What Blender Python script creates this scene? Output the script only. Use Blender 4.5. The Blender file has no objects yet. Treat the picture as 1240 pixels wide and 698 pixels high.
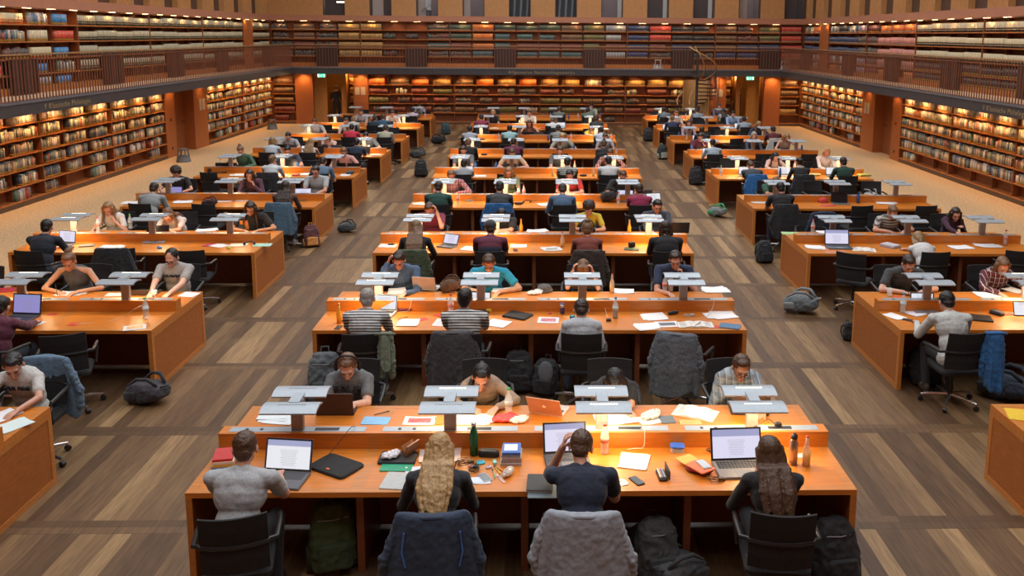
import bpy, math, random
import numpy as np
from mathutils import Vector, Matrix, Euler
random.seed(7); rng = np.random.RandomState(7)
PI = math.pi
SC = bpy.context.scene
COL = SC.collection
# ------------------------------------------------------------------ camera model (frame 1240 x 698)
FPX, PX, PY, PITCH, YAW, ROLL, CH = 1075., 683.27, 219.63, .1635, .0250, .0076, 4.13
cF = np.array([math.sin(YAW)*math.cos(PITCH), math.cos(YAW)*math.cos(PITCH), -math.sin(PITCH)])
cR = np.array([math.cos(YAW), -math.sin(YAW), 0.]); cU = np.cross(cR, cF)
cR, cU = cR*math.cos(ROLL)+cU*math.sin(ROLL), -cR*math.sin(ROLL)+cU*math.cos(ROLL)
CAMP = np.array([0, 0, CH])
def ray(u, v): return cF*FPX + cR*(u-PX) - cU*(v-PY)
def onz(u, v, z):
    d = ray(u, v); return (z-CH)/d[2]*d + CAMP
def ony(u, v, y):
    d = ray(u, v); return y/d[1]*d + CAMP
def proj(p):
    v = np.array(p, float)-CAMP; d = v@cF
    return PX+FPX*(v@cR)/d, PY-FPX*(v@cU)/d, d
cd = bpy.data.cameras.new('camera'); cam = bpy.data.objects.new('camera', cd); COL.objects.link(cam)
cd.sensor_fit = 'HORIZONTAL'; cd.sensor_width = 36; cd.lens = 36*FPX/1240
cd.shift_x = (620-PX)/1240; cd.shift_y = -(349-PY)/1240; cd.clip_end = 200
M = Matrix((( cR[0], cU[0], -cF[0]), (cR[1], cU[1], -cF[1]), (cR[2], cU[2], -cF[2]))).to_4x4()
M.translation = Vector(CAMP); cam.matrix_world = M; SC.camera = cam
cd.dof.use_dof = True; cd.dof.focus_distance = 9.0; cd.dof.aperture_fstop = 5.0
# ------------------------------------------------------------------ materials
MATS = {}
def nd(nt, t, x=0, y=0, **k):
    n = nt.nodes.new(t); n.location = (x, y)
    for a, b in k.items(): setattr(n, a, b)
    return n
def pmat(name, col, rough=.6, metal=0, emit=None, es=1, nz=None, spec=None, trans=0, alpha=1, bump=0, sheen=0):
    """principled material; nz=(scale, amount[, stretch xyz]) adds procedural tone variation"""
    if name in MATS: return MATS[name]
    m = bpy.data.materials.new(name); m.use_nodes = True; nt = m.node_tree
    b = nt.nodes['Principled BSDF']; c = (*col, 1) if len(col) == 3 else col
    b.inputs['Base Color'].default_value = c; b.inputs['Roughness'].default_value = rough; b.inputs['Metallic'].default_value = metal
    if spec is not None: b.inputs['Specular IOR Level'].default_value = spec
    if emit: b.inputs['Emission Color'].default_value = (*emit, 1); b.inputs['Emission Strength'].default_value = es
    if trans: b.inputs['Transmission Weight'].default_value = trans; b.inputs['IOR'].default_value = 1.33
    if alpha < 1: b.inputs['Alpha'].default_value = alpha
    if sheen: b.inputs['Sheen Weight'].default_value = sheen
    if nz:
        tc = nd(nt, 'ShaderNodeTexCoord'); mp = nd(nt, 'ShaderNodeMapping'); nt.links.new(tc.outputs['Object'], mp.inputs[0])
        if len(nz) > 2: mp.inputs['Scale'].default_value = nz[2]
        n = nd(nt, 'ShaderNodeTexNoise'); n.inputs['Scale'].default_value = nz[0]; n.inputs['Detail'].default_value = 4
        nt.links.new(mp.outputs[0], n.inputs['Vector'])
        r = nd(nt, 'ShaderNodeMapRange'); r.inputs[1].default_value = .3; r.inputs[2].default_value = .7
        r.inputs[3].default_value = 1-nz[1]; r.inputs[4].default_value = 1+nz[1]
        nt.links.new(n.outputs[0], r.inputs[0])
        mx = nd(nt, 'ShaderNodeMix', data_type='RGBA', blend_type='MULTIPLY'); mx.inputs[0].default_value = 1
        mx.inputs[6].default_value = c; nt.links.new(r.outputs[0], mx.inputs[7]); nt.links.new(mx.outputs[2], b.inputs['Base Color'])
        if bump:
            bp = nd(nt, 'ShaderNodeBump'); bp.inputs['Strength'].default_value = bump; bp.inputs['Distance'].default_value = .01
            nt.links.new(n.outputs[0], bp.inputs['Height']); nt.links.new(bp.outputs[0], b.inputs['Normal'])
    MATS[name] = m; return m
def mth(nt, op, a, b=None, c=None):
    n = nd(nt, 'ShaderNodeMath', operation=op)
    for i, v in enumerate((a, b, c)):
        if v is None: continue
        if isinstance(v, (int, float)): n.inputs[i].default_value = v
        else: nt.links.new(v, n.inputs[i])
    return n.outputs[0]
def mixc(nt, fac, a, b):
    n = nd(nt, 'ShaderNodeMix', data_type='RGBA')
    for s, v in ((0, fac), (6, a), (7, b)):
        if isinstance(v, (int, float)): n.inputs[s].default_value = v
        elif isinstance(v, tuple): n.inputs[s].default_value = (*v[:3], 1)
        else: nt.links.new(v, n.inputs[s])
    return n.outputs[2]
def newmat(name, rough=.6):
    m = bpy.data.materials.new(name); m.use_nodes = True; nt = m.node_tree; b = nt.nodes['Principled BSDF']
    b.inputs['Roughness'].default_value = rough; MATS[name] = m
    return m, nt, b
def ramp(nt, fac, stops, const=False):
    r = nd(nt, 'ShaderNodeValToRGB'); el = r.color_ramp.elements
    while len(el) < len(stops): el.new(.5)
    for e, (p, c) in zip(el, stops): e.position = p; e.color = (*c, 1)
    if const: r.color_ramp.interpolation = 'CONSTANT'
    nt.links.new(fac, r.inputs[0]); return r.outputs[0]
def sepobj(nt):
    tc = nd(nt, 'ShaderNodeTexCoord'); s = nd(nt, 'ShaderNodeSeparateXYZ'); nt.links.new(tc.outputs['Object'], s.inputs[0])
    return s.outputs[0], s.outputs[1], s.outputs[2], tc
def comb(nt, x, y, z):
    c = nd(nt, 'ShaderNodeCombineXYZ')
    for i, v in enumerate((x, y, z)):
        if isinstance(v, (int, float)): c.inputs[i].default_value = v
        else: nt.links.new(v, c.inputs[i])
    return c.outputs[0]
def wnoise(nt, vec):
    w = nd(nt, 'ShaderNodeTexWhiteNoise', noise_dimensions='3D'); nt.links.new(vec, w.inputs[0]); return w.outputs[0]
# parquet floor: planks along the hall in fields between cross bands
def m_parquet():
    m, nt, b = newmat('parquet', .42)
    x, y, z, tc = sepobj(nt)
    P = 1.844
    yy = mth(nt, 'SUBTRACT', y, 6.90); fy = mth(nt, 'DIVIDE', yy, P); fi = mth(nt, 'FLOOR', fy)
    loc = mth(nt, 'MULTIPLY', mth(nt, 'SUBTRACT', fy, fi), P)
    band = mth(nt, 'LESS_THAN', loc, .21)
    px = mth(nt, 'FLOOR', mth(nt, 'DIVIDE', x, .142))
    w1 = wnoise(nt, comb(nt, px, fi, 3.3))
    by = mth(nt, 'FLOOR', mth(nt, 'DIVIDE', loc, .105)); bx = mth(nt, 'FLOOR', mth(nt, 'DIVIDE', mth(nt, 'ADD', x, mth(nt, 'MULTIPLY', by, .7)), 1.9))
    w2 = wnoise(nt, comb(nt, bx, mth(nt, 'ADD', fi, mth(nt, 'MULTIPLY', by, 17.)), 9.1))
    st = [(0, (.080, .043, .021)), (.2, (.102, .056, .027)), (.42, (.13, .073, .035)), (.65, (.165, .096, .045)), (.83, (.215, .13, .061)), (.94, (.28, .175, .083))]
    c1 = ramp(nt, w1, st); c2 = ramp(nt, w2, [(0, (.082, .045, .022)), (.6, (.105, .059, .029)), (1, (.14, .079, .038))])
    c = mixc(nt, band, c1, c2)
    # grain
    n = nd(nt, 'ShaderNodeTexNoise'); n.inputs['Scale'].default_value = 3; n.inputs['Detail'].default_value = 6
    mp = nd(nt, 'ShaderNodeMapping'); mp.inputs['Scale'].default_value = (12, .9, 1); nt.links.new(tc.outputs['Object'], mp.inputs[0]); nt.links.new(mp.outputs[0], n.inputs['Vector'])
    g = nd(nt, 'ShaderNodeMapRange'); g.inputs[1].default_value = .3; g.inputs[2].default_value = .7; g.inputs[3].default_value = .72; g.inputs[4].default_value = 1.28; nt.links.new(n.outputs[0], g.inputs[0])
    mx = nd(nt, 'ShaderNodeMix', data_type='RGBA', blend_type='MULTIPLY'); mx.inputs[0].default_value = 1; nt.links.new(c, mx.inputs[6]); nt.links.new(g.outputs[0], mx.inputs[7])
    # seams
    sx = mth(nt, 'FRACT', mth(nt, 'DIVIDE', x, .142)); s1 = mth(nt, 'LESS_THAN', sx, .03)
    s2 = mth(nt, 'LESS_THAN', mth(nt, 'FRACT', mth(nt, 'DIVIDE', loc, .105)), .07)
    sm = mth(nt, 'ADD', mth(nt, 'MULTIPLY', s1, mth(nt, 'SUBTRACT', 1, band)), mth(nt, 'MULTIPLY', s2, band))
    nt.links.new(mixc(nt, mth(nt, 'MULTIPLY', sm, .5), mx.outputs[2], (.03, .017, .01)), b.inputs['Base Color'])
    b.inputs['Specular IOR Level'].default_value = .4
    return m
def m_wood(name, col, var=.18, rough=.45, stretch=(1.2, 14, 14), lines=None):
    """veneer with fine grain; lines=(axis index, spacing, width) adds dark joints"""
    m, nt, b = newmat(name, rough)
    x, y, z, tc = sepobj(nt)
    mp = nd(nt, 'ShaderNodeMapping'); mp.inputs['Scale'].default_value = stretch; nt.links.new(tc.outputs['Object'], mp.inputs[0])
    n = nd(nt, 'ShaderNodeTexNoise'); n.inputs['Scale'].default_value = 3; n.inputs['Detail'].default_value = 6; nt.links.new(mp.outputs[0], n.inputs['Vector'])
    g = nd(nt, 'ShaderNodeMapRange'); g.inputs[1].default_value = .3; g.inputs[2].default_value = .7; g.inputs[3].default_value = 1-var; g.inputs[4].default_value = 1+var; nt.links.new(n.outputs[0], g.inputs[0])
    mx = nd(nt, 'ShaderNodeMix', data_type='RGBA', blend_type='MULTIPLY'); mx.inputs[0].default_value = 1; mx.inputs[6].default_value = (*col, 1); nt.links.new(g.outputs[0], mx.inputs[7])
    out = mx.outputs[2]
    if lines:
        f = mth(nt, 'LESS_THAN', mth(nt, 'FRACT', mth(nt, 'DIVIDE', (x, y, z)[lines[0]], lines[1])), lines[2]/lines[1])
        out = mixc(nt, f, out, tuple(c*.35 for c in col))
    nt.links.new(out, b.inputs['Base Color']); return m
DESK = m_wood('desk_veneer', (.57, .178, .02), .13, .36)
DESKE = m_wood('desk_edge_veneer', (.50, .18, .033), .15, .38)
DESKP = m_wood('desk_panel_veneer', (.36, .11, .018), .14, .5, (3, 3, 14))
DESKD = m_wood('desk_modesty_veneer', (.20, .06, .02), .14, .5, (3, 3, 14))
CASE = m_wood('bookcase_wood', (.21, .062, .018), .18, .5, (3, 3, 9))
SHELF = m_wood('shelf_wood', (.42, .145, .038), .18, .45, (3, 3, 9))
PIER = m_wood('pier_wood', (.38, .115, .030), .12, .5, (9, 9, 2))
DOORW = m_wood('door_wood', (.29, .09, .026), .12, .5, (9, 9, 2))
NICHE = m_wood('niche_wood', (.42, .19, .045), .15, .5, (9, 9, 2))
BAND = m_wood('fascia_copper', (.44, .19, .11), .06, .55, (2, 2, 9))
SLAT = m_wood('slatted_wood', (.52, .27, .10), .15, .55, (9, 9, 2), None)
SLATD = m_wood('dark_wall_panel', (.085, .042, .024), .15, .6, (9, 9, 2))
BALU = m_wood('baluster_bronze', (.20, .075, .042), .1, .45, (9, 9, 2))
BALUD = pmat('dark_grille', (.05, .022, .016), .55)
RAILM = pmat('handrail_brass', (.42, .25, .12), .35, .3, nz=(8, .1))
SLABM = pmat('gallery_dark_grey', (.055, .052, .056), .5, nz=(6, .12))
SLABT = pmat('gallery_edge_grey', (.13, .135, .15), .45, nz=(6, .1))
TAN = pmat('tan_carpet', (.61, .385, .195), .9, nz=(22, .30), bump=.2)
GALF = pmat('gallery_carpet', (.66, .46, .29), .9, nz=(40, .12))
PLINTH = pmat('plinth_brown', (.10, .055, .032), .6, nz=(9, .1))
PLASTER = pmat('plaster', (.55, .5, .45), .8, nz=(3, .05))
METAL = pmat('lamp_grey_metal', (.38, .44, .49), .42, .25, nz=(30, .04))
STEM = pmat('lamp_stem_metal', (.36, .33, .33), .4, .3, nz=(20, .05))
STRIP = pmat('socket_strip_metal', (.36, .42, .47), .4, .4, nz=(30, .04))
BLACK = pmat('black_plastic', (.012, .012, .013), .45, nz=(20, .2))
BLACKF = pmat('black_fabric', (.013, .013, .015), .85, nz=(60, .25), bump=.2)
CHROME = pmat('chrome', (.6, .6, .62), .2, .95, nz=(20, .03))
GLOW = pmat('downlight_glow', (1, .8, .5), .5, emit=(1, .62, .28), es=14)
GLOW2 = pmat('lamp_glow', (1, .9, .75), .5, emit=(1, .74, .42), es=16)
HOLE = pmat('lamp_slot', (.14, .16, .18), .5)
HOLEON = pmat('lamp_slot_glow', (1, .9, .7), .5, emit=(1, .86, .62), es=5)
PAPER = pmat('paper', (.80, .80, .80), .8, nz=(8, .03))
SKIN = pmat('skin', (.56, .30, .21), .55, nz=(14, .08))
SKIN2 = pmat('skin_light', (.66, .40, .30), .55, nz=(14, .08))
SKIN3 = pmat('skin_tan', (.46, .25, .15), .55, nz=(14, .08))
# ------------------------------------------------------------------ mesh collector
class G:
    def __init__(s): s.v = []; s.f = []; s.m = []; s.n = 0
    def add(s, v, f, m=0):
        v = np.asarray(v, float).reshape(-1, 3); s.v.append(v)
        s.f += [[i+s.n for i in q] for q in f]; s.m += [m]*len(f); s.n += len(v); return s
    def box(s, c, d, m=0, rz=0, R=None, top=1.0):
        x, y, z = d[0]/2, d[1]/2, d[2]/2
        v = np.array([(-x, -y, -z), (x, -y, -z), (x, y, -z), (-x, y, -z), (-x*top, -y*top, z), (x*top, -y*top, z), (x*top, y*top, z), (-x*top, y*top, z)])
        if rz: v = v@np.array(Matrix.Rotation(rz, 3, 'Z').transposed())
        if R is not None: v = v@np.array(R).T
        return s.add(v+np.array(c), [(0, 3, 2, 1), (4, 5, 6, 7), (0, 1, 5, 4), (1, 2, 6, 5), (2, 3, 7, 6), (3, 0, 4, 7)], m)
    def ab(s, a, b, m=0):
        a = np.minimum(a, b), np.maximum(a, b); return s.box((a[0]+a[1])/2, a[1]-a[0], m)
    def rbox(s, c, d, r=.01, m=0, R=None, seg=3):
        """box with rounded vertical corners and chamfered top"""
        x, y, z = d[0]/2, d[1]/2, d[2]/2; r = min(r, x, y); pts = []
        for (sx, sy, a0) in ((1, 1, 0), (-1, 1, PI/2), (-1, -1, PI), (1, -1, 3*PI/2)):
            for i in range(seg+1):
                a = a0+PI/2*i/seg; pts.append((sx*(x-r)+r*math.cos(a), sy*(y-r)+r*math.sin(a)))
        ch = min(r*.5, z*.8); n = len(pts); P = np.array(pts); V = []
        for (zz, k) in ((-z, 1), (z-ch, 1), (z, 1-ch/max(x, y))): V.append(np.c_[P*k, np.full(n, zz)])
        v = np.vstack(V)
        if R is not None: v = v@np.array(R).T
        f = [list(range(n))[::-1], [2*n+i for i in range(n)]]
        for l in range(2): f += [(l*n+i, l*n+(i+1) % n, (l+1)*n+(i+1) % n, (l+1)*n+i) for i in range(n)]
        return s.add(v+np.array(c), f, m)
    def ring(s, rings, m=0, cap=True, closed=True):
        """loft equal-length rings"""
        n = len(rings[0]); v = np.vstack(rings); f = []
        for l in range(len(rings)-1):
            for i in range(n if closed else n-1): f.append((l*n+i, l*n+(i+1) % n, (l+1)*n+(i+1) % n, (l+1)*n+i))
        if cap and closed: f.append(list(range(n))[::-1]); f.append([(len(rings)-1)*n+i for i in range(n)])
        return s.add(v, f, m)
    def tube(s, pts, r, n=8, m=0):
        pts = [np.array(p, float) for p in pts]; R = []
        rr = r if hasattr(r, '__len__') else [r]*len(pts)
        for i, p in enumerate(pts):
            t = pts[min(i+1, len(pts)-1)]-pts[max(i-1, 0)]; t = t/(np.linalg.norm(t)+1e-9)
            u = np.cross(t, (0, 0, 1.)); 
            if np.linalg.norm(u) < .05: u = np.cross(t, (1., 0, 0))
            u /= np.linalg.norm(u); w = np.cross(t, u)
            if i and np.dot(u, pu) < 0: u, w = -u, -w
            pu = u
            a = np.arange(n)*2*PI/n; R.append(p+rr[i]*(np.outer(np.cos(a), u)+np.outer(np.sin(a), w)))
        return s.ring(R, m)
    def lathe(s, prof, c=(0, 0, 0), n=16, m=0, R=None):
        a = np.arange(n)*2*PI/n; rs = []
        for r, z in prof:
            q = np.c_[r*np.cos(a), r*np.sin(a), np.full(n, z)]
            if R is not None: q = q@np.array(R).T
            rs.append(q+np.array(c))
        return s.ring(rs, m)
    def ell(s, c, r, R=None, m=0, n=14, k=9):
        rs = []; a = np.arange(n)*2*PI/n
        for j in range(k+1):
            t = PI*(j+.15)/(k+.3); q = np.c_[np.sin(t)*np.cos(a), np.sin(t)*np.sin(a), np.full(n, -np.cos(t))]*np.array(r)
            if R is not None: q = q@np.array(R).T
            rs.append(q+np.array(c))
        return s.ring(rs, m)
    def cap(s, a, b, ra, rb=None, m=0, n=12, flat=1.0):
        a = np.array(a, float); b = np.array(b, float); rb = ra if rb is None else rb; d = b-a; L = np.linalg.norm(d)
        if L < 1e-6: return s.ell(a, (ra,)*3, m=m)
        d /= L; u = np.cross(d, (0, 0, 1.)); 
        if np.linalg.norm(u) < .05: u = np.cross(d, (0, 1., 0))
        u /= np.linalg.norm(u); w = np.cross(d, u); A = np.arange(n)*2*PI/n; rs = []
        C = np.outer(np.cos(A), u)+flat*np.outer(np.sin(A), w)
        for t in (-80, -50, -20): t = math.radians(t); rs.append(a+d*ra*math.sin(t)+C*ra*math.cos(t))
        for t in (20, 50, 80): t = math.radians(t); rs.append(b+d*rb*math.sin(t)+C*rb*math.cos(t))
        return s.ring(rs, m)
    def xf(s, R=None, t=(0, 0, 0)):
        V = np.vstack(s.v)
        if R is not None: V = V@np.array(R).T
        s.v = [V+np.array(t)]; return s
    def mesh(s, name, mats, smooth=False):
        me = bpy.data.meshes.new(name); V = np.vstack(s.v)
        me.from_pydata(V.tolist(), [], [list(q) for q in s.f])
        for m in (mats if isinstance(mats, (list, tuple)) else [mats]): me.materials.append(m)
        if any(s.m): me.polygons.foreach_set('material_index', s.m)
        if smooth: me.polygons.foreach_set('use_smooth', [True]*len(s.f))
        return me
    def obj(s, name, mats, parent=None, smooth=False, loc=None, rz=0):
        o = bpy.data.objects.new(name, s.mesh(name, mats, smooth)); COL.objects.link(o)
        if parent is not None: o.parent = parent
        if loc is not None: o.location = loc
        if rz: o.rotation_euler[2] = rz
        return o
def thing(name, label, cat, loc=(0, 0, 0), rz=0, group=None):
    o = bpy.data.objects.new(name, None); COL.objects.link(o); o.empty_display_size = .1
    o.location = loc; o.rotation_euler = (0, 0, rz); o['label'] = label; o['category'] = cat
    if group: o['group'] = group
    return o
def tag(o, label, cat, group=None, kind=None):
    o['label'] = label; o['category'] = cat
    if group: o['group'] = group
    if kind: o['kind'] = kind
    return o
def struct(g, name, mats, **k):
    o = g.obj(name, mats, **k); o['kind'] = 'structure'; return o
KIDS = {}
def dup(root, loc, rz, label=None, group=None):
    def kids(o):
        if o.name not in KIDS: KIDS[o.name] = [c for c in COL.objects if c.parent == o]
        return KIDS[o.name]
    r = root.copy(); COL.objects.link(r); r.location = loc; r.rotation_euler = (0, 0, rz)
    if label: r['label'] = label
    if group: r['group'] = group
    for ch in kids(root):
        c = ch.copy(); COL.objects.link(c); c.parent = r
        for q in kids(ch):
            d = q.copy(); COL.objects.link(d); d.parent = c
    return r
TEXTS = []
SOFT = []   # objects whose closed pieces are fused into one skin before rendering
def soft(g, name, mats, parent, vox, smooth=3, disp=None, loc=None):
    o = g.obj(name, mats, parent, loc=loc)
    a = o.modifiers.new('fuse', 'REMESH'); a.mode = 'VOXEL'; a.voxel_size = vox; a.use_smooth_shade = True
    if smooth: b = o.modifiers.new('soften', 'SMOOTH'); b.iterations = smooth; b.factor = .5
    if disp:
        key = 'folds_%g' % disp[1]
        t = bpy.data.textures.get(key) or bpy.data.textures.new(key, 'CLOUDS'); t.noise_scale = disp[1]; t.noise_depth = 1
        d = o.modifiers.new('folds', 'DISPLACE'); d.texture = t; d.strength = disp[0]; d.mid_level = .5; d.texture_coords = 'GLOBAL' if len(disp) < 3 else 'LOCAL'
    SOFT.append(o); return o
def bake_soft():
    dg = bpy.context.evaluated_depsgraph_get(); res = []
    for o in SOFT:
        res.append(bpy.data.meshes.new_from_object(o.evaluated_get(dg), preserve_all_data_layers=False, depsgraph=dg))
    for o in TEXTS:
        me = bpy.data.meshes.new_from_object(o.evaluated_get(dg), depsgraph=dg); n = bpy.data.objects.new(o.name, me); COL.objects.link(n); n.parent = o.parent; n.location = o.location; n.rotation_euler = o.rotation_euler
        for k in ('label', 'category', 'group'):
            if o.get(k): n[k] = o[k]
        nm = o.name; bpy.data.objects.remove(o); n.name = nm
    users = {}
    for q in COL.objects:
        if q.type == 'MESH': users.setdefault(q.data.name, []).append(q)
    for o, me in zip(SOFT, res):
        old = o.data
        for q in users[old.name]:
            if q is not o: q.modifiers.clear(); q.data = me
        o.modifiers.clear(); mats = [m for m in old.materials]
        me.materials.clear()
        for m in mats: me.materials.append(m)
        me.polygons.foreach_set('use_smooth', [True]*len(me.polygons)); o.data = me; bpy.data.meshes.remove(old)
ORD = ['first', 'second', 'third', 'fourth', 'fifth', 'sixth', 'seventh', 'eighth', 'ninth', 'tenth', 'eleventh', 'twelfth', 'thirteenth', 'fourteenth', 'fifteenth', 'sixteenth', 'seventeenth', 'eighteenth', 'nineteenth', 'twentieth']
XL, XR, YB = -12.33, 11.96, 41.0
Y0, SP, DD = 6.204, 3.688, 1.571
MODW = 5.046/4
COLS = {'C': (-.128-2.523, 4, 'centre'), 'L': (-8.27, 3, 'left'), 'R': (4.21, 3, 'right')}
SKYP, EXPO = 6800., 0.0
# ================================================================== setting
def build_room():
    g = G(); g.ab((-8.4, -3, -.1), (8.15, YB+3, 0)); struct(g, 'floor', m_parquet())
    for nm, a, b in (('floor_left', XL-.4, -8.4), ('floor_right', 8.15, XR+.4)):
        g = G(); g.ab((a, -3, -.1), (b, YB+.4, .002)); struct(g, nm, TAN)
    # walls behind the shelving, and the high walls above
    T = 12.5
    for nm, s, X in (('wall_left', -1, XL), ('wall_right', 1, XR)):
        g = G(); X2 = X+s*.45
        g.ab((X2, -3, 0), (X2+s*.2, YB+.65, 4.7))
        g.ab((X+s*.35, -3, 4.7), (X2+s*.2, YB+.65, T))
        struct(g, nm, PIER)
        # fascia above the upper shelves
        g = G(); g.ab((X-s*.0, -3, 4.68), (X+s*.45, YB+.45, 4.93)); struct(g, 'trim_1' if s < 0 else 'trim_2', BAND)
        # alternating slatted and dark panels
        y = 25.6-2.22*13 if s < 0 else 24.3-2.2*12
        st = 2.22 if s < 0 else 2.2; i = 0
        gs = G(); gd = G()
        while y < YB+.3:
            a, b = max(y, -3), min(y+1.08, YB+.4)
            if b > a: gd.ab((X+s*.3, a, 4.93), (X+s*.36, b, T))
            a, b = max(y+1.08, -3), min(y+st, YB+.4)
            if b > a:
                gs.ab((X+s*.12, a, 4.93), (X+s*.36, b, T)); n = int((b-a)/.09)
                for k in range(n): gs.ab((X+s*.09, a+k*(b-a)/n, 4.93), (X+s*.12, a+(k+.55)*(b-a)/n, 7.2))
            y += st
        struct(gs, 'wall_left_slats' if s < 0 else 'wall_right_slats', SLAT); struct(gd, 'wall_left_recess' if s < 0 else 'wall_right_recess', SLATD)
    g = G(); g.ab((XL, -3.2, 0), (XR, -3, T)); struct(g, 'wall_rear_bounce', PIER)  # unseen wall behind the camera, added to bounce light into the hall
    # back wall pieces (openings for the two niches)
    g = G(); Y2 = YB+.45
    for a, b in ((XL-.4, -10.52), (-8.66, 8.48), (10.24, XR+.4)): g.ab((a, Y2, 0), (b, Y2+.2, 2.35))
    g.ab((XL-.4, Y2, 2.35), (XR+.4, Y2+.2, 4.93)); struct(g, 'wall_back', PIER)
    g = G(); g.ab((XL, YB, 4.68), (XR, Y2, 4.93)); struct(g, 'trim_3', BAND)
    # upper back wall: panels between eleven windows
    w0 = [-9.95+2.1*k for k in range(11)]
    g = G(); xs = [XL-.3]+[c for a in w0 for c in (a, a+1.0)]+[XR+.3]
    for i in range(0, len(xs), 2):
        a, b = xs[i], min(xs[i+1], XR+.3)
        if b <= a: continue
        g.ab((a, YB+.1, 4.93), (b, Y2, T)); n = max(1, int((b-a)/.085))
        for k in range(n): g.ab((a+k*(b-a)/n, YB+.075, 4.93), (a+(k+.55)*(b-a)/n, YB+.1, 5.46)); g.ab((a+k*(b-a)/n, YB+.075, 5.49), (a+(k+.55)*(b-a)/n, YB+.1, 7))
    struct(g, 'wall_back_panels', SLAT)
    GLASS = pmat('window_glass', (.3, .33, .36), .1, spec=.15, alpha=.08)
    FR = pmat('window_frame_bronze', (.09, .045, .03), .5)
    WHITE = pmat('white_curtain', (.62, .62, .60), .8); GREY = pmat('grey_room_wall', (.26, .20, .21), .8); DKR = pmat('room_wall_brown', (.07, .03, .022), .8)
    LW = pmat('room_wall_pale', (.52, .42, .36), .8)
    kinds = [DKR, DKR, GREY, GREY, BLACKF, BLACKF, GREY, DKR, DKR, GREY, DKR]
    for i, a in enumerate(w0):
        if a > XR-.2: break
        b = a+1.0; o = thing('window_%d' % (i+1), 'x', 'x'); del o['label'], o['category']; o['kind'] = 'structure'
        f = G()
        for p, q in ((a, a+.035), (b-.035, b)): f.ab((p, YB+.12, 4.93), (q, YB+.4, 7))
        f.ab((a, YB+.12, 6.95), (b, YB+.4, 7)); f.obj('window_frame', FR, o)
        f = G(); f.ab((a+.035, YB+.3, 4.95), (b-.035, YB+.31, 6.95)); f.obj('pane', GLASS, o)
        f = G(); f.ab((a-.2, YB+2.2, 4.93), (b+.2, YB+2.3, 7.2)); f.ab((a-.25, YB+.66, 4.93), (a-.15, YB+2.2, 7.2)); f.ab((b+.15, YB+.66, 4.93), (b+.25, YB+2.2, 7.2)); f.ab((a-.25, YB+.46, 4.83), (b+.25, YB+2.3, 4.93)); f.obj('room_behind', kinds[i], o)
        if i in (1, 2, 3, 6, 7, 8, 9, 10):
            d = bpy.data.lights.get('room_fill') or bpy.data.lights.new('room_fill', 'POINT'); d.energy = 22; d.color = (1, .93, .85); d.shadow_soft_size = .1  # unseen fill light, added to brighten the room behind the pane
            q = bpy.data.objects.new('room_fill', d); COL.objects.link(q); q.location = (a+.5, YB+1.1, 6.85)
        if i == 0:
            pl = thing('pendant_lamp', 'glowing ring pendant lamp behind the first upper back window', 'lamp', (a+.6, YB+1.1, 5.55)); q = G(); q.tube([(.16*math.cos(t), .16*math.sin(t), 0) for t in np.linspace(0, 2*PI, 20)], .025, 8); q.obj('lamp_ring', GLOW2, pl); q = G(); q.tube([(0, 0, .02), (0, 0, 1.4)], .008, 6); q.cap((-.16, 0, 0), (.16, 0, 0), .01); q.obj('cord', BLACK, pl)
        f = G()
        if i in (1, 2, 3, 9): f.ab((a+.02, YB+.75, 4.95), (a+(.52 if i != 3 else .3), YB+.8, 6.9)); f.obj('pale_wall', LW, o)
        elif i in (6, 7, 8): f.ab((b-.2, YB+.7, 4.95), (b-.02, YB+.76, 6.9)); f.obj('curtain', WHITE, o)
        elif i in (4, 5):
            for t in range(3): f.cap((a+.2+.3*t, YB+1.2, 4.95), (a+.3+.3*t, YB+1.2, 6.8), .05, .05)
            f.obj('scaffold_pole', METAL, o)
    # ceiling: coffered frame with a skylight over the desks
    g = G()
    g.ab((XL-.5, -3, T), (-9.2, YB+.6, T+.3)); g.ab((9, -3, T), (XR+.5, YB+.6, T+.3)); g.ab((-9.2, 39, T), (9, YB+.6, T+.3)); g.ab((-9.2, -3, T), (9, -1, T+.3))
    for i in range(1, 6): g.ab((-9.2+i*3.03-.15, -1, T), (-9.2+i*3.03+.15, 39, T+.3))
    for i in range(1, 13): g.ab((-9.2, -1+i*3.08-.15, T), (9, -1+i*3.08+.15, T+.3))
    struct(g, 'ceiling', PLASTER)
    # gallery slab with its dark fascia, carpet and lettering
    e = 1.32; zt, zb = 2.63, 2.35; xl, xr, yb = XL+e, XR-e, YB-e
    # the gallery floor: U shape
    g = G(); 
    g.ab((XL-.4, -3, zb), (xl, YB+.4, zt-.03)); g.ab((xr, -3, zb), (XR+.4, YB+.4, zt-.03)); g.ab((xl, yb, zb), (xr, YB+.4, zt-.03)); struct(g, 'floor_gallery', SLABM)
    g = G(); g.ab((XL-.4, -3, zt-.03), (xl-.1, YB+.4, zt)); g.ab((xr+.1, -3, zt-.03), (XR+.4, YB+.4, zt)); g.ab((xl-.1, yb+.1, zt-.03), (xr+.1, YB+.4, zt)); struct(g, 'floor_gallery_carpet', GALF)
    g = G(); w = .1
    g.ab((xl-w, -3, zt-.03), (xl+.02, yb+w, zt+.02)); g.ab((xr-.02, -3, zt-.03), (xr+w, yb+w, zt+.02)); g.ab((xl, yb-.02, zt-.03), (xr, yb+w, zt+.02)); struct(g, 'trim_4', SLABT)
    TXT = pmat('gold_lettering', (.36, .27, .13), .5)
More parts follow.
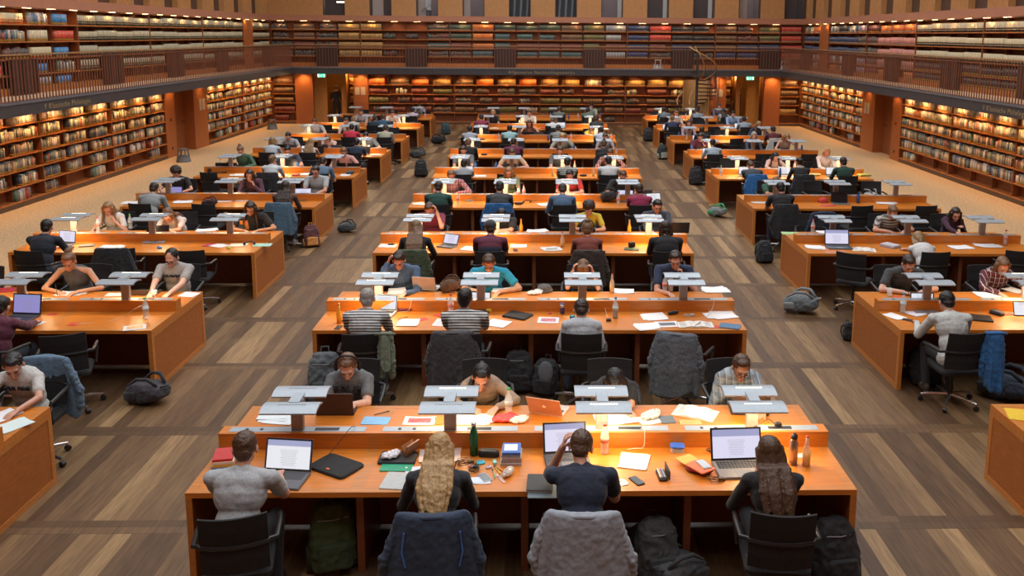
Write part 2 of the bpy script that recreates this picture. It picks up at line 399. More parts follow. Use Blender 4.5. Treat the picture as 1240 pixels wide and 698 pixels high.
    def text(s, loc, rot, size, name='gallery_lettering', mat=TXT, parent=None, ext=.002, spacing=1.0):
        c = bpy.data.curves.new(name, 'FONT'); c.body = s; c.size = size; c.extrude = ext; c.align_x = 'CENTER'; c.align_y = 'CENTER'; c.space_character = spacing; c.resolution_u = 2
        o = bpy.data.objects.new(name, c); COL.objects.link(o); o.location = loc; o.rotation_euler = rot; c.materials.append(mat)
        if parent: o.parent = parent
        TEXTS.append(o); return o
    globals()['text'] = text
    a = text('Allgemeine Nachschlagewerke', (-.15+.1, yb-.006, 2.47), (PI/2, 0, 0), .19, spacing=1.25); tag(a, 'gold lettering Allgemeine Nachschlagewerke on the dark back gallery edge', 'lettering')
    a = text('F Klassische Philologie', (xl+.006, 20.9, 2.47), (PI/2, 0, PI/2), .17, spacing=1.25); tag(a, 'gold lettering F Klassische Philologie on the dark left gallery edge', 'lettering')
    a = text('F Klassische Philologie', (xr-.006, 20.2, 2.47), (PI/2, 0, -PI/2), .17, spacing=1.25); tag(a, 'gold lettering F Klassische Philologie on the dark right gallery edge', 'lettering')
    # railings
    def railing(p0, p1, label, name='gallery_railing'):
        p0 = np.array(p0, float); p1 = np.array(p1, float); L = np.linalg.norm(p1-p0); d = (p1-p0)/L; nrm = np.array([-d[1], d[0]])
        r = thing(name, label, 'railing', (p0[0], p0[1], zt), math.atan2(d[1], d[0]), 'gallery railings')
        hr = G(); hr.rbox((L/2, 0, 1.0), (L, .07, .035), .01); hr.obj('handrail', RAILM, r)
        br = G(); br.ab((0, -.02, .90), (L, .02, .92)); br.ab((0, -.02, .03), (L, .02, .045)); br.obj('rail_bar', BALU, r)
        me = None; n = int(L/.13); pos = [(i+.5)*L/n for i in range(n)]
        vis = sorted(pos, key=lambda t: -1/np.linalg.norm(p0+d*t) if p0[1]+d[1]*t > 17.6 else 1)
        one = set(vis[:100]); g = G()
        for t in pos:
            if t in one:
                if me is None: q = G(); q.ab((-.009, -.012, .0), (.009, .012, .98)); me = q.mesh('baluster', BALU)
                o = bpy.data.objects.new('baluster', me); COL.objects.link(o); o.parent = r; o.location = (t, 0, 0)
            else: g.ab((t-.009, -.012, 0), (t+.009, .012, .98))
        if g.n: o = g.obj('baluster_run', BALU, r); o['kind'] = 'stuff'
        return r
    railing((xl-.06, 12), (xl-.06, yb+.06), 'long bronze baluster railing with brass handrail along the left gallery')
    railing((xl-.06, yb+.06), (xr+.06, yb+.06), 'bronze baluster railing along the back gallery above the lettering')
    railing((xr+.06, yb+.06), (xr+.06, 12), 'long bronze baluster railing with brass handrail along the right gallery')
    return text
# ================================================================== books and bookcases
BOOKS = []      # (centre, size(w,d,h), axis, colour, label colour, style)
PAL = {
 'mix': [(.50,.42,.30),(.42,.33,.22),(.30,.24,.17),(.16,.13,.10),(.06,.06,.07),(.05,.08,.13),(.30,.06,.04),(.20,.22,.20),(.55,.50,.42),(.12,.16,.14),(.36,.27,.16),(.09,.05,.04),(.6,.56,.5),(.22,.18,.15),(.10,.14,.2)],
 'pale': [(.55,.48,.38),(.5,.42,.3),(.62,.56,.46),(.4,.35,.28),(.3,.3,.3),(.2,.2,.22),(.5,.2,.12)],
 'green': [(.045,.07,.045),(.05,.075,.05),(.035,.055,.04)], 'teal': [(.05,.10,.10),(.055,.11,.105)],
 'red': [(.50,.05,.03),(.55,.07,.04)], 'dred': [(.16,.03,.025),(.2,.04,.03),(.12,.03,.03)], 'pink': [(.55,.22,.17),(.5,.2,.16)],
 'gold': [(.42,.25,.07),(.38,.22,.06),(.3,.17,.05)], 'cream': [(.58,.5,.36),(.52,.44,.3)], 'navy': [(.03,.045,.10),(.035,.05,.12)], 'blue': [(.05,.2,.42),(.06,.24,.5)],
 'black': [(.02,.02,.022),(.03,.028,.03)], 'brown': [(.14,.07,.035),(.17,.085,.04),(.11,.055,.03)], 'orange': [(.6,.16,.03)], 'dark': [(.08,.05,.04),(.12,.06,.04),(.05,.05,.05),(.15,.04,.03),(.06,.08,.07)],
 'olive': [(.11,.10,.035),(.14,.12,.045)], 'grey': [(.3,.3,.3),(.36,.35,.33)], 'mauve': [(.3,.2,.24)]}
CN = {'mix': None}
def cname(c):
    r, g, b = c; m = max(c)
    if m < .07: return 'black' if max(c)-min(c) < .02 else ('dark green' if g == m else 'dark blue' if b == m else 'dark brown')
    if r > 2.6*g and r > .25: return 'red'
    if r > 2.0*g: return 'dark red'
    if b > 1.25*r: return 'blue'
    if g >= r: return 'green'
    if m > .48: return 'cream'
    if m > .33 and b > .6*r: return 'grey'
    if m > .3: return 'tan'
    return 'brown'
def fill(cell, axis, face, out, pal, fillr, lab, hmax=.29, stag=False, where=''):
    """cell: (a0, a1, z0, z1) along the axis; books stand with spines near the shelf front"""
    a0, a1, z0, z1 = cell; a = a0+.02; end = a0+.02+(a1-a0-.04)*fillr; H = min(hmax, z1-z0-.06)
    series = pal not in ('mix', 'pale', 'dark'); bh = H*random.uniform(.8, .97); bw = random.uniform(.03, .05); n = 0
    c = random.choice(PAL[pal]); j = 0
    if not series and random.random() < .35: a += random.uniform(0, (a1-a0)*(1-fillr)*.9); end = min(a1-.02, a+(a1-a0-.04)*fillr)
    while a < end:
        if not series:
            bw = random.choice((.018, .022, .028, .034, .042, .055)); bh = H*random.uniform(.66, .98)
            if random.random() < .55: c = random.choice(PAL[pal])
        else: c = PAL[pal][n % len(PAL[pal])] if random.random() < .8 else c
        if a+bw > a1-.01: break
        dep = random.uniform(.15, .19); off = random.uniform(.0, .02)+.02
        kk = 1.25 if pal in ('mix', 'pale') else 1.1; cc = tuple(max(0, x*kk*random.uniform(.85, 1.15)) for x in c)
        p = a+bw/2; x, y = ((face+out*(off+dep/2), p) if axis == 'y' else (p, face+out*(off+dep/2)))
        BOOKS.append(((x, y, z0+bh/2), (bw-.002, dep, bh), axis, cc, lab, where, -out)); a += bw; n += 1
def bookcase(axis, face, out, a0, a1, nb, zs, label, style, panel=None, depth=.26, group='built-in bookcases'):
    """face: coordinate of the shelf fronts; out: +1/-1 direction into the wall; zs: shelf levels from plinth top to head"""
    def bx(g, a, b, d0, d1, z0, z1, m=0):
        if axis == 'y': g.ab((face+out*d0, a, z0), (face+out*d1, b, z1), m)
        else: g.ab((a, face+out*d0, z0), (b, face+out*d1, z1), m)
    c = (face, (a0+a1)/2, 0) if axis == 'y' else ((a0+a1)/2, face, 0)
    r = thing('bookcase', label, 'bookcase', c, 0, group)
    def part(g, nm, m):
        g.xf(t=(-c[0], -c[1], 0)); g.obj(nm, m, r)
    zb = 0. if zs[0] < 1 else 2.63
    g = G(); bx(g, a0, a1, depth, depth+.03, zb, zs[-1]); part(g, 'back_panel', CASE)
    g = G(); bx(g, a0, a1, .0, depth, zb, zs[0]-.03); part(g, 'plinth', PLINTH if zb == 0 else SHELF)
    w = (a1-a0)/nb
    for i, z in enumerate(zs[:-1]):
        g = G(); bx(g, a0, a1, 0, depth, z-.03, z); part(g, 'shelf', SHELF)
    if zs[-1] > 4: g = G(); bx(g, a0, a1, .02, depth, zs[-1]-.03, zs[-1]); part(g, 'top_board', CASE)
    for i in range(nb+1):
        g = G(); t = .010; p = a0+i*w; p = min(max(p, a0+t), a1-t); bx(g, p-t, p+t, .11 if 0 < i < nb else .01, depth-.002, zs[0], zs[-1]-.03); part(g, 'upright', CASE)
    for b in range(nb):
        for t in range(len(zs)-1):
            s = style(b, t, a0+b*w+w/2)
            if panel == b and t < 2:
                if t == 0:
                    g = G(); bx(g, a0+b*w+.02, a0+(b+1)*w-.02, -.12, .0, zs[0]-.15, zs[2]-.0)
                    for k in range(9): q = a0+b*w+.04+k*(w-.08)/9; bx(g, q, q+.05, -.135, -.12, zs[0]-.12, zs[2]-.03)
                    part(g, 'grille_panel', BALUD)
                continue
            if s is None: continue
            pal, fr, lab = s
            fill((a0+b*w+.015, a0+(b+1)*w-.015, zs[t], zs[t+1]), axis, face, out, pal, fr, lab, where=f'{ORD[t]} shelf up, {label[:0]}')
    return r
def build_cases():
    Z6 = [.15, .5, .87, 1.23, 1.59, 1.95, 2.33]; ZB = [.14, .55, .97, 1.39, 1.82, 2.32]; ZU = [2.80, 3.1, 3.47, 3.88, 4.29, 4.68]
    Yl, Wl = (.62, .40, .05), (.55, .5, .42)
    def slow(b, t, p):
        fr = (.5, .7, .82, .85, .88, .93)[t]*random.uniform(.8, 1.1)
        if t == 0 and random.random() < .35: return None
        return ('pale' if t == 5 else 'mix', min(fr, .97), Yl if random.random() < .8 else None)
    def slowR(b, t, p):
        if t == 0 and (p < 27.6) and random.random() < .8: return None
        return ('pale' if t >= 4 and random.random() < .8 else 'mix', random.uniform(.85, .98) if t else .6, Yl if random.random() < .8 else None)
    nm = ['nearest', 'second', 'third', 'fourth', 'fifth', 'sixth']
    for s, X, sd, st in ((-1, XL, 'left', slow), (1, XR, 'right', slowR)):
        ends = [15.0, 18.4, 22.03, 25.66, 29.3]
        for i in range(4):
            bookcase('y', X, s, ends[i], ends[i+1], 3, Z6, f'{nm[i]} bookcase under the {sd} gallery before the wooden door', st)
        for i in range(2):
            bookcase('y', X, s, 32.95+i*4.02, 32.95+(i+1)*4.02, 4, Z6, f'{("nearer", "farther")[i]} bookcase under the {sd} gallery beyond the wooden door', slow)
    # back, lower
    def sback(b, t, p):
        if p < 4 and t == 4: return random.choice([('orange', .8, None), ('red', .9, None), ('pale', .8, None), ('gold', .85, Wl), ('brown', .9, Wl), ('pink', .85, None)])
        if t == 0: return None if random.random() < .75 else ('dark', .5, None)
        if t == 4: return ('gold', .9, Wl)
        return random.choice([('dred', .9, None), ('brown', .9, None), ('dark', .8, Wl), ('dark', .6, None), ('mix', .5, Yl), ('dred', .7, None), ('olive', .9, None)])
    bookcase('x', YB, 1, XL+.02, -11.3, 1, ZB, 'narrow corner bookcase on the back wall beside the left doorway', lambda b, t, p: ('brown' if t > 1 else 'dred', .9, None) if t else ('dred', .6, None))
    for i in range(4):
        bookcase('x', YB, 1, -8.0+i*3.94, -8.0+(i+1)*3.94, 4, ZB, f'{nm[i] if i else "leftmost"} lower bookcase along the back wall between the doorways', sback)
    bookcase('x', YB, 1, 11.0, XR-.02, 1, ZB, 'narrow corner bookcase on the back wall beside the right doorway', lambda b, t, p: ('brown' if t > 1 else 'gold', .85, None) if t else None)
    # upper
    def upL(b, t, p):
        if p < 24.5: 
            return random.choice([('red', .8, Yl), ('mix', .75, Yl), ('cream', .7, Yl), ('blue', .55, Yl), ('dark', .9, Yl), ('orange', .8, (.6, .5, .3, 2)), ('grey', .7, Yl), ('red', .9, Wl)]) if p < 23.8 else (None if t > 2 else ('mix', .5, Yl))
        return None if t == 0 else ('green', .99, (.40, .35, .23, 2))
    def upR(b, t, p):
        if p < 29: return ('black', .98, (.58, .48, .30, 2)) if t > 1 else ('black', .98, (.6, .42, .08))
        if p < 31.5: return ('pink', .97, Wl) if t in (1, 2, 3) else ('orange', .8, Wl)
        if p < 34: return random.choice([('dred', .9, Yl), ('mauve', .9, Yl), ('dark', .9, Wl)])
        return ('navy', .97, Wl) if t in (2, 3) else random.choice([('mix', .8, Wl), ('black', .9, Wl), ('orange', .7, Wl)])
    for s, X, sd, st in ((-1, XL, 'left', upL), (1, XR, 'right', upR)):
        g = G(); g.ab((X, 37.41, 2.63), (X+s*.40, 38.59, 4.68)); struct(g, 'wall_%s_upper_pier' % sd, PIER)
        for i, (a, b, n_) in enumerate(((15.4, 19.8, 4), (19.8, 24.2, 4), (24.2, 28.6, 4), (28.6, 33.0, 4), (33.0, 37.4, 4), (38.6, 40.98, 2))):
            bookcase('y', X, s, a, b, n_, ZU, f'{nm[i]} upper bookcase along the {sd} gallery', st, panel=1)
    def upB(b, t, p):
        L = [None, 'teal', 'teal', 'teal', 'red', 'navy', 'olive', 'black', 'dred', 'brown', 'gold', 'red']
        k = int((p+12.3)/1.02)
        seq = ['dark', 'brown', 'dark', 'gold', 'gold', 'dark', 'dark', 'dark', 'green', 'orange', 'teal', 'teal', 'teal', 'brown', 'olive', 'grey', 'navy', 'red', 'black', 'black', 'brown', 'dark', 'olive', 'red', 'green']
        s = seq[min(k, len(seq)-1)]
        if k in (5, 6): return ('dark', .55, None) if t % 2 else None
        if t == 0: return None
        if t == 1: return ('teal' if 8 < k < 15 else random.choice(['navy', 'dark', s]), .93, Wl)
        if t == 4 and s == 'teal': return ('green', .97, Wl)
        return (s if t > 2 else random.choice([s, s, 'navy', 'dred', 'teal']), random.choice([.98, .95, .7]), Wl)
    w = (XR-XL)/6
    for i in range(6):
        bookcase('x', YB, 1, XL+i*w+(.02 if i == 0 else 0), XL+(i+1)*w-(.02 if i == 5 else 0), 4, ZU, f'{nm[i] if i else "leftmost"} upper bookcase along the back gallery', upB, panel=2)
    # bookcases inside the two niches
    for a, b, l in ((-9.05, -8.66, 'left'), (8.5, 8.95, 'right')):
        bookcase('x', YB+.9, 1, a, b, 1, [.55, .97, 1.39, 1.82, 2.32], f'small lit bookcase inside the {l} back doorway', lambda b, t, p: ('gold', .85, None))
def emit_books():
    # nearest 300 in frame become objects of their own, the rest one object
    sc = []
    for i, b in enumerate(BOOKS):
        u, v, d = proj(b[0])
        if d > 0 and 2 < u < 1238 and 4 < v < 694: sc.append((b[1][2]*b[1][0]/d**2 if b[0][1] < 24 else 0, i))
    sc.sort(reverse=True); ind = sorted(i for _, i in sc[:300]); inds = set(ind)
    m, nt, bs = newmat('book_cloth', .6)
    A = nd(nt, 'ShaderNodeAttribute', attribute_name='Col'); L = nd(nt, 'ShaderNodeAttribute', attribute_name='Lab')
    uv = nd(nt, 'ShaderNodeUVMap'); s = nd(nt, 'ShaderNodeSeparateXYZ'); nt.links.new(uv.outputs[0], s.inputs[0]); v = s.outputs[1]
    f = mth(nt, 'MULTIPLY', mth(nt, 'MULTIPLY', mth(nt, 'GREATER_THAN', v, .06), mth(nt, 'LESS_THAN', v, .22)), L.outputs['Alpha'])
    f2 = mth(nt, 'MULTIPLY', mth(nt, 'MULTIPLY', mth(nt, 'GREATER_THAN', v, .70), mth(nt, 'LESS_THAN', v, .82)), .45)
    big = mth(nt, 'GREATER_THAN', L.outputs['Alpha'], 1.5)
    fb = mth(nt, 'MULTIPLY', big, mth(nt, 'GREATER_THAN', v, .42)); fb = mth(nt, 'MAXIMUM', fb, mth(nt, 'MULTIPLY', big, mth(nt, 'MULTIPLY', mth(nt, 'GREATER_THAN', v, .2), mth(nt, 'LESS_THAN', v, .3))))
    f = mth(nt, 'MULTIPLY', f, mth(nt, 'SUBTRACT', 1, big)); f = mth(nt, 'MAXIMUM', f, fb)
    c = mixc(nt, f, A.outputs['Color'], L.outputs['Color']); c = mixc(nt, f2, c, mixc(nt, .5, c, (.45, .38, .25)))
    nt.links.new(c, bs.inputs['Base Color'])
    BV = np.array([(-1, -1, -1), (1, -1, -1), (1, 1, -1), (-1, 1, -1), (-1, -1, 1), (1, -1, 1), (1, 1, 1), (-1, 1, 1)])/2.
    BF = np.array([(0, 3, 2, 1), (4, 5, 6, 7), (0, 1, 5, 4), (1, 2, 6, 5), (2, 3, 7, 6), (3, 0, 4, 7)])
    BUV = np.where(BV[BF].reshape(-1, 3)[:, 2] > 0, 1., 0.); 
    def mk(name, lst, loc=None):
        n = len(lst); V = np.zeros((n, 8, 3)); C = np.zeros((n, 24, 4)); Lb = np.zeros((n, 24, 4)); C[:, :, 3] = 1
        for i, b in enumerate(lst):
            w, d, h = b[1]; sz = (w, d, h) if b[2] == 'x' else (d, w, h)
            V[i] = BV*np.array(sz)+(np.array(b[0]) if loc is None else 0); C[i, :, :3] = b[3]
            if b[4]: Lb[i, :, :3] = b[4][:3]; Lb[i, :, 3] = 1 if len(b[4]) == 3 else 2
            Lb[i, 0:8, 3] = 0
        me = bpy.data.meshes.new(name); F = (BF[None]+8*np.arange(n)[:, None, None]).reshape(-1)
        me.vertices.add(8*n); me.vertices.foreach_set('co', V.reshape(-1)); me.loops.add(24*n); me.loops.foreach_set('vertex_index', F)
        me.polygons.add(6*n); me.polygons.foreach_set('loop_start', np.arange(6*n)*4); me.polygons.foreach_set('loop_total', np.full(6*n, 4))
        uvl = me.uv_layers.new(name='UVMap'); u = np.zeros((24*n, 2)); u[:, 1] = np.tile(BUV, n); uvl.data.foreach_set('uv', u.reshape(-1))
        for nm, X in (('Col', C), ('Lab', Lb)):
            a = me.color_attributes.new(nm, 'FLOAT_COLOR', 'CORNER'); a.data.foreach_set('color', X.reshape(-1))
        me.update(); me.materials.append(m)
        o = bpy.data.objects.new(name, me); COL.objects.link(o)
        if loc is not None: o.location = loc
        return o
    seen = {}
    for i in ind:
        b = BOOKS[i]; o = mk('book', [b], b[0])
        left = b[0][0] < 0; up = b[0][2] > 2.6
        nb = [cname(BOOKS[j][3]) for j in (i-1, i+1) if 0 <= j < len(BOOKS) and abs(BOOKS[j][0][2]-b[0][2]) < .1 and abs(BOOKS[j][0][1]-b[0][1]) < .2]
        by = ('between %s and %s' % tuple(nb) if len(nb) == 2 else 'beside a %s one' % nb[0] if nb else 'standing alone')
        zz = [2.80, 3.1, 3.47, 3.88, 4.29] if up else [.15, .5, .87, 1.23, 1.59, 1.95]
        t = max(k for k, z in enumerate(zz) if b[0][2] > z-.01)
        bay = int((b[0][1]-15)/1.2)
        lab = f'{"tall" if b[1][2] > .25 else "short" if b[1][2] < .21 else "medium"} {cname(b[3])} book {by}, {("upper" if up else "lower")} {"left" if left else "right"} wall, {ORD[t]} shelf, {ORD[bay % 20]} bay'
        tag(o, ' '.join(lab.split()[:16]), 'book', 'books on the nearest shelves')
    tag(mk('shelved_books', [b for i, b in enumerate(BOOKS) if i not in inds]), 'rows of shelved books filling the bookcases farther along the hall', 'books', kind='stuff')
    print('books', len(BOOKS))
def build_wall_details():
    # piers, doors, niches, notices, exit signs, downlights
    for s, X, nmw in ((-1, XL, 'left'), (1, XR, 'right')):
        g = G()
        for a, b in ((29.3, 30.05), (31.7, 32.95)): g.ab((X, a, 0), (X+s*.45, b, 2.35))
        g.ab((X-s*.005, 29.3, 1.9), (X, 30.05, 1.905)); g.ab((X-s*.005, 31.7, 1.9), (X, 32.95, 1.905))
        struct(g, 'wall_%s_pier' % nmw, PIER)
        d = thing('door_1' if s < 0 else 'door_2', 'x', 'x'); del d['label'], d['category']; d['kind'] = 'structure'
        g = G(); g.ab((X+s*.36, 30.05, 0), (X+s*.42, 31.7, 2.35)); g.obj('door_leaf', DOORW, d)
        g = G(); g.ab((X+s*.36, 31.45, 1.0), (X+s*.30, 31.55, 1.04)); g.ab((X+s*.32, 31.3, 1.01), (X+s*.30, 31.55, 1.04)); g.obj('door_handle', CHROME, d)
        # wall sockets on piers, notices
        g = G()
        for (yy, zz) in ((29.7, .3), (29.7, 1.25)): g.rbox((X-s*.006, yy, zz), (.012, .09, .09), .003)
        o = g.obj('wall_socket', BLACK); tag(o, f'two dark sockets on the pier before the {nmw} door', 'socket')
        g = G(); g.ab((X-s*.012, 32.2, 1.35), (X-s*.002, 32.42, 1.75)); g.ab((X-s*.012, 32.5, 1.35), (X-s*.002, 32.72, 1.75)); tag(g.obj('notice', pmat('notice_paper', (.52, .45, .38), .8)), f'pair of pale notices on the pier beyond the {nmw} door', 'notice')
    g = G()
    for a, b in ((-11.3, -10.5), (-8.66, -8.0), (7.76, 8.48), (10.24, 11.0)): g.ab((a, YB, 0), (b, YB+.45, 2.35)); g.ab((a, YB-.005, 1.88), (b, YB, 1.885)); g.ab((a, YB-.005, .9), (b, YB, .905))
    struct(g, 'wall_back_pier', PIER)
    # niches
    for nm, a, b in (('left', -10.5, -8.66), ('right', 8.48, 10.24)):
        g = G(); y1, y2 = YB+.45, YB+2.6
        g.ab((a-.1, y1, 0), (a, y2, 2.35)); g.ab((b, y1, 0), (b+.1, y2, 2.35)); g.ab((a-.1, y2, 0), (b+.1, y2+.1, 2.35)); g.ab((a-.1, y1, 2.35), (b+.1, y2+.1, 2.45))
        g.ab((a-.1, y1, -.05), (b+.1, y2+.1, 0.001))
        c = -9.1 if nm == 'left' else 9.05
        g.ab((c-.22 if nm == 'left' else c, YB+.5, 0), (c if nm == 'left' else c+.2, YB+1.3, 2.35))
        struct(g, 'wall_niche_'+nm, NICHE)
        g = G(); x = a+.35 if nm == 'left' else b-.35
        R = Matrix.Rotation(.15, 3, 'Z'); g.box((x-.1, YB+.3, 1.17), (.62, .05, 2.3), R=R); o = thing('door_3' if nm == 'left' else 'door_4', 'x', 'x'); del o['label'], o['category']; o['kind'] = 'structure'; g.obj('door_leaf', NICHE, o)
    for x, l in ((-9.75, 'left'), (9.25, 'right')):
        r = thing('exit_sign', f'green exit sign above the {l} back doorway', 'sign', (x, YB-1.4, 2.28))
        g = G(); g.rbox((0, 0, 0), (.34, .05, .15), .01); g.obj('sign_box', pmat('exit_green', (.02, .3, .14), .5, emit=(.03, .7, .35), es=1.2), r)
        g = G(); W = pmat('exit_white', (.8, .9, .85), .5, emit=(.7, 1, .85), es=1.5)
        g.ab((-.15, -.03, -.06), (-.09, -.026, .06)); g.ab((.09, -.03, -.06), (.15, -.026, .06)); g.ell((.01, -.028, .04), (.014, .003, .014)); g.cap((.0, -.028, .02), (-.02, -.028, -.02), .01); g.cap((-.02, -.028, -.02), (-.05, -.028, -.05), .007); g.cap((-.02, -.028, -.02), (.02, -.028, -.05), .007); g.cap((0, -.028, .015), (.04, -.028, 0), .006); g.obj('running_figure', W, r)
    for (x, l) in ((-8.35, 'left'), (8.1, 'right')):
        g = G(); g.ab((x-.24, YB-.012, 1.35), (x-.04, YB-.002, 1.7)); g.ab((x+.03, YB-.012, 1.35), (x+.23, YB-.002, 1.7)); tag(g.obj('notice', pmat('notice_paper', (.5, .45, .4), .8)), f'pair of notices on the back pier beside the {l} doorway', 'notice')
def step_stool(loc, label):
    r = thing('step_stool', label, 'stool', loc, random.uniform(0, 1), 'grey step stools'); S = pmat('stool_grey', (.13, .14, .15), .5, nz=(20, .1))
    if loc[2] > 1: S = pmat('stool_light_grey', (.5, .48, .45), .5, nz=(20, .1))
    g = G(); g.lathe([(.225, .0), (.225, .03), (.20, .12), (.195, .2), (.19, .2)], n=24); g.obj('base', S, r, smooth=False)
    g = G(); g.lathe([(.12, .43), (.155, .43), (.16, .41), (.15, .385)], n=24); g.obj('top_step', S, r)
    for k in range(4):
        a = k*PI/2+.5; g = G(); g.tube([(.185*math.cos(a), .185*math.sin(a), .19), (.14*math.cos(a), .14*math.sin(a), .4)], .022, 8); g.obj('support', S, r)
def spiral_stair():
    cx, cy, R = 6.72, 38.72, .86
    r = thing('spiral_staircase', 'dark spiral staircase with curling brass handrail beside the right back doorway', 'staircase', (cx, cy, 0))
    D = pmat('stair_dark_steel', (.05, .04, .04), .5, nz=(10, .1)); n = 15
    g = G(); g.lathe([(.06, 0), (.06, 3.6)], n=14); g.obj('pole', D, r)
    a0 = PI*1.05; tot = -PI*1.75
    for i in range(n):
        a = a0+tot*i/(n-1); z = 2.62*(i+1)/(n+0.); q = G(); w = .30; ring = []
        for zz in (z-.05, z):
            ring.append(np.array([(.05*math.cos(a-w/2), .05*math.sin(a-w/2), zz), (R*math.cos(a-w/2), R*math.sin(a-w/2), zz), (R*math.cos(a+w/2), R*math.sin(a+w/2), zz), (.05*math.cos(a+w/2), .05*math.sin(a+w/2), zz)]))
        q.ring(ring); q.obj('tread', D, r)
        q = G()
        for t in (-.1, .1): p = ((R-.02)*math.cos(a+t), (R-.02)*math.sin(a+t)); q.tube([(*p, z-.05), (*p, z+.95)], .011, 5)
        q.obj('baluster', D, r)
    pts = [((R-.02)*math.cos(a0+tot*t), (R-.02)*math.sin(a0+tot*t), 1.0+.17+2.5*t) for t in np.linspace(0, 1, 40)]
    g = G(); g.tube(pts, .022, 8); g.obj('handrail', pmat('stair_brass', (.6, .38, .16), .35, .3), r)
    g = G(); pts = [(.30*math.cos(a0+tot*t), .30*math.sin(a0+tot*t), 1.0+.17+2.5*t) for t in np.linspace(0, 1, 40)]; g.tube(pts, .018, 8); g.obj('inner_handrail', pmat('stair_brass', (.6, .38, .16), .35, .3), r)
    # curved wooden panel behind the steps
    g = G(); a1, a2 = PI*.05, PI*.95; out = []
    A = np.linspace(a1, a2, 18)
    P = np.r_[np.c_[(R+.06)*np.cos(A), (R+.06)*np.sin(A)], np.c_[(R+.09)*np.cos(A[::-1]), (R+.09)*np.sin(A[::-1])]]
    P[:, 0] *= .62; P[:, 1] *= .85
    g.ring([np.c_[P, np.full(len(P), z)] for z in (.45, 2.2)]); g.obj('curved_panel', m_wood('stair_panel_wood', (.66, .38, .15), .15, .5, (9, 9, 2)), r)
    g = G(); 
    for k in range(16): a = PI+PI*k/15; g.tube([((R+.1)*math.cos(a), (R+.1)*math.sin(a), .0 if k < 9 else .9), ((R+.1)*math.cos(a), (R+.1)*math.sin(a), 1.1 if k < 9 else 2.3)], .009, 5)
    g.obj('outer_bars', D, r)
# ================================================================== desks, lamps, chairs
def cname_of(c): return COLS[c][2]
DORD = ['front', 'second', 'third', 'fourth', 'fifth', 'sixth', 'seventh', 'eighth', 'ninth']
def deskname(c, k): return f'{DORD[k]} {cname_of(c)} desk'
PROTO = {}
def make_desk(n):
    W = n*MODW; r = thing('reading_desk', 'x', 'desk', (0, 0, 0), 0, 'double sided reading desks')
    T = .04; c0, c1 = .71, .861
    def seams(g, y0, y1, z):
        for i in range(1, n): g.ab((i*MODW-.05, y0, z), (i*MODW+.05, y1, z+.0012), 1)
    for nm, y0, y1 in (('tabletop', 0, c0), ('tabletop', c1, DD)):
        g = G(); g.ab((.0, y0, .70), (W, y1, .74)); g.ab((.0, (y0 if y0 == 0 else y1-.07), .74), (W, (.07 if y0 == 0 else y1), .7415), 1)
        seams(g, y0, y1, .7405); g.ab((0, y0, .74), (.07, y1, .7416), 1); g.ab((W-.07, y0, .74), (W, y1, .7416), 1); g.obj(nm, [DESK, DESKE], r)
    for x in (0, W-.05):
        g = G(); g.ab((x+.004, .004, .0), (x+.046, DD-.004, .70)); s = x-.0 if x == 0 else x+.05; d = -.004 if x == 0 else .004
        xa = x if x == 0 else x+.046
        for (a, b, cc, d2) in ((0, DD, 0, .06), (0, DD, .64, .70), (0, .06, .06, .64), (DD-.06, DD, .06, .64)): g.ab((xa, a, cc), (xa+.004, b, d2), 1)
        g.ab((x+.002, 0, 0), (x+.05-.002, .004, .70), 1); g.ab((x+.002, DD-.004, 0), (x+.048, DD, .70), 1)
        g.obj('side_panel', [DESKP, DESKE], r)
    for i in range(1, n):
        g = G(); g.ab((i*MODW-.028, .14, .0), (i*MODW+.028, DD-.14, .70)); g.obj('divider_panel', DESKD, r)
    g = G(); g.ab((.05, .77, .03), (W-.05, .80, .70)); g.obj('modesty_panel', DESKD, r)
    g = G(); g.ab((0, c0, .70), (W, c1, .877))
    for i in range(1, n): g.ab((i*MODW-.05, c0-.002, .742), (i*MODW+.05, c0, .877), 1)
    g.ab((0, c0-.0015, .862), (W, c0, .878), 1); g.obj('cable_duct', [DESK, DESKE], r)
    for i in range(n):
        x = i*MODW+MODW/2; g = G(); g.ab((x-.56, c0+.03, .877), (x+.56, c1-.03, .880)); p = g.obj('socket_strip', STRIP, r)
        g = G(); g.ab((x+.14, c0+.05, .88), (x+.34, c1-.05, .882)); g.box((x-.42, c0+.075, .881), (.025, .03, .003)); g.box((x-.30, c0+.075, .881), (.025, .03, .003)); g.obj('socket', BLACK, p)
    return r
def make_lamp(on_near, on_far):
    r = thing('desk_lamp', 'x', 'lamp', (0, 0, 0), 0, 'twin-headed desk lamps')
    g = G(); g.rbox((0, 0, .135), (.105, .05, .27), .012); g.obj('stem', STEM, r)
    g = G(); g.ab((-.045, -.10, .262), (.045, .10, .284)); g.obj('bridge', METAL, r)
    for s, on in ((-1, on_near), (1, on_far)):
        g = G(); rs = []; yc = s*.168; hw = .115
        for i in range(7):   # arched wing section swept along x
            pass
        n = 8; top = []; bot = []
        for i in range(n+1):
            t = -1+2*i/n; top.append((yc+t*hw, .288-.024*t*t)); bot.append((yc+t*hw*.97, .272-.022*t*t))
        sec = np.array(top+bot[::-1]); X = .225
        rs = [np.c_[np.full(len(sec), x), sec[:, 0], sec[:, 1]] for x in (-X, X)]
        g.ring(rs); h = g.obj('lamp_head', METAL, r)
        g = G(); 
        for i in range(10): g.ab((-.105+.023*i, yc-.006, .2865), (-.105+.023*i+.014, yc+.006, .2892))
        g.obj('slot', HOLEON if on else HOLE, h)
        if on:
            g = G(); g.ab((-.19, yc-.03, .262), (.19, yc+.03, .266)); g.obj('light_tube', GLOW2, h)
    return r
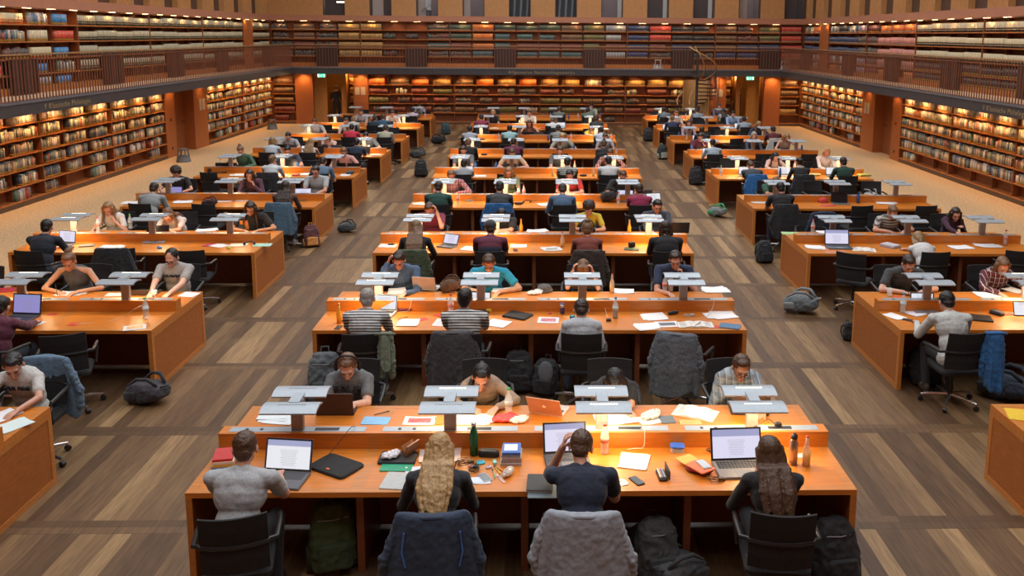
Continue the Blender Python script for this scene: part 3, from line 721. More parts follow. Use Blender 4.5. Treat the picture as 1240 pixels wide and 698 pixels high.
def make_chair():
    r = thing('office_chair', 'x', 'chair', (0, 0, 0), 0, 'black office chairs')
    g = G(); g.lathe([(.028, .08), (.028, .34), (.018, .34), (.018, .43)], n=12); g.obj('gas_column', BLACK, r)
    for k in range(5):
        a = k*2*PI/5+.3; d = np.array((math.cos(a), math.sin(a), 0)); g = G(); g.tube([d*.03+(0, 0, .115), d*.2+(0, 0, .10), d*.31+(0, 0, .08)], [.022, .018, .014], 8); l = g.obj('leg', CHROME, r)
        q = G(); t = Matrix.Rotation(a, 3, 'Z'); q.lathe([(.001, -.022), (.028, -.02), (.028, .02), (.001, .022)], c=tuple(d*.31+(0, 0, .03)), n=12, R=(Matrix.Rotation(a, 3, 'Z') @ Matrix.Rotation(PI/2, 3, 'X'))); q.obj('caster', BLACK, l)
    g = G(); g.rbox((0, 0, .45), (.46, .46, .05), .06); g.obj('seat', BLACKF, r)
    # curved backrest in two joined bands
    def back(z0, z1, y0, y1, w):
        V = []; n = 8
        for (z, y) in ((z0, y0), ((z0+z1)/2, (y0+y1)/2-.006), (z1, y1)):
            f = [(w*(-1+2*i/n), y-.05*(1-(-1+2*i/n)**2), z) for i in range(n+1)]; b = [(p[0], p[1]-.02, p[2]) for p in f[::-1]]; V.append(np.array(f+b))
        return V
    g = G(); g.ring(back(.50, .70, -.205, -.225, .222)); g.obj('lower_backrest', BLACKF, r)
    g = G(); g.ring(back(.72, .935, -.23, -.27, .222)); g.obj('upper_backrest', BLACKF, r)
    for s in (-1, 1):
        g = G(); g.tube([(s*.215, -.235, .71), (s*.27, -.2, .70), (s*.275, .0, .69), (s*.27, .16, .675), (s*.265, .19, .62), (s*.25, .12, .45)], [.016, .018, .02, .018, .015, .014], 8); g.obj('armrest', BLACK, r)
    g = G(); g.tube([(-.225, -.245, .71), (-.12, -.285, .71), (0, -.297, .71), (.12, -.285, .71), (.225, -.245, .71)], .018, 8); g.obj('back_band', BLACK, r)
    return r
USED = {}
def place(key, maker, loc, rz, label, group=None):
    if key not in PROTO: PROTO[key] = maker(); o = PROTO[key]; o.location = loc; o.rotation_euler = (0, 0, rz); o['label'] = label
    else: o = dup(PROTO[key], loc, rz, label)
    if group: o['group'] = group
    return o
# ================================================================== people
def Rm(*a):
    m = Matrix.Identity(3)
    for ax, d in a: m = m @ Matrix.Rotation(math.radians(d), 3, ax)
    return np.array(m)
def ik(S, T, l1, l2, hint):
    S = np.array(S, float); T = np.array(T, float); d = T-S; L = np.linalg.norm(d)
    if L > (l1+l2)*.985: d = d*(l1+l2)*.985/L; T = S+d; L = np.linalg.norm(d)
    if L < abs(l1-l2)+.02: L = abs(l1-l2)+.02
    dn = d/np.linalg.norm(d); a = (l1*l1-l2*l2+L*L)/(2*L); h = math.sqrt(max(l1*l1-a*a, 0)); hint = np.array(hint, float); p = hint-dn*(hint@dn); p /= np.linalg.norm(p)+1e-9
    return S+dn*a+p*h, T
def hand(g, W, d, n, side, curl=25, spread=1.):
    d = np.array(d, float); d /= np.linalg.norm(d); n = np.array(n, float); n -= d*(n@d); n /= np.linalg.norm(n); x = np.cross(d, n)*side   # x: towards the thumb
    for off, ln in ((.030, .070), (.010, .079), (-.010, .073), (-.029, .057)):
        k = W+d*.082+x*off; g.cap(W+d*.008+x*off*.55, k, .0135, .0125, n=8)
        p = k; a = 0
        for seg, r0, r1 in ((.46, .0095, .0088), (.32, .0088, .0080), (.24, .0080, .0070)):
            a += curl; ca, sa = math.cos(math.radians(a)), math.sin(math.radians(a)); q = p+(d*ca-n*sa+x*off*1.6*spread*ca)*ln*seg*1.02; g.cap(p, q, r0, r1, n=8); p = q
    b = W+d*.028+x*.026; m = b+(d*.62+x*.62-n*.28)*.045; g.cap(W+d*.01+x*.012, b, .015, .013, n=8); g.cap(b, m, .0125, .011, n=8); g.cap(m, m+(d*.85+x*.22-n*.3)*.036, .0105, .0085, n=8)
def cloth(col, pat=None, lean=20):
    key = 'cloth_%s_%.3f_%.3f_%.3f' % (pat or 'plain', *col)
    if key in MATS: return MATS[key]
    if not pat: return pmat(key, col, .85, nz=(45, .12), bump=.15, sheen=.1)
    m, nt, b = newmat(key, .85); x, y, z, tc = sepobj(nt); l = math.radians(lean)
    t = mth(nt, 'ADD', mth(nt, 'MULTIPLY', z, math.cos(l)), mth(nt, 'MULTIPLY', y, math.sin(l)))
    fr = lambda v, p, w: mth(nt, 'LESS_THAN', mth(nt, 'FRACT', mth(nt, 'DIVIDE', v, p)), w)
    if pat == 'stripe': o = mixc(nt, fr(t, .031, .42), (.62, .62, .60), col)
    elif pat == 'stripe2': o = mixc(nt, fr(t, .05, .5), (.40, .40, .36), col)
    elif pat == 'plaid':
        o = mixc(nt, mth(nt, 'MULTIPLY', fr(t, .07, .5), .6), col, tuple(c*.4 for c in col)); o = mixc(nt, mth(nt, 'MULTIPLY', fr(x, .06, .5), .5), o, tuple(c*.35 for c in col))
        o = mixc(nt, mth(nt, 'MULTIPLY', fr(x, .06, .12), .7), o, (.6, .6, .58)); o = mixc(nt, mth(nt, 'MULTIPLY', fr(t, .07, .1), .6), o, (.55, .55, .52))
    elif pat == 'speck':
        n = nd(nt, 'ShaderNodeTexNoise'); n.inputs['Scale'].default_value = 190; nt.links.new(tc.outputs['Object'], n.inputs['Vector']); o = mixc(nt, mth(nt, 'GREATER_THAN', n.outputs[0], .55), col, tuple(c*.62 for c in col))
    elif pat == 'two': o = mixc(nt, mth(nt, 'LESS_THAN', t, .88), col, (.03, .035, .06))
    elif pat == 'floral':
        n = nd(nt, 'ShaderNodeTexVoronoi'); n.inputs['Scale'].default_value = 22; nt.links.new(tc.outputs['Object'], n.inputs['Vector']); o = mixc(nt, mth(nt, 'LESS_THAN', n.outputs[0], .35), col, (.75, .7, .65))
    elif pat == 'colorblock': o = mixc(nt, mth(nt, 'LESS_THAN', t, .98), col, (.02, .02, .025))
    nt.links.new(o, b.inputs['Base Color']); return m
HAIRC = {'blond': (.42, .27, .12), 'dblond': (.27, .16, .07), 'lbrown': (.17, .09, .045), 'brown': (.075, .038, .02), 'dbrown': (.03, .017, .011), 'black': (.010, .009, .009), 'grey': (.30, .28, .26)}
def hairmat(h): return pmat('hair_'+h, HAIRC[h], .42, nz=(14, .4, (9, 9, 1.0)), bump=.5)
POSE = {'type': (17, 24), 'write': (27, 34), 'chin': (24, 28), 'head': (27, 36), 'bow': (40, 58), 'fold': (24, 32), 'up': (6, 8), 'read': (22, 36), 'lap': (14, 40)}
def build_person(c, k, side, u, v, top, slv, pat, hair, style, pose, desc, ex=(), label=None, E=.40, yaw=0, trous=None):
    ex = set(ex); lean, hp = POSE[pose]; lean += random.uniform(-3, 3); hp += random.uniform(-4, 4)
    if 'upr' in ex: lean = 13; hp = 34
    x0 = COLS[c][0]; edge = Y0+k*SP; N = side == 'N'
    near = k <= 1; vox = .006 if k == 0 else .0072 if k == 1 else .0095 if k < 4 else .013
    if not N and pose in ('fold', 'bow', 'write') and E == .40: E = .31
    sgn = 1 if N else -1; ry = edge-E if N else edge+DD+E
    def spine(s):
        l = math.radians(lean); P = lambda q, d, a: q+d*s*np.array((0, math.sin(a), math.cos(a)))
        h = np.array((0, 0, .54)); w = P(h, .17, l*.45); ch = P(w, .17, l*1.0); nk = P(ch, .15, l*1.25)
        a = math.radians(min(lean*.9+14, 70)); hd = P(nk, .128, a)+np.array((0, .02, 0)); return h, w, ch, nk, hd
    s = 1.
    for _ in range(4):
        hd = spine(s)[4]; tgt = ony(u, v, ry+sgn*hd[1]); s = max(.88, min(1.10, s+(tgt[2]-hd[2])/.62))
    h, w, ch, nk, hd = spine(s); sk = .90 if 'w' in ex else 1.
    root = (tgt[0]-sgn*0, ry+(yaw and 0), 0)
    P = thing('person', label, 'person', root, 0 if N else PI, 'people studying at the desks'); P.rotation_euler[2] += math.radians(yaw)
    sd = (nk-ch)/np.linalg.norm(nk-ch); fwd = np.array((0, sd[2], -sd[1]))
    sw = .188*s*sk
    body = G()
    skin = SKIN3 if 'tan' in ex else SKIN2 if 'pale' in ex else SKIN
    tor = [(h+(0, .0, .0), (.175*sk+.01, .13, .13)), (w, (.158*sk, .112, .15)), (ch, (.182*sk, .122, .155)), (ch+sd*.075-fwd*.008, (.19*sk, .105, .095))]
    lr = Rm(('X', -lean))
    for p, r in tor: body.ell(p, np.array(r)*.93, R=lr if p is not h else None)
    Rh = Rm(('Z', random.uniform(-8, 8) if 'yaw' not in ex else 25), ('X', -hp), ('Y', random.uniform(-6, 6)))
    H = lambda q: hd+Rh@(np.array(q, float)*1.05)
    body.cap(nk-sd*.04, H((0, -.022, -.06)), .056*sk, .050*sk)
    for q, r in (((0, -.01, .02), (.077, .094, .097)), ((0, .028, -.035), (.060, .066, .076)), ((0, .060, -.098), (.026, .022, .020)), ((.079, -.006, -.012), (.010, .020, .031)), ((-.079, -.006, -.012), (.010, .020, .031))): body.ell(H(q), r, R=Rh)
    body.cap(H((0, .090, .004)), H((0, .108, -.034)), .009, .013, n=8); body.cap(H((-.032, .078, .022)), H((.032, .078, .022)), .015, n=8)
    body.cap(H((-.016, .086, -.068)), H((.016, .086, -.068)), .009, n=8)
    shirt = G(); e = .012
    for p, r in tor: shirt.ell(p, np.array(r)*1.0+e*.7, R=lr if p is not h else None)
    shirt.cap(h+(0, 0, -.02), w, .168*sk, .158*sk, flat=.78)
    # arms
    hands = {}
    dz = .775
    tg = {'type': ((-.12, E+.20, dz), (.12, E+.20, dz)), 'write': ((-.15, E+.12, dz), (.09, E+.13, dz)), 'fold': ((-.01, E+.09, dz), (.0, E+.04, dz+.012)), 'read': ((-.2, E+.16, dz), (.18, E+.18, dz)),
          'bow': ((.08, E+.12, dz), (-.08, E+.18, dz)), 'up': ((-.14, E+.16, dz), (.14, E+.16, dz)), 'lap': ((-.06, .24, .70), (.07, .25, .70))}
    tl, tr = tg.get(pose, tg['type'])
    cheek = lambda t: H((t*.070, .075, -.085))
    if pose == 'chin': 
        if 'rh' in ex: tr = cheek(1)+np.array((.03, .0, -.10))
        else: tl = cheek(-1)+np.array((-.03, .0, -.10))
    if pose == 'head':
        if 'rh' in ex: tr = H((.125, .03, .01))+np.array((.01, 0, -.03))
        else: tl = H((-.125, .03, .01))+np.array((-.01, 0, -.03))
        if 'both' in ex: tr = H((.125, .03, .01))+np.array((.01, 0, -.03))
    skinarm = (.053, .044, .041, .029) if 'w' not in ex else (.044, .036, .033, .024)
    for sg, T in ((-1, tl), (1, tr)):
        S = nk-sd*.055+np.array((sg*sw, 0, 0))+fwd*.005; raised = T[2] > .84
        hint = ((sg*1.0, -.1, -.5) if pose in ('fold', 'bow', 'write', 'read') and not N else (sg*.5, -.15, -.9)) if not raised else (sg*.35, .45, -1.0)
        El, Wr = ik(S, T, .285*s, .255*s, hint)
        if El[1] > E-.03 and El[2] < .785: El = np.array((El[0], El[1], .785))
        a, b, c2, d2 = skinarm
        body.cap(S, El, a, b); body.cap(El, Wr, c2, d2)
        body.cap(nk-sd*.02, S, .05*sk, .05*sk)
        if slv == 't': shirt.cap(nk-sd*.06+np.array((sg*.10, .03, .04)), nk-sd*.10+np.array((sg*.10, .0, .02))+fwd*.08, .018, .02); continue_ = True
        else: shirt.cap(nk-sd*.035+np.array((sg*.035, 0, 0)), S, .056*sk+e, .056*sk+e*.6); shirt.cap(nk-sd*.005+np.array((sg*.03, -.01, 0)), S-np.array((sg*.06, 0, .01)), .05*sk+e*.5, .05*sk+e*.5)
        if slv in ('s', 'l'): shirt.cap(S, S+(El-S)*(.62 if slv == 's' else 1.), a+e*.9, b+(e*1.6 if slv == 's' else e*.9))
        if slv == 'l': shirt.cap(El, Wr-(Wr-El)*.06, c2+e, d2+e*.9)
        d = Wr-El; d /= np.linalg.norm(d)
        if raised: dd = d*.4+np.array((-sg*.25, .1, .9)) if pose == 'head' else d*.5+np.array((-sg*.1, .05, .8)); nn = np.array((sg*1., 0, .1)); hand(body, Wr, dd, nn, -sg, 28 if pose == 'head' else 40)
        elif pose in ('write', 'lap') and sg == 1 or pose == 'fold': hand(body, Wr, d*.6+np.array((-sg*.35, .4, -.08)), (0, 0, 1), sg*(-1), 42)
        else: hand(body, Wr, d*.5+np.array((-sg*.15, .7, -.10)), (0, 0, 1), sg*(-1), 17)
        hands[sg] = (Wr, d)
    # legs
    tro = G(); kn = []
    for sg in (-1, 1):
        kx = sg*(.10 if 'w' in ex else .135); K = np.array((kx, .44, .53)); A = np.array((kx*1.05, .34, .09))
        if 'tuck' in ex: A = np.array((kx*1.3, -.02, .10))
        hip = h+np.array((sg*.085, .02, -.01)); body.cap(hip, K, .075, .052); body.cap(K, A, .052, .034); body.cap(A, A+(0, .12, -.035), .032, .026)
        tro.cap(hip, K, .088, .066); tro.cap(K, K+(A-K)*(.86 if 'ankle' in ex else .97), .066, .050 if 'w' not in ex else .042)
        kn.append(A)
    tro.ell(h+(0, 0, -.02), (.172*sk+.01, .135, .105))
    soft(body, 'body', skin, P, vox, 2 if near else 3)
    soft(shirt, 'shirt', cloth(top, pat), P, max(vox, .009) if near else vox*1.15, 4, (.012, .06) if near else None)
    T = trous or random.choice([(.02, .025, .04), (.012, .012, .014), (.04, .06, .11), (.03, .03, .035)])
    soft(tro, 'trousers', cloth(T), P, max(.012, vox*1.2), 3)
    shoec = (.45, .45, .45) if 'wshoe' in ex else random.choice([(.02, .02, .02), (.3, .3, .3), (.06, .04, .03)])
    for A in kn:
        g = G(); g.ell(A+(0, .05, -.045), (.045, .125, .042)); g.ell(A+(0, -.02, -.02), (.04, .055, .055)); g.cap(A+(0, -.05, -.068), A+(0, .12, -.068), .038, .036, flat=.45); g.obj('shoe', pmat('shoe_%.2f' % shoec[0], shoec, .7), P, smooth=True)
    # hair
    if style != 'bald':
        g = G(); big = 1.0 if style != 'buzz' else .98
        g.ell(H((0, -.024, .030)), np.array((.087, .098, .095))*big, R=Rh); g.ell(H((0, -.055, -.03)), np.array((.068, .052, .062))*big, R=Rh)
        if style != 'buzz': g.ell(H((.0, .028, .088)), (.058, .048, .030), R=Rh)
        dsp = (.010, .02)
        bk = -fwd
        if style in ('long', 'longf', 'wavy'):
            ln = .34 if style != 'wavy' else .36; dsp = (.012, .03) if style == 'wavy' else (.006, .03)
            front = style == 'longf'
            for j in range(9):
                t = -1+j/4.; wv = (.014 if style == 'wavy' else .004)
                p0 = H((t*.07, -.07+.03*abs(t), .02)); p1 = H((t*.085, -.085+.05*abs(t), -.09)); p2 = nk+np.array((t*.095, 0, .0))+bk*.085+sd*.02
                p3 = p2-sd*(ln*.45)+np.array((t*.02+random.uniform(-wv, wv), 0, 0))+bk*.035; p4 = p3-sd*(ln*.5*random.uniform(.75, 1.1))-np.array((t*.02, 0, 0))+np.array((random.uniform(-wv, wv), 0, 0))+bk*.005
                g.cap(p0, p1, .032, .03, n=8); g.cap(p1, p2, .03, .028, n=8); g.cap(p2, p3, .026, .021, n=8); g.cap(p3, p4, .020, .010, n=8)
            if near:
                for j in range(22):
                    t = random.uniform(-1, 1); ph = random.uniform(0, 6); wa = .012 if style == 'wavy' else .002; P0 = H((t*.075, -.10+.045*abs(t), .03)); P1 = H((t*.09, -.105+.05*abs(t), -.09)); P2 = nk+np.array((t*.10, 0, 0))+bk*.10+sd*.02; P3 = P2-sd*(ln*.5)+bk*.045; P4 = P3-sd*(ln*.5*random.uniform(.7, 1.15))-np.array((t*.02, 0, 0))
                    pts = [P0, (P0+P1)/2, P1, (P1+P2)/2, P2, (P2+P3)/2, P3, (P3+P4)/2, P4]; pts = [q+np.array((wa*math.sin(ph+i*1.5), 0, 0))+bk*wa*.6*math.cos(ph+i*1.5) for i, q in enumerate(pts)]
                    g.tube(pts, [.012, .014, .015, .015, .015, .015, .014, .011, .005], 7)
            for t in (-1, 1):
                if front or not N:
                    a = H((t*.078, .02, .03)); b = H((t*.088, .03, -.10)); cq = b+np.array((t*.02, .02, -.16)); g.cap(a, b, .026, .026, n=8); g.cap(b, cq, .028, .018, n=8); g.cap(cq, cq+np.array((0, .01, -.08)), .018, .01, n=8)
                else: g.cap(H((t*.078, .0, .02)), H((t*.085, -.02, -.10)), .026, .024, n=8)
        elif style == 'pony':
            a = H((0, -.115, .04))
            if not N: q1 = H((.06, -.07, -.05)); q2 = nk+np.array((.10, .07, .0)); g.cap(a, q1, .03, .028, n=8); g.cap(q1, q2, .028, .026, n=8); g.cap(q2, q2+np.array((.0, .05, -.17)), .026, .012, n=8)
            g.cap(a, a+Rh@np.array((0, -.03, -.06)), .026, .028, n=8); b = a+Rh@np.array((0, -.03, -.06)); g.cap(b, b+np.array((.02, -.02, -.15)), .028, .014, n=8)
        elif style == 'bun': g.ell(H((0, -.075, .115)), (.043, .043, .038), R=Rh)
        elif style == 'bunl': g.ell(H((0, -.13, .0)), (.045, .04, .042), R=Rh)
        elif style in ('bob', 'down'):
            for t in (-1, -.6, 0, .6, 1): g.cap(H((t*.075, -.05+.05*abs(t), .02)), H((t*.082, -.06+.06*abs(t), -.09)), .034, .030, n=8)
            if style == 'down':
                for t in (-.05, -.02, .02, .05): g.cap(H((t, .05, .09)), H((t*1.3, .10, -.02)), .028, .022, n=8)
        elif style == 'curly': g.ell(H((0, -.03, .05)), (.115, .115, .10), R=Rh); g.ell(H((0, -.06, -.02)), (.10, .07, .08), R=Rh); dsp = (.035, .03)
        soft(g, 'hair', hairmat(hair), P, max(vox, .007), 1, dsp)
    F = not N or 'face' in ex
    if F and k <= 3:
        for t in (-1, 1):
            g = G(); g.cap(H((t*.022, .087, -.004)), H((t*.042, .080, -.004)), .0045, n=6); g.obj('eye', pmat('eye_lash_shade', (.16, .08, .06), .5), P, smooth=True)  # lowered eye as a lash line, with skin-toned shadow put into its colour
            g = G(); g.cap(H((t*.018, .094, .024)), H((t*.046, .084, .026)), .0045, n=6); g.obj('eyebrow', hairmat(hair if hair != 'blond' else 'lbrown'), P, smooth=True)
        g = G(); g.cap(H((-.018, .0925, -.066)), H((.018, .0925, -.066)), .0065, n=6, flat=.7); g.obj('lips', pmat('lip', (.42, .14, .12), .5), P, smooth=True)
    if 'phones' in ex:
        g = G(); g.tube([H((.103*math.cos(a), -.01, .02+.128*math.sin(a))) for a in np.linspace(0, PI, 15)], .011, 8); b = g.obj('headphones', BLACK, P, smooth=True)
        for t in (-1, 1): g = G(); g.ell(H((t*.102, -.008, -.012)), (.022, .038, .045), R=Rh); g.obj('ear_cup', BLACK, b, smooth=True)
    if 'glass' in ex:
        g = G()
        for t in (-1, 1): g.tube([H((t*.034+.022*math.cos(a), .104, -.004+.018*math.sin(a))) for a in np.linspace(0, 2*PI, 13)], .0025, 5); g.tube([H((t*.056, .102, 0)), H((t*.082, .0, 0))], .0025, 5)
        g.tube([H((-.012, .106, 0)), H((.012, .106, 0))], .0025, 5); g.obj('glasses', BLACK, P)
    if 'cap' in ex:
        g = G(); g.ell(H((0, -.02, .045)), (.095, .105, .085), R=Rh); g.obj('cap', cloth((.05, .05, .055)), P, smooth=True)
    if 'scarf' in ex:
        g = G(); g.tube([nk+np.array((.075*math.cos(a), .07*math.sin(a), .02)) for a in np.linspace(0, 2*PI, 12)], .022, 8); g.obj('scarf', cloth((.5, .5, .48)), P, smooth=True)
    if pose == 'write':
        Wr, d = hands[1]; g = G(); p = Wr+np.array((-.03, .075, .01)); g.tube([p+(-.01, .03, -.03), p+(.03, -.02, .10)], .004, 6)
        o = g.obj('pen', BLACK); o.matrix_world = Matrix.Translation(Vector(root)) @ Matrix.Rotation(P.rotation_euler[2], 4, 'Z'); tag(o, f'pen held by {desc}'[:80], 'pen')
        o['label'] = ' '.join(f'pen held by {label}'.split()[:16])
    P['chest'] = [float(q) for q in (ch+fwd*.13)]; P['lean'] = lean
    return P
# ================================================================== soft goods
def jacket(loc, rz, col, label, name='jacket', pat=None, trim=None, length=.5, wide=1., mat=None, seed=0, half=False):
    """a garment hung over a chair back: chair-local frame, back at y=-.27, top z=.935"""
    rs = random.Random(seed); r = thing(name, label, 'jacket' if name != 'cardigan' else 'cardigan', loc, rz, 'clothes hung on chairs')
    m = mat or cloth(col, pat); g = G(); n = 28; rings = []
    w0 = .225*wide
    for (z, w, d, yc) in ((.968, .80, .02, -.268), (.962, .93, .032, -.270), (.945, 1.0, .042, -.273), (.90, 1.06, .05, -.278), (.82, 1.10, .055, -.285), (.74, 1.14, .058, -.29), (.66, 1.18, .062, -.295), (.58, 1.22, .066, -.30), (.94-length, 1.26, .07, -.305), (.925-length, 1.22, .055, -.305)):
        a = np.arange(n)*2*PI/n; f = max(0, (.93-z)*.075)
        ridge = 1-np.abs(np.sin(a*4+seed*1.7+z*1.5))*1.6; ridge2 = 1-np.abs(np.sin(a*6.5+seed*.9-z*2))*1.5
        x = np.sign(np.cos(a))*np.abs(np.cos(a))**.7*w0*w; y = np.sign(np.sin(a))*np.abs(np.sin(a))**.8*d
        y = y+np.sign(np.sin(a))*f*(ridge*.7+ridge2*.45)*np.abs(np.sin(a))**.5
        rings.append(np.c_[x*(1+f*.8*np.sin(3*a+seed)), yc-.012-.050*np.clip(1-(x/.225)**2, 0, 1)+y, np.full(n, z)+(.035*np.sin(a*2+seed)+.02*np.sin(a*5+seed*2))*(z < .6)])
    g.ring(rings[::-1])
    soft(g, 'body_panel', m, r, .009, 1, (.012, .045))
    for sg in (-1, 1):
        if half and sg == 1: continue
        g = G(); p = [np.array((sg*.20*wide, -.275, .915)), np.array((sg*(.235+rs.random()*.02)*wide, -.285, .78)), np.array((sg*(.265+rs.random()*.03)*wide, -.30, .62)), np.array((sg*(.25+rs.random()*.05)*wide, -.29, .46))]
        for i in range(3): g.cap(p[i], p[i+1], (.04, .052, .05)[i], (.052, .05, .043)[i], flat=.7)
        soft(g, 'sleeve', m, r, .009, 1, (.022, .035))
    g = G(); g.tube([(-.11, -.335, .945), (-.05, -.358, .955), (0, -.362, .958), (.05, -.358, .955), (.11, -.335, .945)], .016, 8); g.obj('collar', m, r, smooth=True)
    if trim:
        t = cloth(trim)
        for sg in (-1, 1):
            g = G(); g.tube([(sg*.165*wide, -.365, .86), (sg*.18*wide, -.375, .72), (sg*.16*wide, -.385, .62)], .006, 6); g.obj('piping', t, r)
    return r
def backpack(loc, rz, col, label, lying=False, sc=1., col2=None, open_=False):
    r = thing('backpack', label, 'backpack', loc, rz, 'bags on the floor'); m = cloth(col); m2 = cloth(col2 or tuple(c*.6 for c in col)); r.scale = (sc,)*3
    T = Rm(('X', 82)) if lying else Rm(('X', -10)); off = np.array((0, 0, .10 if lying else .0))
    tr = lambda p: T@(np.array(p, float))+off+np.array((0, .2 if lying else 0, 0))
    g = G(); n = 24; a = np.arange(n)*2*PI/n; rings = []
    for z, w, d in ((.01, .13, .07), (.03, .155, .095), (.15, .158, .11), (.28, .152, .10), (.38, .135, .085), (.44, .10, .06), (.455, .06, .03)):
        q = np.c_[np.sign(np.cos(a))*np.abs(np.cos(a))**.5*w, np.sign(np.sin(a))*np.abs(np.sin(a))**.5*d, np.full(n, z)]; rings.append(np.array([tr(p) for p in q]))
    g.ring(rings); soft(g, 'bag', m, r, .011, 1, (.035, .06))
    g = G(); g.rbox((0, 0, 0), (.22, .07, .17), .03, seg=4); g.xf(T, tr((0, -.115, .12))); soft(g, 'front_pocket', m2, r, .011, 2, (.02, .04))
    for sg in (-1, 1): g = G(); g.rbox((0, 0, 0), (.05, .10, .15), .02); g.xf(T, tr((sg*.155, 0, .10))); g.obj('side_pocket', m2, r, smooth=True)
    g = G(); g.tube([tr((-.035, .06, .43)), tr((-.03, .07, .49)), tr((.03, .07, .49)), tr((.035, .06, .43))], .010, 7); g.obj('top_handle', m2, r, smooth=True)
    for sg in (-1, 1):
        g = G(); g.tube([tr((sg*.06, .08, .41)), tr((sg*.10, .17, .33)), tr((sg*.12, .18, .20)), tr((sg*.13, .11, .06))], [.018, .022, .02, .01], 7); g.obj('shoulder_strap', m2, r, smooth=True)
    g = G(); g.tube([tr((-.13, -.02, .37)), tr((-.10, -.08, .36)), tr((0, -.098, .355)), tr((.10, -.08, .36)), tr((.13, -.02, .37))], .004, 5); g.obj('zip', pmat('zip_grey', (.25, .25, .27), .4), r)
    if open_: g = G(); g.ell(tr((.02, -.10, .30)), (.10, .02, .14), R=T); g.obj('open_flap', cloth((.12, .13, .15)), r, smooth=True)
    return r
# ================================================================== things on the desks
def screenmat(kind):
    key = 'screen_'+kind
    if key in MATS: return MATS[key]
    m, nt, b = newmat(key, .2); x, y, z, tc = sepobj(nt)
    bg = {'doc': (.72, .70, .88), 'page': (.80, .80, .86), 'violet': (.28, .25, .55), 'dark': (.02, .02, .025), 'web': (.75, .78, .85)}[kind]
    if kind == 'dark': b.inputs['Base Color'].default_value = (*bg, 1); return m
    ln = mth(nt, 'LESS_THAN', mth(nt, 'FRACT', mth(nt, 'DIVIDE', z, .0125)), .32)
    rag = wnoise(nt, comb(nt, 0, mth(nt, 'FLOOR', mth(nt, 'DIVIDE', z, .0125)), 2)); w = mth(nt, 'LESS_THAN', mth(nt, 'ABSOLUTE', x), mth(nt, 'ADD', .045, mth(nt, 'MULTIPLY', rag, .03)))
    zz = mth(nt, 'MULTIPLY', mth(nt, 'GREATER_THAN', z, .04), mth(nt, 'LESS_THAN', z, .165))
    f = mth(nt, 'MULTIPLY', mth(nt, 'MULTIPLY', ln, w), zz); c = mixc(nt, mth(nt, 'MULTIPLY', f, .55), bg, (.25, .25, .3))
    c = mixc(nt, mth(nt, 'MULTIPLY', mth(nt, 'GREATER_THAN', z, .192), .8), c, (.25, .27, .5))
    b.inputs['Base Color'].default_value = (.02, .02, .02, 1); nt.links.new(c, b.inputs['Emission Color']); b.inputs['Emission Strength'].default_value = 1.0
    return m
def laptop(w=.34, d=.24, col=(.03, .03, .032), kind='doc', ang=105, logo=False, h=None, lidcol=None):
    def mk():
        r = thing('laptop', 'x', 'laptop'); hh = h or d*.92; cm = pmat('laptop_%.2f_%.2f' % (col[0], col[2]), col, .4, nz=(20, .05)); lm = cm if not lidcol else pmat('lid_%.2f_%.2f' % (lidcol[0], lidcol[2]), lidcol, .4, nz=(9, .12))
        g = G(); g.rbox((0, 0, .009), (w, d, .018), .012); g.obj('base', cm, r)
        g = G(); kw = w*.86/13
        for a in range(13):
            for b in range(5): g.ab((-w*.43+a*kw, d*.02+b*d*.085, .018), (-w*.43+a*kw+kw*.84, d*.02+b*d*.085+d*.07, .0205))
        g.obj('keyboard', BLACK if col[0] > .1 else pmat('key_grey', (.07, .07, .075), .5), r)
        g = G(); g.rbox((0, -d*.27, .0185), (w*.3, d*.32, .002), .005); g.obj('touchpad', pmat('touchpad', tuple(min(1, c*1.3+.01) for c in col), .3), r)
        a = math.radians(ang-90); Rl = np.array(Matrix.Rotation(-a, 3, 'X')); t = np.array((0, d/2, .012))
        g = G(); g.rbox((0, 0, hh/2), (w, .008, hh), .004); o = g.obj('lid', lm, r); o.location = t; o.rotation_euler = (-a, 0, 0)
        g = G(); g.ab((-w/2+.006, -.0052, .012), (w/2-.006, -.0045, hh-.004)); g.obj('bezel', BLACK, o)
        g = G(); g.ab((-w/2+.016, -.0062, .022), (w/2-.016, -.0055, hh-.014)); g.obj('display', screenmat(kind), o)
        if logo:
            L = G(); W = pmat('logo_white', (.85, .85, .85), .3)
            def disc(cx, cz, rr, flat=1.): L.ring([np.array([(cx+rr*math.cos(q), yy, cz+rr*flat*math.sin(q)) for q in np.linspace(0, 2*PI, 17)[:-1]]) for yy in (.0042, .0055)])
            n = 28; out = []
            for q in np.linspace(0, 2*PI, n, endpoint=False):
                rr = .016*(1+.06*math.cos(2*q)-.10*max(0, math.sin(q))**6-.06*max(0, -math.sin(q))**8); x, z = rr*math.cos(q), rr*1.05*math.sin(q)
                dx, dz = x+.0175, z-.002     # a round bite on one side
                dd = math.hypot(dx, dz)
                if dd < .0075: x, z = -.0175+dx/dd*.0075, .002+dz/dd*.0075
                out.append((x, z))
            L.ring([np.array([(x, yy, hh/2+z) for x, z in out]) for yy in (.0042, .0055)])
            L.ring([np.array([(-.001+.0035*math.cos(q)-.0*1, yy, hh/2+.0215+.0055*math.sin(q)) for q in np.linspace(0, 2*PI, 9)[:-1]]) for yy in (.0042, .0055)])
            L.obj('logo', W, o)
        return r
    return mk
def glassm(col, a=.35, name=None): return pmat('clear_%.2f_%.2f_%.2f' % col, col, .08, alpha=a, spec=.8)
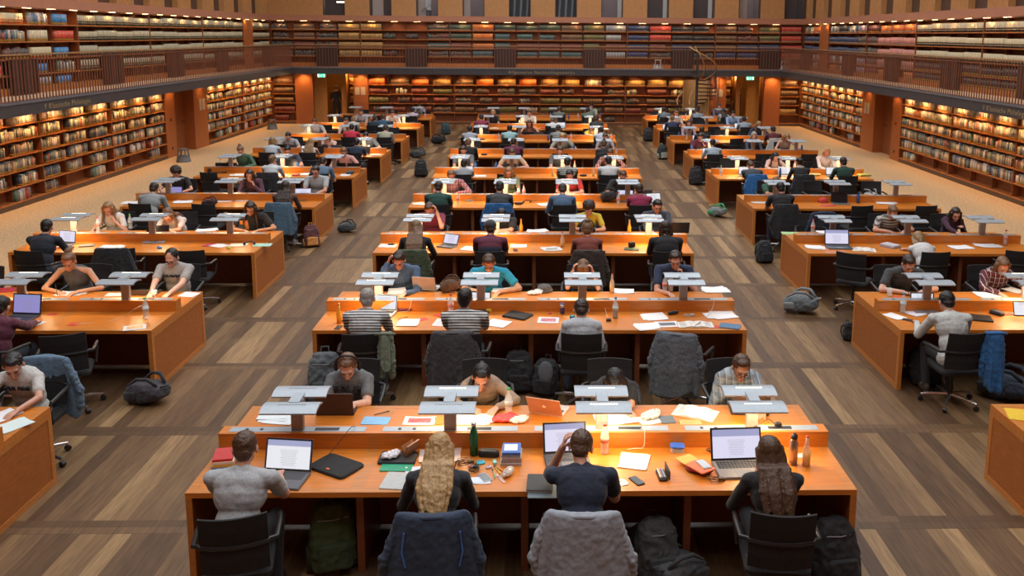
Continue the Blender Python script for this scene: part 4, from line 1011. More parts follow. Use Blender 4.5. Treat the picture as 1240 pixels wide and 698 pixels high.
def bottle(kind):
    def mk():
        r = thing('bottle', 'x', 'bottle')
        def lt(nm, prof, m, n=16): g = G(); g.lathe(prof, n=n); return g.obj(nm, m, r, smooth=True)
        if kind.startswith('pet'):
            capc = {'petg': (.05, .4, .12), 'petr': (.6, .03, .03), 'petb': (.05, .3, .5), 'peto': (.75, .25, .05)}[kind[:4]]
            h = .24; lt('body', [(.001, 0), (.034, .004), (.036, .02), (.032, .06), (.036, .09), (.036, .15), (.028, .185), (.013, .215), (.012, h)], glassm((.75, .82, .82), .38))
            if len(kind) > 4: lt('drink', [(.001, .006), (.031, .008), (.031, .10), (.001, .101)], pmat('drink_'+kind[4:], {'p': (.75, .25, .2), 'd': (.05, .02, .01), 'o': (.8, .35, .03)}[kind[4:]], .2, alpha=.85))
            lt('label', [(.0368, .10), (.0368, .145)], pmat('bottle_label_'+kind, {'petr': (.6, .25, .22), 'peto': (.7, .4, .1)}.get(kind[:4], (.5, .6, .62)), .6)); lt('bottle_cap', [(.001, h), (.016, h), (.016, h+.02), (.001, h+.021)], pmat('cap_'+kind[:4], capc, .4))
        elif kind == 'green': lt('body', [(.001, 0), (.035, .003), (.036, .17), (.030, .205), (.017, .235), (.017, .25)], pmat('bottle_green', (.01, .13, .055), .25, .3)); lt('bottle_cap', [(.001, .25), (.019, .25), (.019, .275), (.001, .276)], CHROME)
        elif kind == 'steel': lt('body', [(.001, 0), (.036, .003), (.036, .18), (.026, .20), (.026, .215)], pmat('bottle_steel', (.5, .4, .33), .3, .9)); lt('bottle_cap', [(.001, .215), (.028, .215), (.028, .245), (.012, .248), (.012, .262), (.001, .263)], BLACK)
        elif kind == 'juice': lt('body', [(.001, 0), (.033, .003), (.034, .13), (.014, .185), (.012, .24)], glassm((.75, .7, .6), .4)); lt('drink', [(.001, .005), (.030, .006), (.030, .10), (.001, .101)], pmat('drink_amber', (.75, .36, .03), .2, alpha=.85)); lt('bottle_cap', [(.001, .24), (.014, .24), (.014, .25), (.001, .251)], pmat('cap_red', (.5, .05, .03), .4))
        elif kind == 'orange': lt('body', [(.001, 0), (.032, .003), (.033, .11), (.014, .17), (.012, .22)], pmat('orange_juice', (.85, .40, .04), .25)); lt('bottle_cap', [(.001, .22), (.016, .22), (.016, .24), (.001, .241)], pmat('cap_peto', (.75, .25, .05), .4))
        elif kind == 'can': lt('body', [(.001, 0), (.026, .002), (.027, .01), (.027, .125), (.023, .135), (.001, .134)], pmat('can_blue', (.05, .07, .25), .3, .5)); lt('label', [(.0273, .08), (.0273, .12)], pmat('can_silver', (.6, .6, .65), .3, .5))
        elif kind == 'teal': lt('body', [(.001, 0), (.03, .002), (.032, .01), (.032, .10), (.028, .11), (.001, .109)], pmat('can_teal', (.03, .25, .32), .3, .4)); lt('label', [(.0323, .03), (.0323, .06)], pmat('can_silver', (.6, .6, .65), .3, .5))
        elif kind == 'glass': lt('body', [(.001, 0), (.032, .002), (.036, .11), (.033, .11), (.029, .01), (.001, .01)], glassm((.75, .8, .8), .35))
        elif kind == 'blue': lt('body', [(.001, 0), (.033, .003), (.033, .16), (.02, .19), (.02, .2)], pmat('bottle_blue', (.03, .12, .4), .3)); lt('bottle_cap', [(.001, .2), (.022, .2), (.022, .225), (.001, .226)], BLACK)
        return r
    return mk
def sheets(n=1, w=.21, d=.297, col=(.8, .8, .8), spread=.03, thick=.0012, name='paper', lines=False, pic=None):
    def mk():
        r = thing(name, 'x', 'paper'); m = pmat('sheet_%.2f_%.2f_%.2f' % col, col, .8, nz=(6, .03)); rs = random.Random(n*7+int(w*100))
        for i in range(n):
            g = G(); k = 6; top = []; a = rs.uniform(-.5, .5)*(i > 0)*spread*12; lift = .004*rs.random()+.001
            for yy in np.linspace(-d/2, d/2, k):
                pass
            V = []
            for sgn in (1, 0):
                for xx in np.linspace(-w/2, w/2, k): V += [(xx, yy, i*.0016+sgn*thick+lift*((2*xx/w)**2*(2*yy/d)**2)) for yy in np.linspace(-d/2, d/2, k)]
            F = []
            for s0 in (0, 1):
                for p in range(k-1):
                    for q in range(k-1): b0 = s0*k*k+p*k+q; f = (b0, b0+k, b0+k+1, b0+1); F.append(f if s0 else f[::-1])
            g.add(V, F); g.xf(Rm(('Z', math.degrees(a))), (rs.uniform(-1, 1)*spread, rs.uniform(-1, 1)*spread, 0)) if i else None
            g.obj('sheet', m, r)
        if lines or pic:
            g = G(); z = (n-1)*.0016+thick+.0012
            if pic: g.ab((-w*.36, -d*.25, z), (w*.36, d*.3, z+.0004)); g.obj('printed_picture', pmat('print_%.2f_%.2f' % (pic[0], pic[2]), pic, .6, nz=(25, .5)), r)
            else:
                for j in range(9): g.ab((-w*.36, -d*.36+j*d*.08, z), (w*rs.uniform(.1, .36), -d*.36+j*d*.08+.004, z+.0004))
                g.obj('printed_lines', pmat('print_grey', (.35, .35, .4), .7), r)
        return r
    return mk
def slab(name, cat, w, d, h, col, rough=.5, band=None, part='cover', inner=None, r_=.012):
    def mk():
        r = thing(name, 'x', cat); m = pmat('slab_%.2f_%.2f_%.2f_%.1f' % (*col, rough), col, rough, nz=(30, .08))
        if inner:
            g = G(); g.rbox((0, 0, h/2), (w, d, h*.14), r_); g.v[-1][:, 2] += -h*.43; g.obj(part, m, r); g = G(); g.rbox((.003, 0, h/2), (w-.012, d-.012, h*.7), .003); g.obj('pages', pmat('pages', (.7, .66, .58), .8), r); g = G(); g.rbox((0, 0, h*.93), (w, d, h*.14), r_); g.obj(part, m, r)
        else: g = G(); g.rbox((0, 0, h/2), (w, d, h), r_); g.obj(part, m, r)
        if band: g = G(); g.ab((-w*.3, -d*.1, h+.0002), (w*.25, d*.3, h+.0012)); g.obj('cover_patch', pmat('patch_%.2f_%.2f_%.2f' % band, band, .6, nz=(40, .3)), r)
        return r
    return mk
def bookstack(cols, w=.16, d=.23, top=None):
    def mk():
        r = thing('book_stack', 'x', 'books')
        z = 0
        for i, c in enumerate(cols):
            h = .022; g = G(); g.rbox((.004*(i % 3), .003*(i % 2), z+h/2), (w-.006*i, d-.004*i, h), .003); b = g.obj('book_in_stack', pmat('bc_%.2f_%.2f_%.2f' % c, c, .5, nz=(30, .08)), r); g = G(); g.ab((-w*.46, -d*.495-.0, z+.004), (w*.44, -d*.488, z+h-.004)); z += h
        if top: g = G(); g.ab((-w*.32, -d*.25, z), (w*.3, d*.3, z+.001)); g.obj('cover_label', PAPER, r)
        return r
    return mk
def openbook(w=.34, d=.24, col=(.76, .74, .68), cover=(.5, .3, .12)):
    def mk():
        r = thing('open_book', 'x', 'book')
        for s in (-1, 1):
            g = G(); n = 8; tp = []
            for i in range(n+1): t = i/n; tp.append((s*t*w/2, .006+.02*math.sin(PI*min(1, t*1.15+.12))*(1-t*.6)))
            sec = [(x, z) for x, z in tp]+[(s*w/2, .003), (0, .003)]
            if s < 0: sec = sec[::-1]
            g.ring([np.array([(x, y, z) for x, z in sec]) for y in (d/2, -d/2)]); p = g.obj('page_block', pmat('open_page', col, .8, nz=(8, .04)), r)
            g = G()
            for j in range(10):
                x0, x1 = (.25, .85); y = d*.38-j*d*.08; a = [tp[2], tp[7]]; g.add([(a[0][0], y, a[0][1]+.0012), (a[1][0], y, a[1][1]+.0012), (a[1][0], y-.004, a[1][1]+.0012), (a[0][0], y-.004, a[0][1]+.0012)], [(0, 1, 2, 3) if s < 0 else (3, 2, 1, 0)])
            g.obj('printed_lines', pmat('print_grey', (.35, .35, .4), .7), p)
        g = G(); g.rbox((0, 0, .0015), (w+.012, d+.01, .003), .003); g.obj('cover', pmat('bookcover_%.2f' % cover[0], cover, .5), r)
        return r
    return mk
def phone(col=(.02, .02, .02), face=(.05, .06, .08)):
    def mk():
        r = thing('phone', 'x', 'phone'); g = G(); g.rbox((0, 0, .004), (.07, .14, .008), .01); g.obj('case', pmat('phone_%.2f' % col[0], col, .3), r); g = G(); g.rbox((0, 0, .0085), (.062, .122, .001), .004); g.obj('display', pmat('phone_face_%.2f' % face[0], face, .15), r); return r
    return mk
def pencase():
    r = thing('pencil_case', 'x', 'pencil case'); g = G(); g.rbox((0, 0, .012), (.07, .17, .024), .02); g.obj('tray', BLACK, r)
    g = G(); g.rbox((.045, 0, .045), (.012, .17, .07), .005); g.obj('lid', BLACK, r)
    for i, c in enumerate(((.8, .8, .8), (.7, .35, .1), (.1, .2, .5), (.5, .5, .5))): g = G(); g.tube([(-.022+.012*i, -.07, .028), (-.02+.012*i, .065, .03)], .0045, 6); g.obj('pencil', pmat('pencil_%d' % i, c, .4), r)
    return r
def pouch(col, w=.2, d=.08, h=.05, pat=None):
    def mk():
        r = thing('pouch', 'x', 'pouch'); g = G(); g.ell((0, 0, h/2), (w/2, d/2, h/2)); g.ell((w*.2, 0, h*.55), (w*.28, d*.45, h*.5)); g.ell((-w*.2, 0, h*.5), (w*.28, d*.42, h*.5)); soft(g, 'bag', cloth(col, pat), r, .006, 2, (.008, .03)); g = G(); g.tube([(-w*.38, 0, h*.9), (0, .004, h*1.08), (w*.38, 0, h*.95)], .003, 5); g.obj('zip', pmat('zip_grey', (.25, .25, .27), .4), r); return r
    return mk
def cable(pts, col=(.02, .02, .02), r=.003, name='cable'):
    g = G(); P = [np.array(p) for p in pts]; out = []
    for i in range(len(P)-1):
        p0, p1, p2, p3 = P[max(i-1, 0)], P[i], P[i+1], P[min(i+2, len(P)-1)]
        for t in np.linspace(0, 1, 7)[:-1]: out.append(.5*(2*p1+(p2-p0)*t+(2*p0-5*p1+4*p2-p3)*t*t+(3*p1-p0-3*p2+p3)*t**3))
    out.append(P[-1]); g.tube(out, r, 6); return g.obj(name, pmat('cable_%.1f' % col[0], col, .5))
def coil(n=3, rad=.06, col=(.02, .02, .02)):
    def mk():
        r = thing('cable', 'x', 'cable'); rs = random.Random(int(rad*1000)+n); g = G(); P = []
        for t in np.linspace(0, 2*PI*n, 20*n): q = rad*(1+.3*math.sin(t*1.7)); P.append((q*math.cos(t), q*.7*math.sin(t), .004+.003*math.sin(3*t)+.001*t))
        g.tube(P, .0028, 5); g.obj('wire', pmat('cable_%.1f' % col[0], col, .5), r); g = G(); g.rbox((rad, 0, .012), (.05, .03, .022), .004); g.obj('plug', pmat('cable_%.1f' % col[0], col, .5), r); return r
    return mk
def headset():
    r = thing('headphones', 'x', 'headphones'); g = G(); g.tube([(.075*math.cos(a), .01, .03+.0*a+.085*math.sin(a)*.3) for a in np.linspace(0, PI, 12)], .009, 7); g.obj('band', BLACK, r, smooth=True)
    for t in (-1, 1): g = G(); g.ell((t*.075, 0, .03), (.022, .035, .03)); g.obj('ear_cup', BLACK, r, smooth=True)
    return r
def beanie(col):
    def mk():
        r = thing('hat', 'x', 'hat'); g = G(); g.ell((0, 0, .045), (.10, .085, .06)); g.ell((.02, 0, .02), (.10, .085, .03)); soft(g, 'crown', cloth(col), r, .008, 2, (.012, .04)); g = G(); g.lathe([(.10, .0), (.106, .015), (.10, .03)], n=20); g.obj('brim', cloth(tuple(c*.7 for c in col)), r); return r
    return mk
def tubbox():
    r = thing('lunch_box', 'x', 'box'); g = G(); g.rbox((0, 0, .02), (.11, .085, .04), .02); g.obj('tub', glassm((.7, .75, .8), .5), r); g = G(); g.rbox((0, 0, .045), (.12, .092, .012), .02); g.obj('lid', pmat('lid_blue', (.05, .16, .6), .35), r); return r
def wallet(col, op=True):
    def mk():
        r = thing('wallet', 'x', 'wallet'); m = pmat('leather_%.2f' % col[0], col, .5, nz=(30, .2))
        g = G(); g.box((0, 0, .045), (.015, .16, .09), R=Rm(('Y', 15))); g.obj('back_flap', m, r); g = G(); g.box((-.035, 0, .04), (.012, .15, .08), R=Rm(('Y', -25))); g.obj('front_flap', m, r); return r
    return mk
def crumple(col, w=.14):
    def mk():
        r = thing('plastic_bag', 'x', 'bag'); g = G(); g.ell((0, 0, .02), (w/2, w*.35, .022)); g.ell((w*.25, w*.1, .025), (w*.3, w*.25, .025)); g.ell((-w*.25, -.01, .018), (w*.28, w*.25, .018)); soft(g, 'film', pmat('film_%.2f_%.2f' % (col[0], col[1]), col, .25, nz=(20, .2)), r, .007, 1, (.028, .02)); return r
    return mk
def smallbit(name, cat, w, d, h, col):
    def mk():
        r = thing(name, 'x', cat); g = G(); g.rbox((0, 0, h/2), (w, d, h), min(w, d)*.3); g.obj('case', pmat('bit_%.2f_%.2f_%.2f' % col, col, .4), r); g = G(); g.rbox((0, d*.2, h+.001), (w*.6, d*.2, .002), .002); g.obj('cover', pmat('bit2_%.2f' % col[1], tuple(c*.5 for c in col), .4), r); return r
    return mk
def pen(col=(.02, .02, .03)):
    def mk():
        r = thing('pen', 'x', 'pen'); g = G(); g.tube([(0, -.07, .005), (0, .045, .005)], .0042, 8); g.obj('barrel', pmat('pen_%.2f_%.2f' % (col[0], col[1]), col, .35), r); g = G(); g.tube([(0, .045, .005), (0, .075, .005)], .005, 8); g.obj('cap', BLACK, r); return r
    return mk
ITEMC = {}
def item(key, maker, u, v, rz, label, c, k, z=.7418, at=None, group=None):
    p = onz(u, v, z) if at is None else at
    kk = 'item_'+key
    return place(kk, maker, (p[0], p[1], z), rz, label+' on '+deskname(c, k), group)
def tablet(kind='page', cover=None):
    def mk():
        r = thing('tablet', 'x', 'tablet'); R = Rm(('X', -25)); g = G(); g.rbox((0, 0, 0), (.25, .008, .18), .004, R=None); o = g.obj('shell', BLACK if not cover else pmat('tablet_cover_%.2f' % cover[0], cover, .5), r); o.location = (0, .03, .085); o.rotation_euler = (-.4, 0, 0)
        g = G(); g.ab((-.115, -.006, -.08), (.115, -.005, .08)); g.obj('display', screenmat(kind), o); g = G(); g.box((0, .07, .05), (.12, .005, .12), R=Rm(('X', 35))); g.obj('stand', BLACK, r); return r
    return mk
# ================================================================== assembly
text = build_room(); build_cases(); emit_books(); build_wall_details(); spiral_stair()
step_stool((-11.55, 28.6, 0), 'dark grey step stool by the pier before the left wooden door')
p = onz(326, 155, 0); step_stool((-11.7, 38.6, 0), 'grey step stool by the far shelves under the left gallery')
step_stool((5.2, 40.3, 2.63), 'pale step stool standing on the back gallery left of the staircase')
step_stool((10.95, 40.2, 2.63), 'pale step stool in the right corner of the gallery')
# ---- desks and lamps
ROWS = {'C': range(0, 9), 'L': range(0, 9), 'R': range(0, 9)}
LIT = {('C', 0): ('--', '-f', 'nf', 'nf'), ('C', 1): ('nf', '-f', '-f', '--'), ('C', 2): ('nf', 'nf', '--', 'nf'), ('C', 3): ('nf', 'nf', 'nf', '--'), ('C', 4): ('nf', '--', 'nf', 'nf'), ('C', 5): ('nf', '-f', '--', '--'),
       ('C', 6): ('nf', '--', '--', 'nf'), ('C', 7): ('--', 'nf', '--', 'nf'), ('C', 8): ('--', '--', '--', '--'), ('L', 1): ('-f', '-f', '-f'), ('L', 2): ('nf', '-f', '-f'), ('L', 3): ('--', '-f', '--'), ('L', 4): ('--', 'nf', '--'), ('L', 5): ('--', '--', 'nf'),
       ('L', 6): ('nf', '--', '--'), ('L', 7): ('nf', '--', 'nf'), ('R', 1): ('--', 'nf', '--'), ('R', 3): ('--', '--', '--'), ('R', 4): ('nf', 'nf', 'nf'), ('R', 5): ('nf', '--', '--'), ('R', 6): ('--', 'nf', '--'), ('R', 7): ('nf', '--', '--'), ('R', 8): ('nf', 'nf', '--')}
LIGHTS = []
def lamplight(x, y, z, name='desk_lamp_light'):
    key = name
    d = bpy.data.lights.get(key)
    if d is None: d = bpy.data.lights.new(key, 'AREA'); d.shape = 'RECTANGLE'; d.size = .38; d.size_y = .06; d.energy = 7.; d.color = (1, .70, .38)
    o = bpy.data.objects.new(name, d); COL.objects.link(o); o.location = (x, y, z)
POSN = {4: ['leftmost', 'second from left', 'second from right', 'rightmost'], 3: ['left', 'middle', 'right']}
for c in 'CLR':
    x0, n, _ = COLS[c]
    for k in ROWS[c]:
        y = Y0+k*SP
        dk = place('desk%d' % n, lambda: make_desk(n), (x0, y, 0), 0, f'long orange wooden {deskname(c, k)}, double sided with raised cable duct'); dk['label'] = f'long orange wooden double-sided {deskname(c, k)} counted from the camera'
        for i in range(n):
            on = LIT.get((c, k), ('--',)*n)[i]; X = x0+(i+.5)*MODW
            place('lamp'+on, lambda: make_lamp('n' in on, 'f' in on), (X, y+.785, .879), 0, f'{POSN[n][i]} grey twin-headed lamp on {deskname(c, k)}')
            for ch, s in (('n', -1), ('f', 1)):
                if ch in on: lamplight(X, y+.785+s*.21, .879+.255)
# ---- people: column, row, side, head u, v, top colour, sleeve, pattern, hair, style, pose, label words, extras
W_, BK, GR, DG, NV = (.62, .62, .60), (.014, .014, .016), (.20, .21, .22), (.07, .075, .08), (.012, .02, .045)
J = {}
PEOPLE = [
 ('C',0,'N',297,540,(.42,.45,.47),'s','speck','brown','short','type','grey speckled short-sleeved shirt leaning to a laptop',''),
 ('C',0,'N',533,545,(.02,.024,.03),'l',None,'blond','wavy','write','dark charcoal top writing, navy jacket behind',('w',)),
 ('C',0,'N',704,513,(.012,.02,.042),'s',None,'brown','short','head','navy t-shirt resting the head on a raised left hand',''),
 ('C',0,'N',932,548,(.012,.012,.014),'l',None,'brown','long','chin','black top and white sneakers facing a large laptop',('w','tuck','wshoe','ankle')),
 ('C',0,'F',421,450,(.13,.14,.15),'s',None,'lbrown','short','fold','grey t-shirt with dark lettering and large black headphones',('phones','pale','upr')),
 ('C',0,'F',583,458,(.34,.25,.18),'l','speck','black','pony','write','tan cardigan bent over papers',('w',)),
 ('C',0,'F',745,462,(.015,.017,.02),'s',None,'black','bob','bow','black t-shirt bowed low over folded arms',('w',)),
 ('C',0,'F',897,452,(.30,.38,.45),'l','plaid','brown','short','chin','blue-grey plaid shirt and glasses holding the chin',('glass','tan','rh')),
 ('C',1,'N',445,362,(.04,.05,.06),'s','stripe','grey','buzz','type','black and white striped t-shirt near the desk end',''),
 ('C',1,'N',563,357,(.04,.05,.06),'s','stripe','black','short','up','black and white striped polo, right arm hanging low',''),
 ('C',1,'N',704,377,(.42,.45,.48),'l',None,'dbrown','short','lap','pale grey long-sleeved sweater and dark neck cord',''),
 ('C',1,'F',483,313,(.06,.11,.20),'l',None,'dbrown','short','head','blue denim shirt with a hand at the ear',('rh',)),
 ('C',1,'F',592,310,(.01,.26,.42),'s',None,'brown','short','write','bright turquoise t-shirt looking down',('tan',)),
 ('C',1,'F',706,326,(.13,.14,.16),'s',None,'lbrown','down','head','grey t-shirt with both hands raised to the head',('w','both')),
 ('C',1,'F',818,313,(.02,.035,.08),'s',None,'dbrown','short','chin','dark blue t-shirt with a hand on the cheek',''),
 ('C',2,'N',504,268,(.013,.013,.015),'l',None,'lbrown','long','read','long-sleeved black top before an olive jacket',('w',)),
 ('C',2,'N',594,270,(.12,.025,.05),'s','two','dbrown','short','type','maroon and navy t-shirt',('cap',)),
 ('C',2,'N',711,278,(.20,.05,.035),'l',None,'lbrown','bun','type','rust red top with white headphones',('w','phones')),
 ('C',2,'N',806,272,(.012,.012,.015),'l',None,'dbrown','bob','type','black hooded sweater at the right end',''),
 ('C',2,'F',520,254,(.20,.02,.05),'s',None,'brown','short','head','maroon t-shirt half hidden by a lamp',''),
 ('C',2,'F',607,255,(.02,.02,.022),'s',None,'black','short','bow','black t-shirt bowed low behind a lamp',''),
 ('C',2,'F',713,253,(.55,.42,.03),'s',None,'dbrown','curly','fold','yellow top',('w',)),
 ('C',2,'F',796,250,(.04,.05,.08),'l',None,'black','short','type','dark grey-blue sweater behind a lamp',''),
 ('C',3,'N',531,224,(.015,.06,.05),'s',None,'dbrown','short','type','dark green t-shirt turned to the right',''),
 ('C',3,'N',605,223,(.05,.055,.06),'s',None,'black','short','type','dark grey printed t-shirt, blue jacket behind',''),
 ('C',3,'N',681,230,(.07,.13,.22),'l',None,'dbrown','short','write','blue denim shirt leaning right',''),
 ('C',3,'N',774,230,(.26,.02,.07),'l',None,'dbrown','buzz','type','crimson sweater at the right end',''),
 ('C',3,'F',546,209,(.35,.12,.16),'l','plaid','lbrown','short','write','red and blue plaid shirt',''),
 ('C',3,'F',616,207,(.16,.21,.10),'s',None,'dblond','long','type','olive green top',('w',)),
 ('C',3,'F',690,212,(.45,.03,.03),'s',None,'black','short','fold','red t-shirt hidden behind a lamp',''),
 ('C',3,'F',754,205,(.014,.014,.016),'s',None,'brown','short','write','black t-shirt with both hands together',''),
 ('C',4,'N',562,199,(.32,.34,.36),'s',None,'black','short','type','light grey t-shirt before a laptop',''),
 ('C',4,'N',687,197,(.13,.15,.15),'s','stripe2','black','short','type','grey striped t-shirt',''),
 ('C',4,'N',737,192,(.55,.57,.58),'s',None,'black','short','type','white t-shirt in a black chair',''),
 ('C',4,'F',561,181,(.12,.13,.15),'s',None,'dbrown','short','type','grey t-shirt turned aside',''),
 ('C',4,'F',620,178,(.55,.38,.24),'s',None,'brown','short','write','cream top behind a lamp',''),
 ('C',4,'F',678,179,(.10,.105,.11),'s',None,'brown','short','type','dark grey t-shirt above a laptop',''),
 ('C',4,'F',739,183,(.30,.10,.09),'l','plaid','brown','short','write','reddish checked shirt',''),
 ('C',5,'N',567,173,(.013,.013,.015),'l',None,'lbrown','short','type','black hooded jacket',''),
 ('C',5,'N',622,169,(.12,.015,.05),'s',None,'dbrown','short','type','maroon t-shirt',''),
 ('C',5,'N',731,175,(.02,.02,.022),'l',None,'brown','bun','type','black top',('w',)),
 ('C',5,'F',681,163,(.30,.33,.28),'s',None,'blond','short','write','grey-green vest',''),
 ('C',5,'F',733,165,(.3,.3,.32),'s',None,'brown','bun','fold','grey top bent behind a lamp',('w',)),
 ('C',6,'N',569,157,(.34,.38,.44),'l',None,'black','short','type','pale blue-grey shirt',''),
 ('C',6,'N',617,156,(.28,.48,.50),'s',None,'black','short','type','aqua shirt',''),
 ('C',6,'N',676,156,(.06,.10,.11),'s','stripe2','dbrown','short','type','dark teal striped shirt',''),
 ('C',6,'N',728,158,(.50,.55,.62),'s',None,'black','short','type','pale blue-white shirt',''),
 ('C',6,'F',641,148,(.30,.12,.08),'t',None,'brown','long','read','brown sleeveless top',('w',)),
 ('C',6,'F',716,158,(.60,.48,.05),'s',None,'lbrown','short','bow','yellow top bowed low',''),
 ('C',7,'N',583,142,(.22,.03,.06),'s',None,'dbrown','short','type','maroon t-shirt before a laptop',''),
 ('C',7,'N',669,147,(.60,.60,.60),'s',None,'brown','short','bow','white shirt bowed low',''),
 ('C',7,'N',722,144,(.04,.045,.05),'s',None,'brown','curly','type','dark top at the right seat',''),
 ('C',7,'F',597,133,(.014,.014,.016),'s',None,'blond','bob','type','black t-shirt',('w',)),
 ('C',7,'F',641,133,(.6,.58,.55),'s',None,'brown','short','type','white shirt behind a lamp',''),
 ('C',8,'N',677,131,(.12,.14,.12),'l',None,'brown','short','type','grey-green sweater',''),
 ('C',8,'N',712,134,(.10,.16,.12),'s',None,'black','short','type','dark green top',''),
 ('C',8,'F',716,129,(.30,.36,.30),'s',None,'black','short','type','pale green top',''),
 # left side
 ('L',0,'F',16,443,(.50,.50,.48),'s',None,'black','short','read','white ringer t-shirt with dark lettering, denim jacket behind',('w','yaw')),
 ('L',1,'N',2,372,(.10,.02,.04),'l',None,'black','short','type','maroon sleeve reaching to a laptop at the frame edge',''),
 ('L',1,'F',83,315,(.06,.06,.065),'t',None,'lbrown','bun','write','grey tank top',('w','tan')),
 ('L',1,'F',208,312,(.33,.33,.33),'s',None,'black','buzz','type','grey t-shirt with lettering and glasses',('glass','pale','upr')),
 ('L',2,'N',57,275,(.016,.022,.035),'l',None,'black','buzz','type','dark navy shirt at the left end',''),
 ('L',2,'F',131,253,(.60,.60,.60),'s',None,'dblond','longf','chin','white t-shirt with a hand on the cheek',('w',)),
 ('L',2,'F',203,259,(.55,.50,.50),'s',None,'lbrown','longf','bow','white t-shirt bowed over papers',('w',)),
 ('L',2,'F',303,250,(.014,.014,.016),'s',None,'dbrown','longf','write','black v-neck t-shirt before an orange tablet',('w','tan')),
 ('L',3,'N',187,229,(.26,.29,.30),'l',None,'dbrown','short','write','grey sweater leaning right',''),
 ('L',3,'N',346,222,(.09,.045,.03),'l',None,'dbrown','long','type','brown sweater, denim jacket behind',('w',)),
 ('L',3,'F',213,209,(.014,.014,.016),'s',None,'dbrown','curly','read','black t-shirt',('w',)),
 ('L',3,'F',302,212,(.07,.03,.06),'l',None,'dbrown','longf','chin','dark purple top with a hand at the mouth',('w',)),
 ('L',3,'F',382,204,(.36,.40,.42),'s',None,'dbrown','short','type','pale grey t-shirt and glasses above a laptop',('glass',)),
 ('L',4,'N',330,193,(.55,.60,.62),'s',None,'lbrown','bunl','type','white short-sleeved top reaching right',('w',)),
 ('L',4,'N',391,190,(.10,.16,.24),'s',None,'dbrown','short','write','slate blue t-shirt',''),
 ('L',4,'F',291,181,(.05,.12,.07),'l',None,'lbrown','bun','read','green sweater',('w',)),
 ('L',4,'F',348,180,(.03,.04,.07),'s',None,'black','short','read','dark blue t-shirt looking down',''),
 ('L',4,'F',416,184,(.62,.34,.30),'s',None,'lbrown','short','write','salmon pink top',('w',)),
 ('L',5,'N',330,171,(.45,.52,.58),'s',None,'dblond','bob','type','pale blue t-shirt',('w',)),
 ('L',5,'N',376,173,(.50,.50,.48),'t',None,'dblond','wavy','type','white sleeveless top',('w',)),
 ('L',5,'N',432,173,(.015,.03,.06),'s',None,'black','short','type','dark navy t-shirt',''),
 ('L',5,'F',349,165,(.32,.34,.36),'s',None,'black','short','read','light grey t-shirt',''),
 ('L',5,'F',396,164,(.62,.42,.36),'l',None,'lbrown','bob','bow','pale pink top bowed low',('w',)),
 ('L',5,'F',443,162,(.15,.19,.22),'s',None,'black','short','write','grey t-shirt',''),
 ('L',6,'N',426,153,(.50,.02,.05),'s',None,'black','short','type','bright red t-shirt',''),
 ('L',6,'N',467,155,(.36,.36,.28),'s',None,'dbrown','short','write','khaki t-shirt',''),
 ('L',6,'F',381,147,(.30,.33,.38),'s',None,'brown','short','read','grey-blue t-shirt',''),
 ('L',6,'F',419,140,(.5,.42,.4),'s',None,'brown','short','type','pale top behind a glowing lamp',''),
 ('L',7,'N',428,145,(.50,.50,.44),'s',None,'dblond','short','fold','cream t-shirt',''),
 ('L',7,'N',454,144,(.015,.03,.05),'s',None,'dbrown','bun','type','dark navy t-shirt',''),
 ('L',7,'N',464,141,(.03,.08,.14),'s',None,'brown','short','type','dark blue t-shirt',''),
 ('L',7,'F',437,127,(.3,.28,.3),'s',None,'dbrown','short','type','grey top far at the back',''),
 ('L',7,'F',475,128,(.6,.6,.6),'s',None,'brown','short','chin','white t-shirt',''),
 ('L',8,'N',500,134,(.50,.40,.46),'s',None,'black','short','type','lilac t-shirt',''),
 ('L',8,'F',508,129,(.2,.22,.25),'l',None,'dbrown','short','type','grey sweater',''),
 # right side
 ('R',1,'N',1146,366,(.48,.50,.48),'l',None,'black','short','read','pale grey sweater with elbows on the desk',''),
 ('R',1,'F',1101,312,(.05,.055,.06),'s',None,'dbrown','short','write','dark grey t-shirt with white earphones',('pale',)),
 ('R',1,'F',1214,322,(.10,.012,.03),'l','plaid','lbrown','bob','read','dark red plaid shirt reading under a lamp',''),
 ('R',2,'N',1112,290,(.60,.60,.60),'s',None,'dblond','bob','bow','white t-shirt slumped sideways over the desk',('w',)),
 ('R',2,'F',1081,257,(.10,.09,.08),'s','stripe2','lbrown','short','write','beige and dark striped t-shirt',''),
 ('R',2,'F',1157,262,(.05,.012,.035),'l',None,'dbrown','longf','chin','dark plum sweater with a hand at the face',('w',)),
 ('R',3,'N',945,228,(.014,.014,.016),'s',None,'black','short','type','black t-shirt before a black coat',''),
 ('R',3,'F',940,216,(.03,.10,.07),'s',None,'lbrown','bob','bow','dark green top bent behind a lamp',''),
 ('R',4,'N',909,201,(.045,.055,.065),'s',None,'brown','short','bow','dark grey t-shirt bowed over the desk',''),
 ('R',4,'N',968,196,(.016,.016,.018),'l',None,'black','bunl','type','black top in a black chair',('w','scarf')),
 ('R',4,'N',1021,195,(.012,.05,.035),'l',None,'dbrown','short','type','dark green sweater in front of a lamp',''),
 ('R',4,'F',939,190,(.50,.34,.32),'l',None,'black','longf','read','pale pink top',('w',)),
 ('R',4,'F',1001,184,(.62,.52,.48),'l',None,'blond','bob','type','cream top lit by a lamp',('w',)),
 ('R',5,'N',863,173,(.33,.42,.50),'s',None,'black','pony','read','pale blue shirt in a black chair',('w',)),
 ('R',5,'F',848,165,(.10,.02,.05),'s',None,'dbrown','short','chin','purple t-shirt with a raised hand',''),
 ('R',5,'F',913,164,(.04,.045,.08),'l',None,'grey','bob','type','dark blue sweater',('w',)),
 ('R',5,'F',953,164,(.45,.32,.26),'t',None,'dblond','longf','read','beige sleeveless top',('w',)),
 ('R',6,'N',850,158,(.02,.02,.022),'l',None,'black','short','type','black top before a laptop',''),
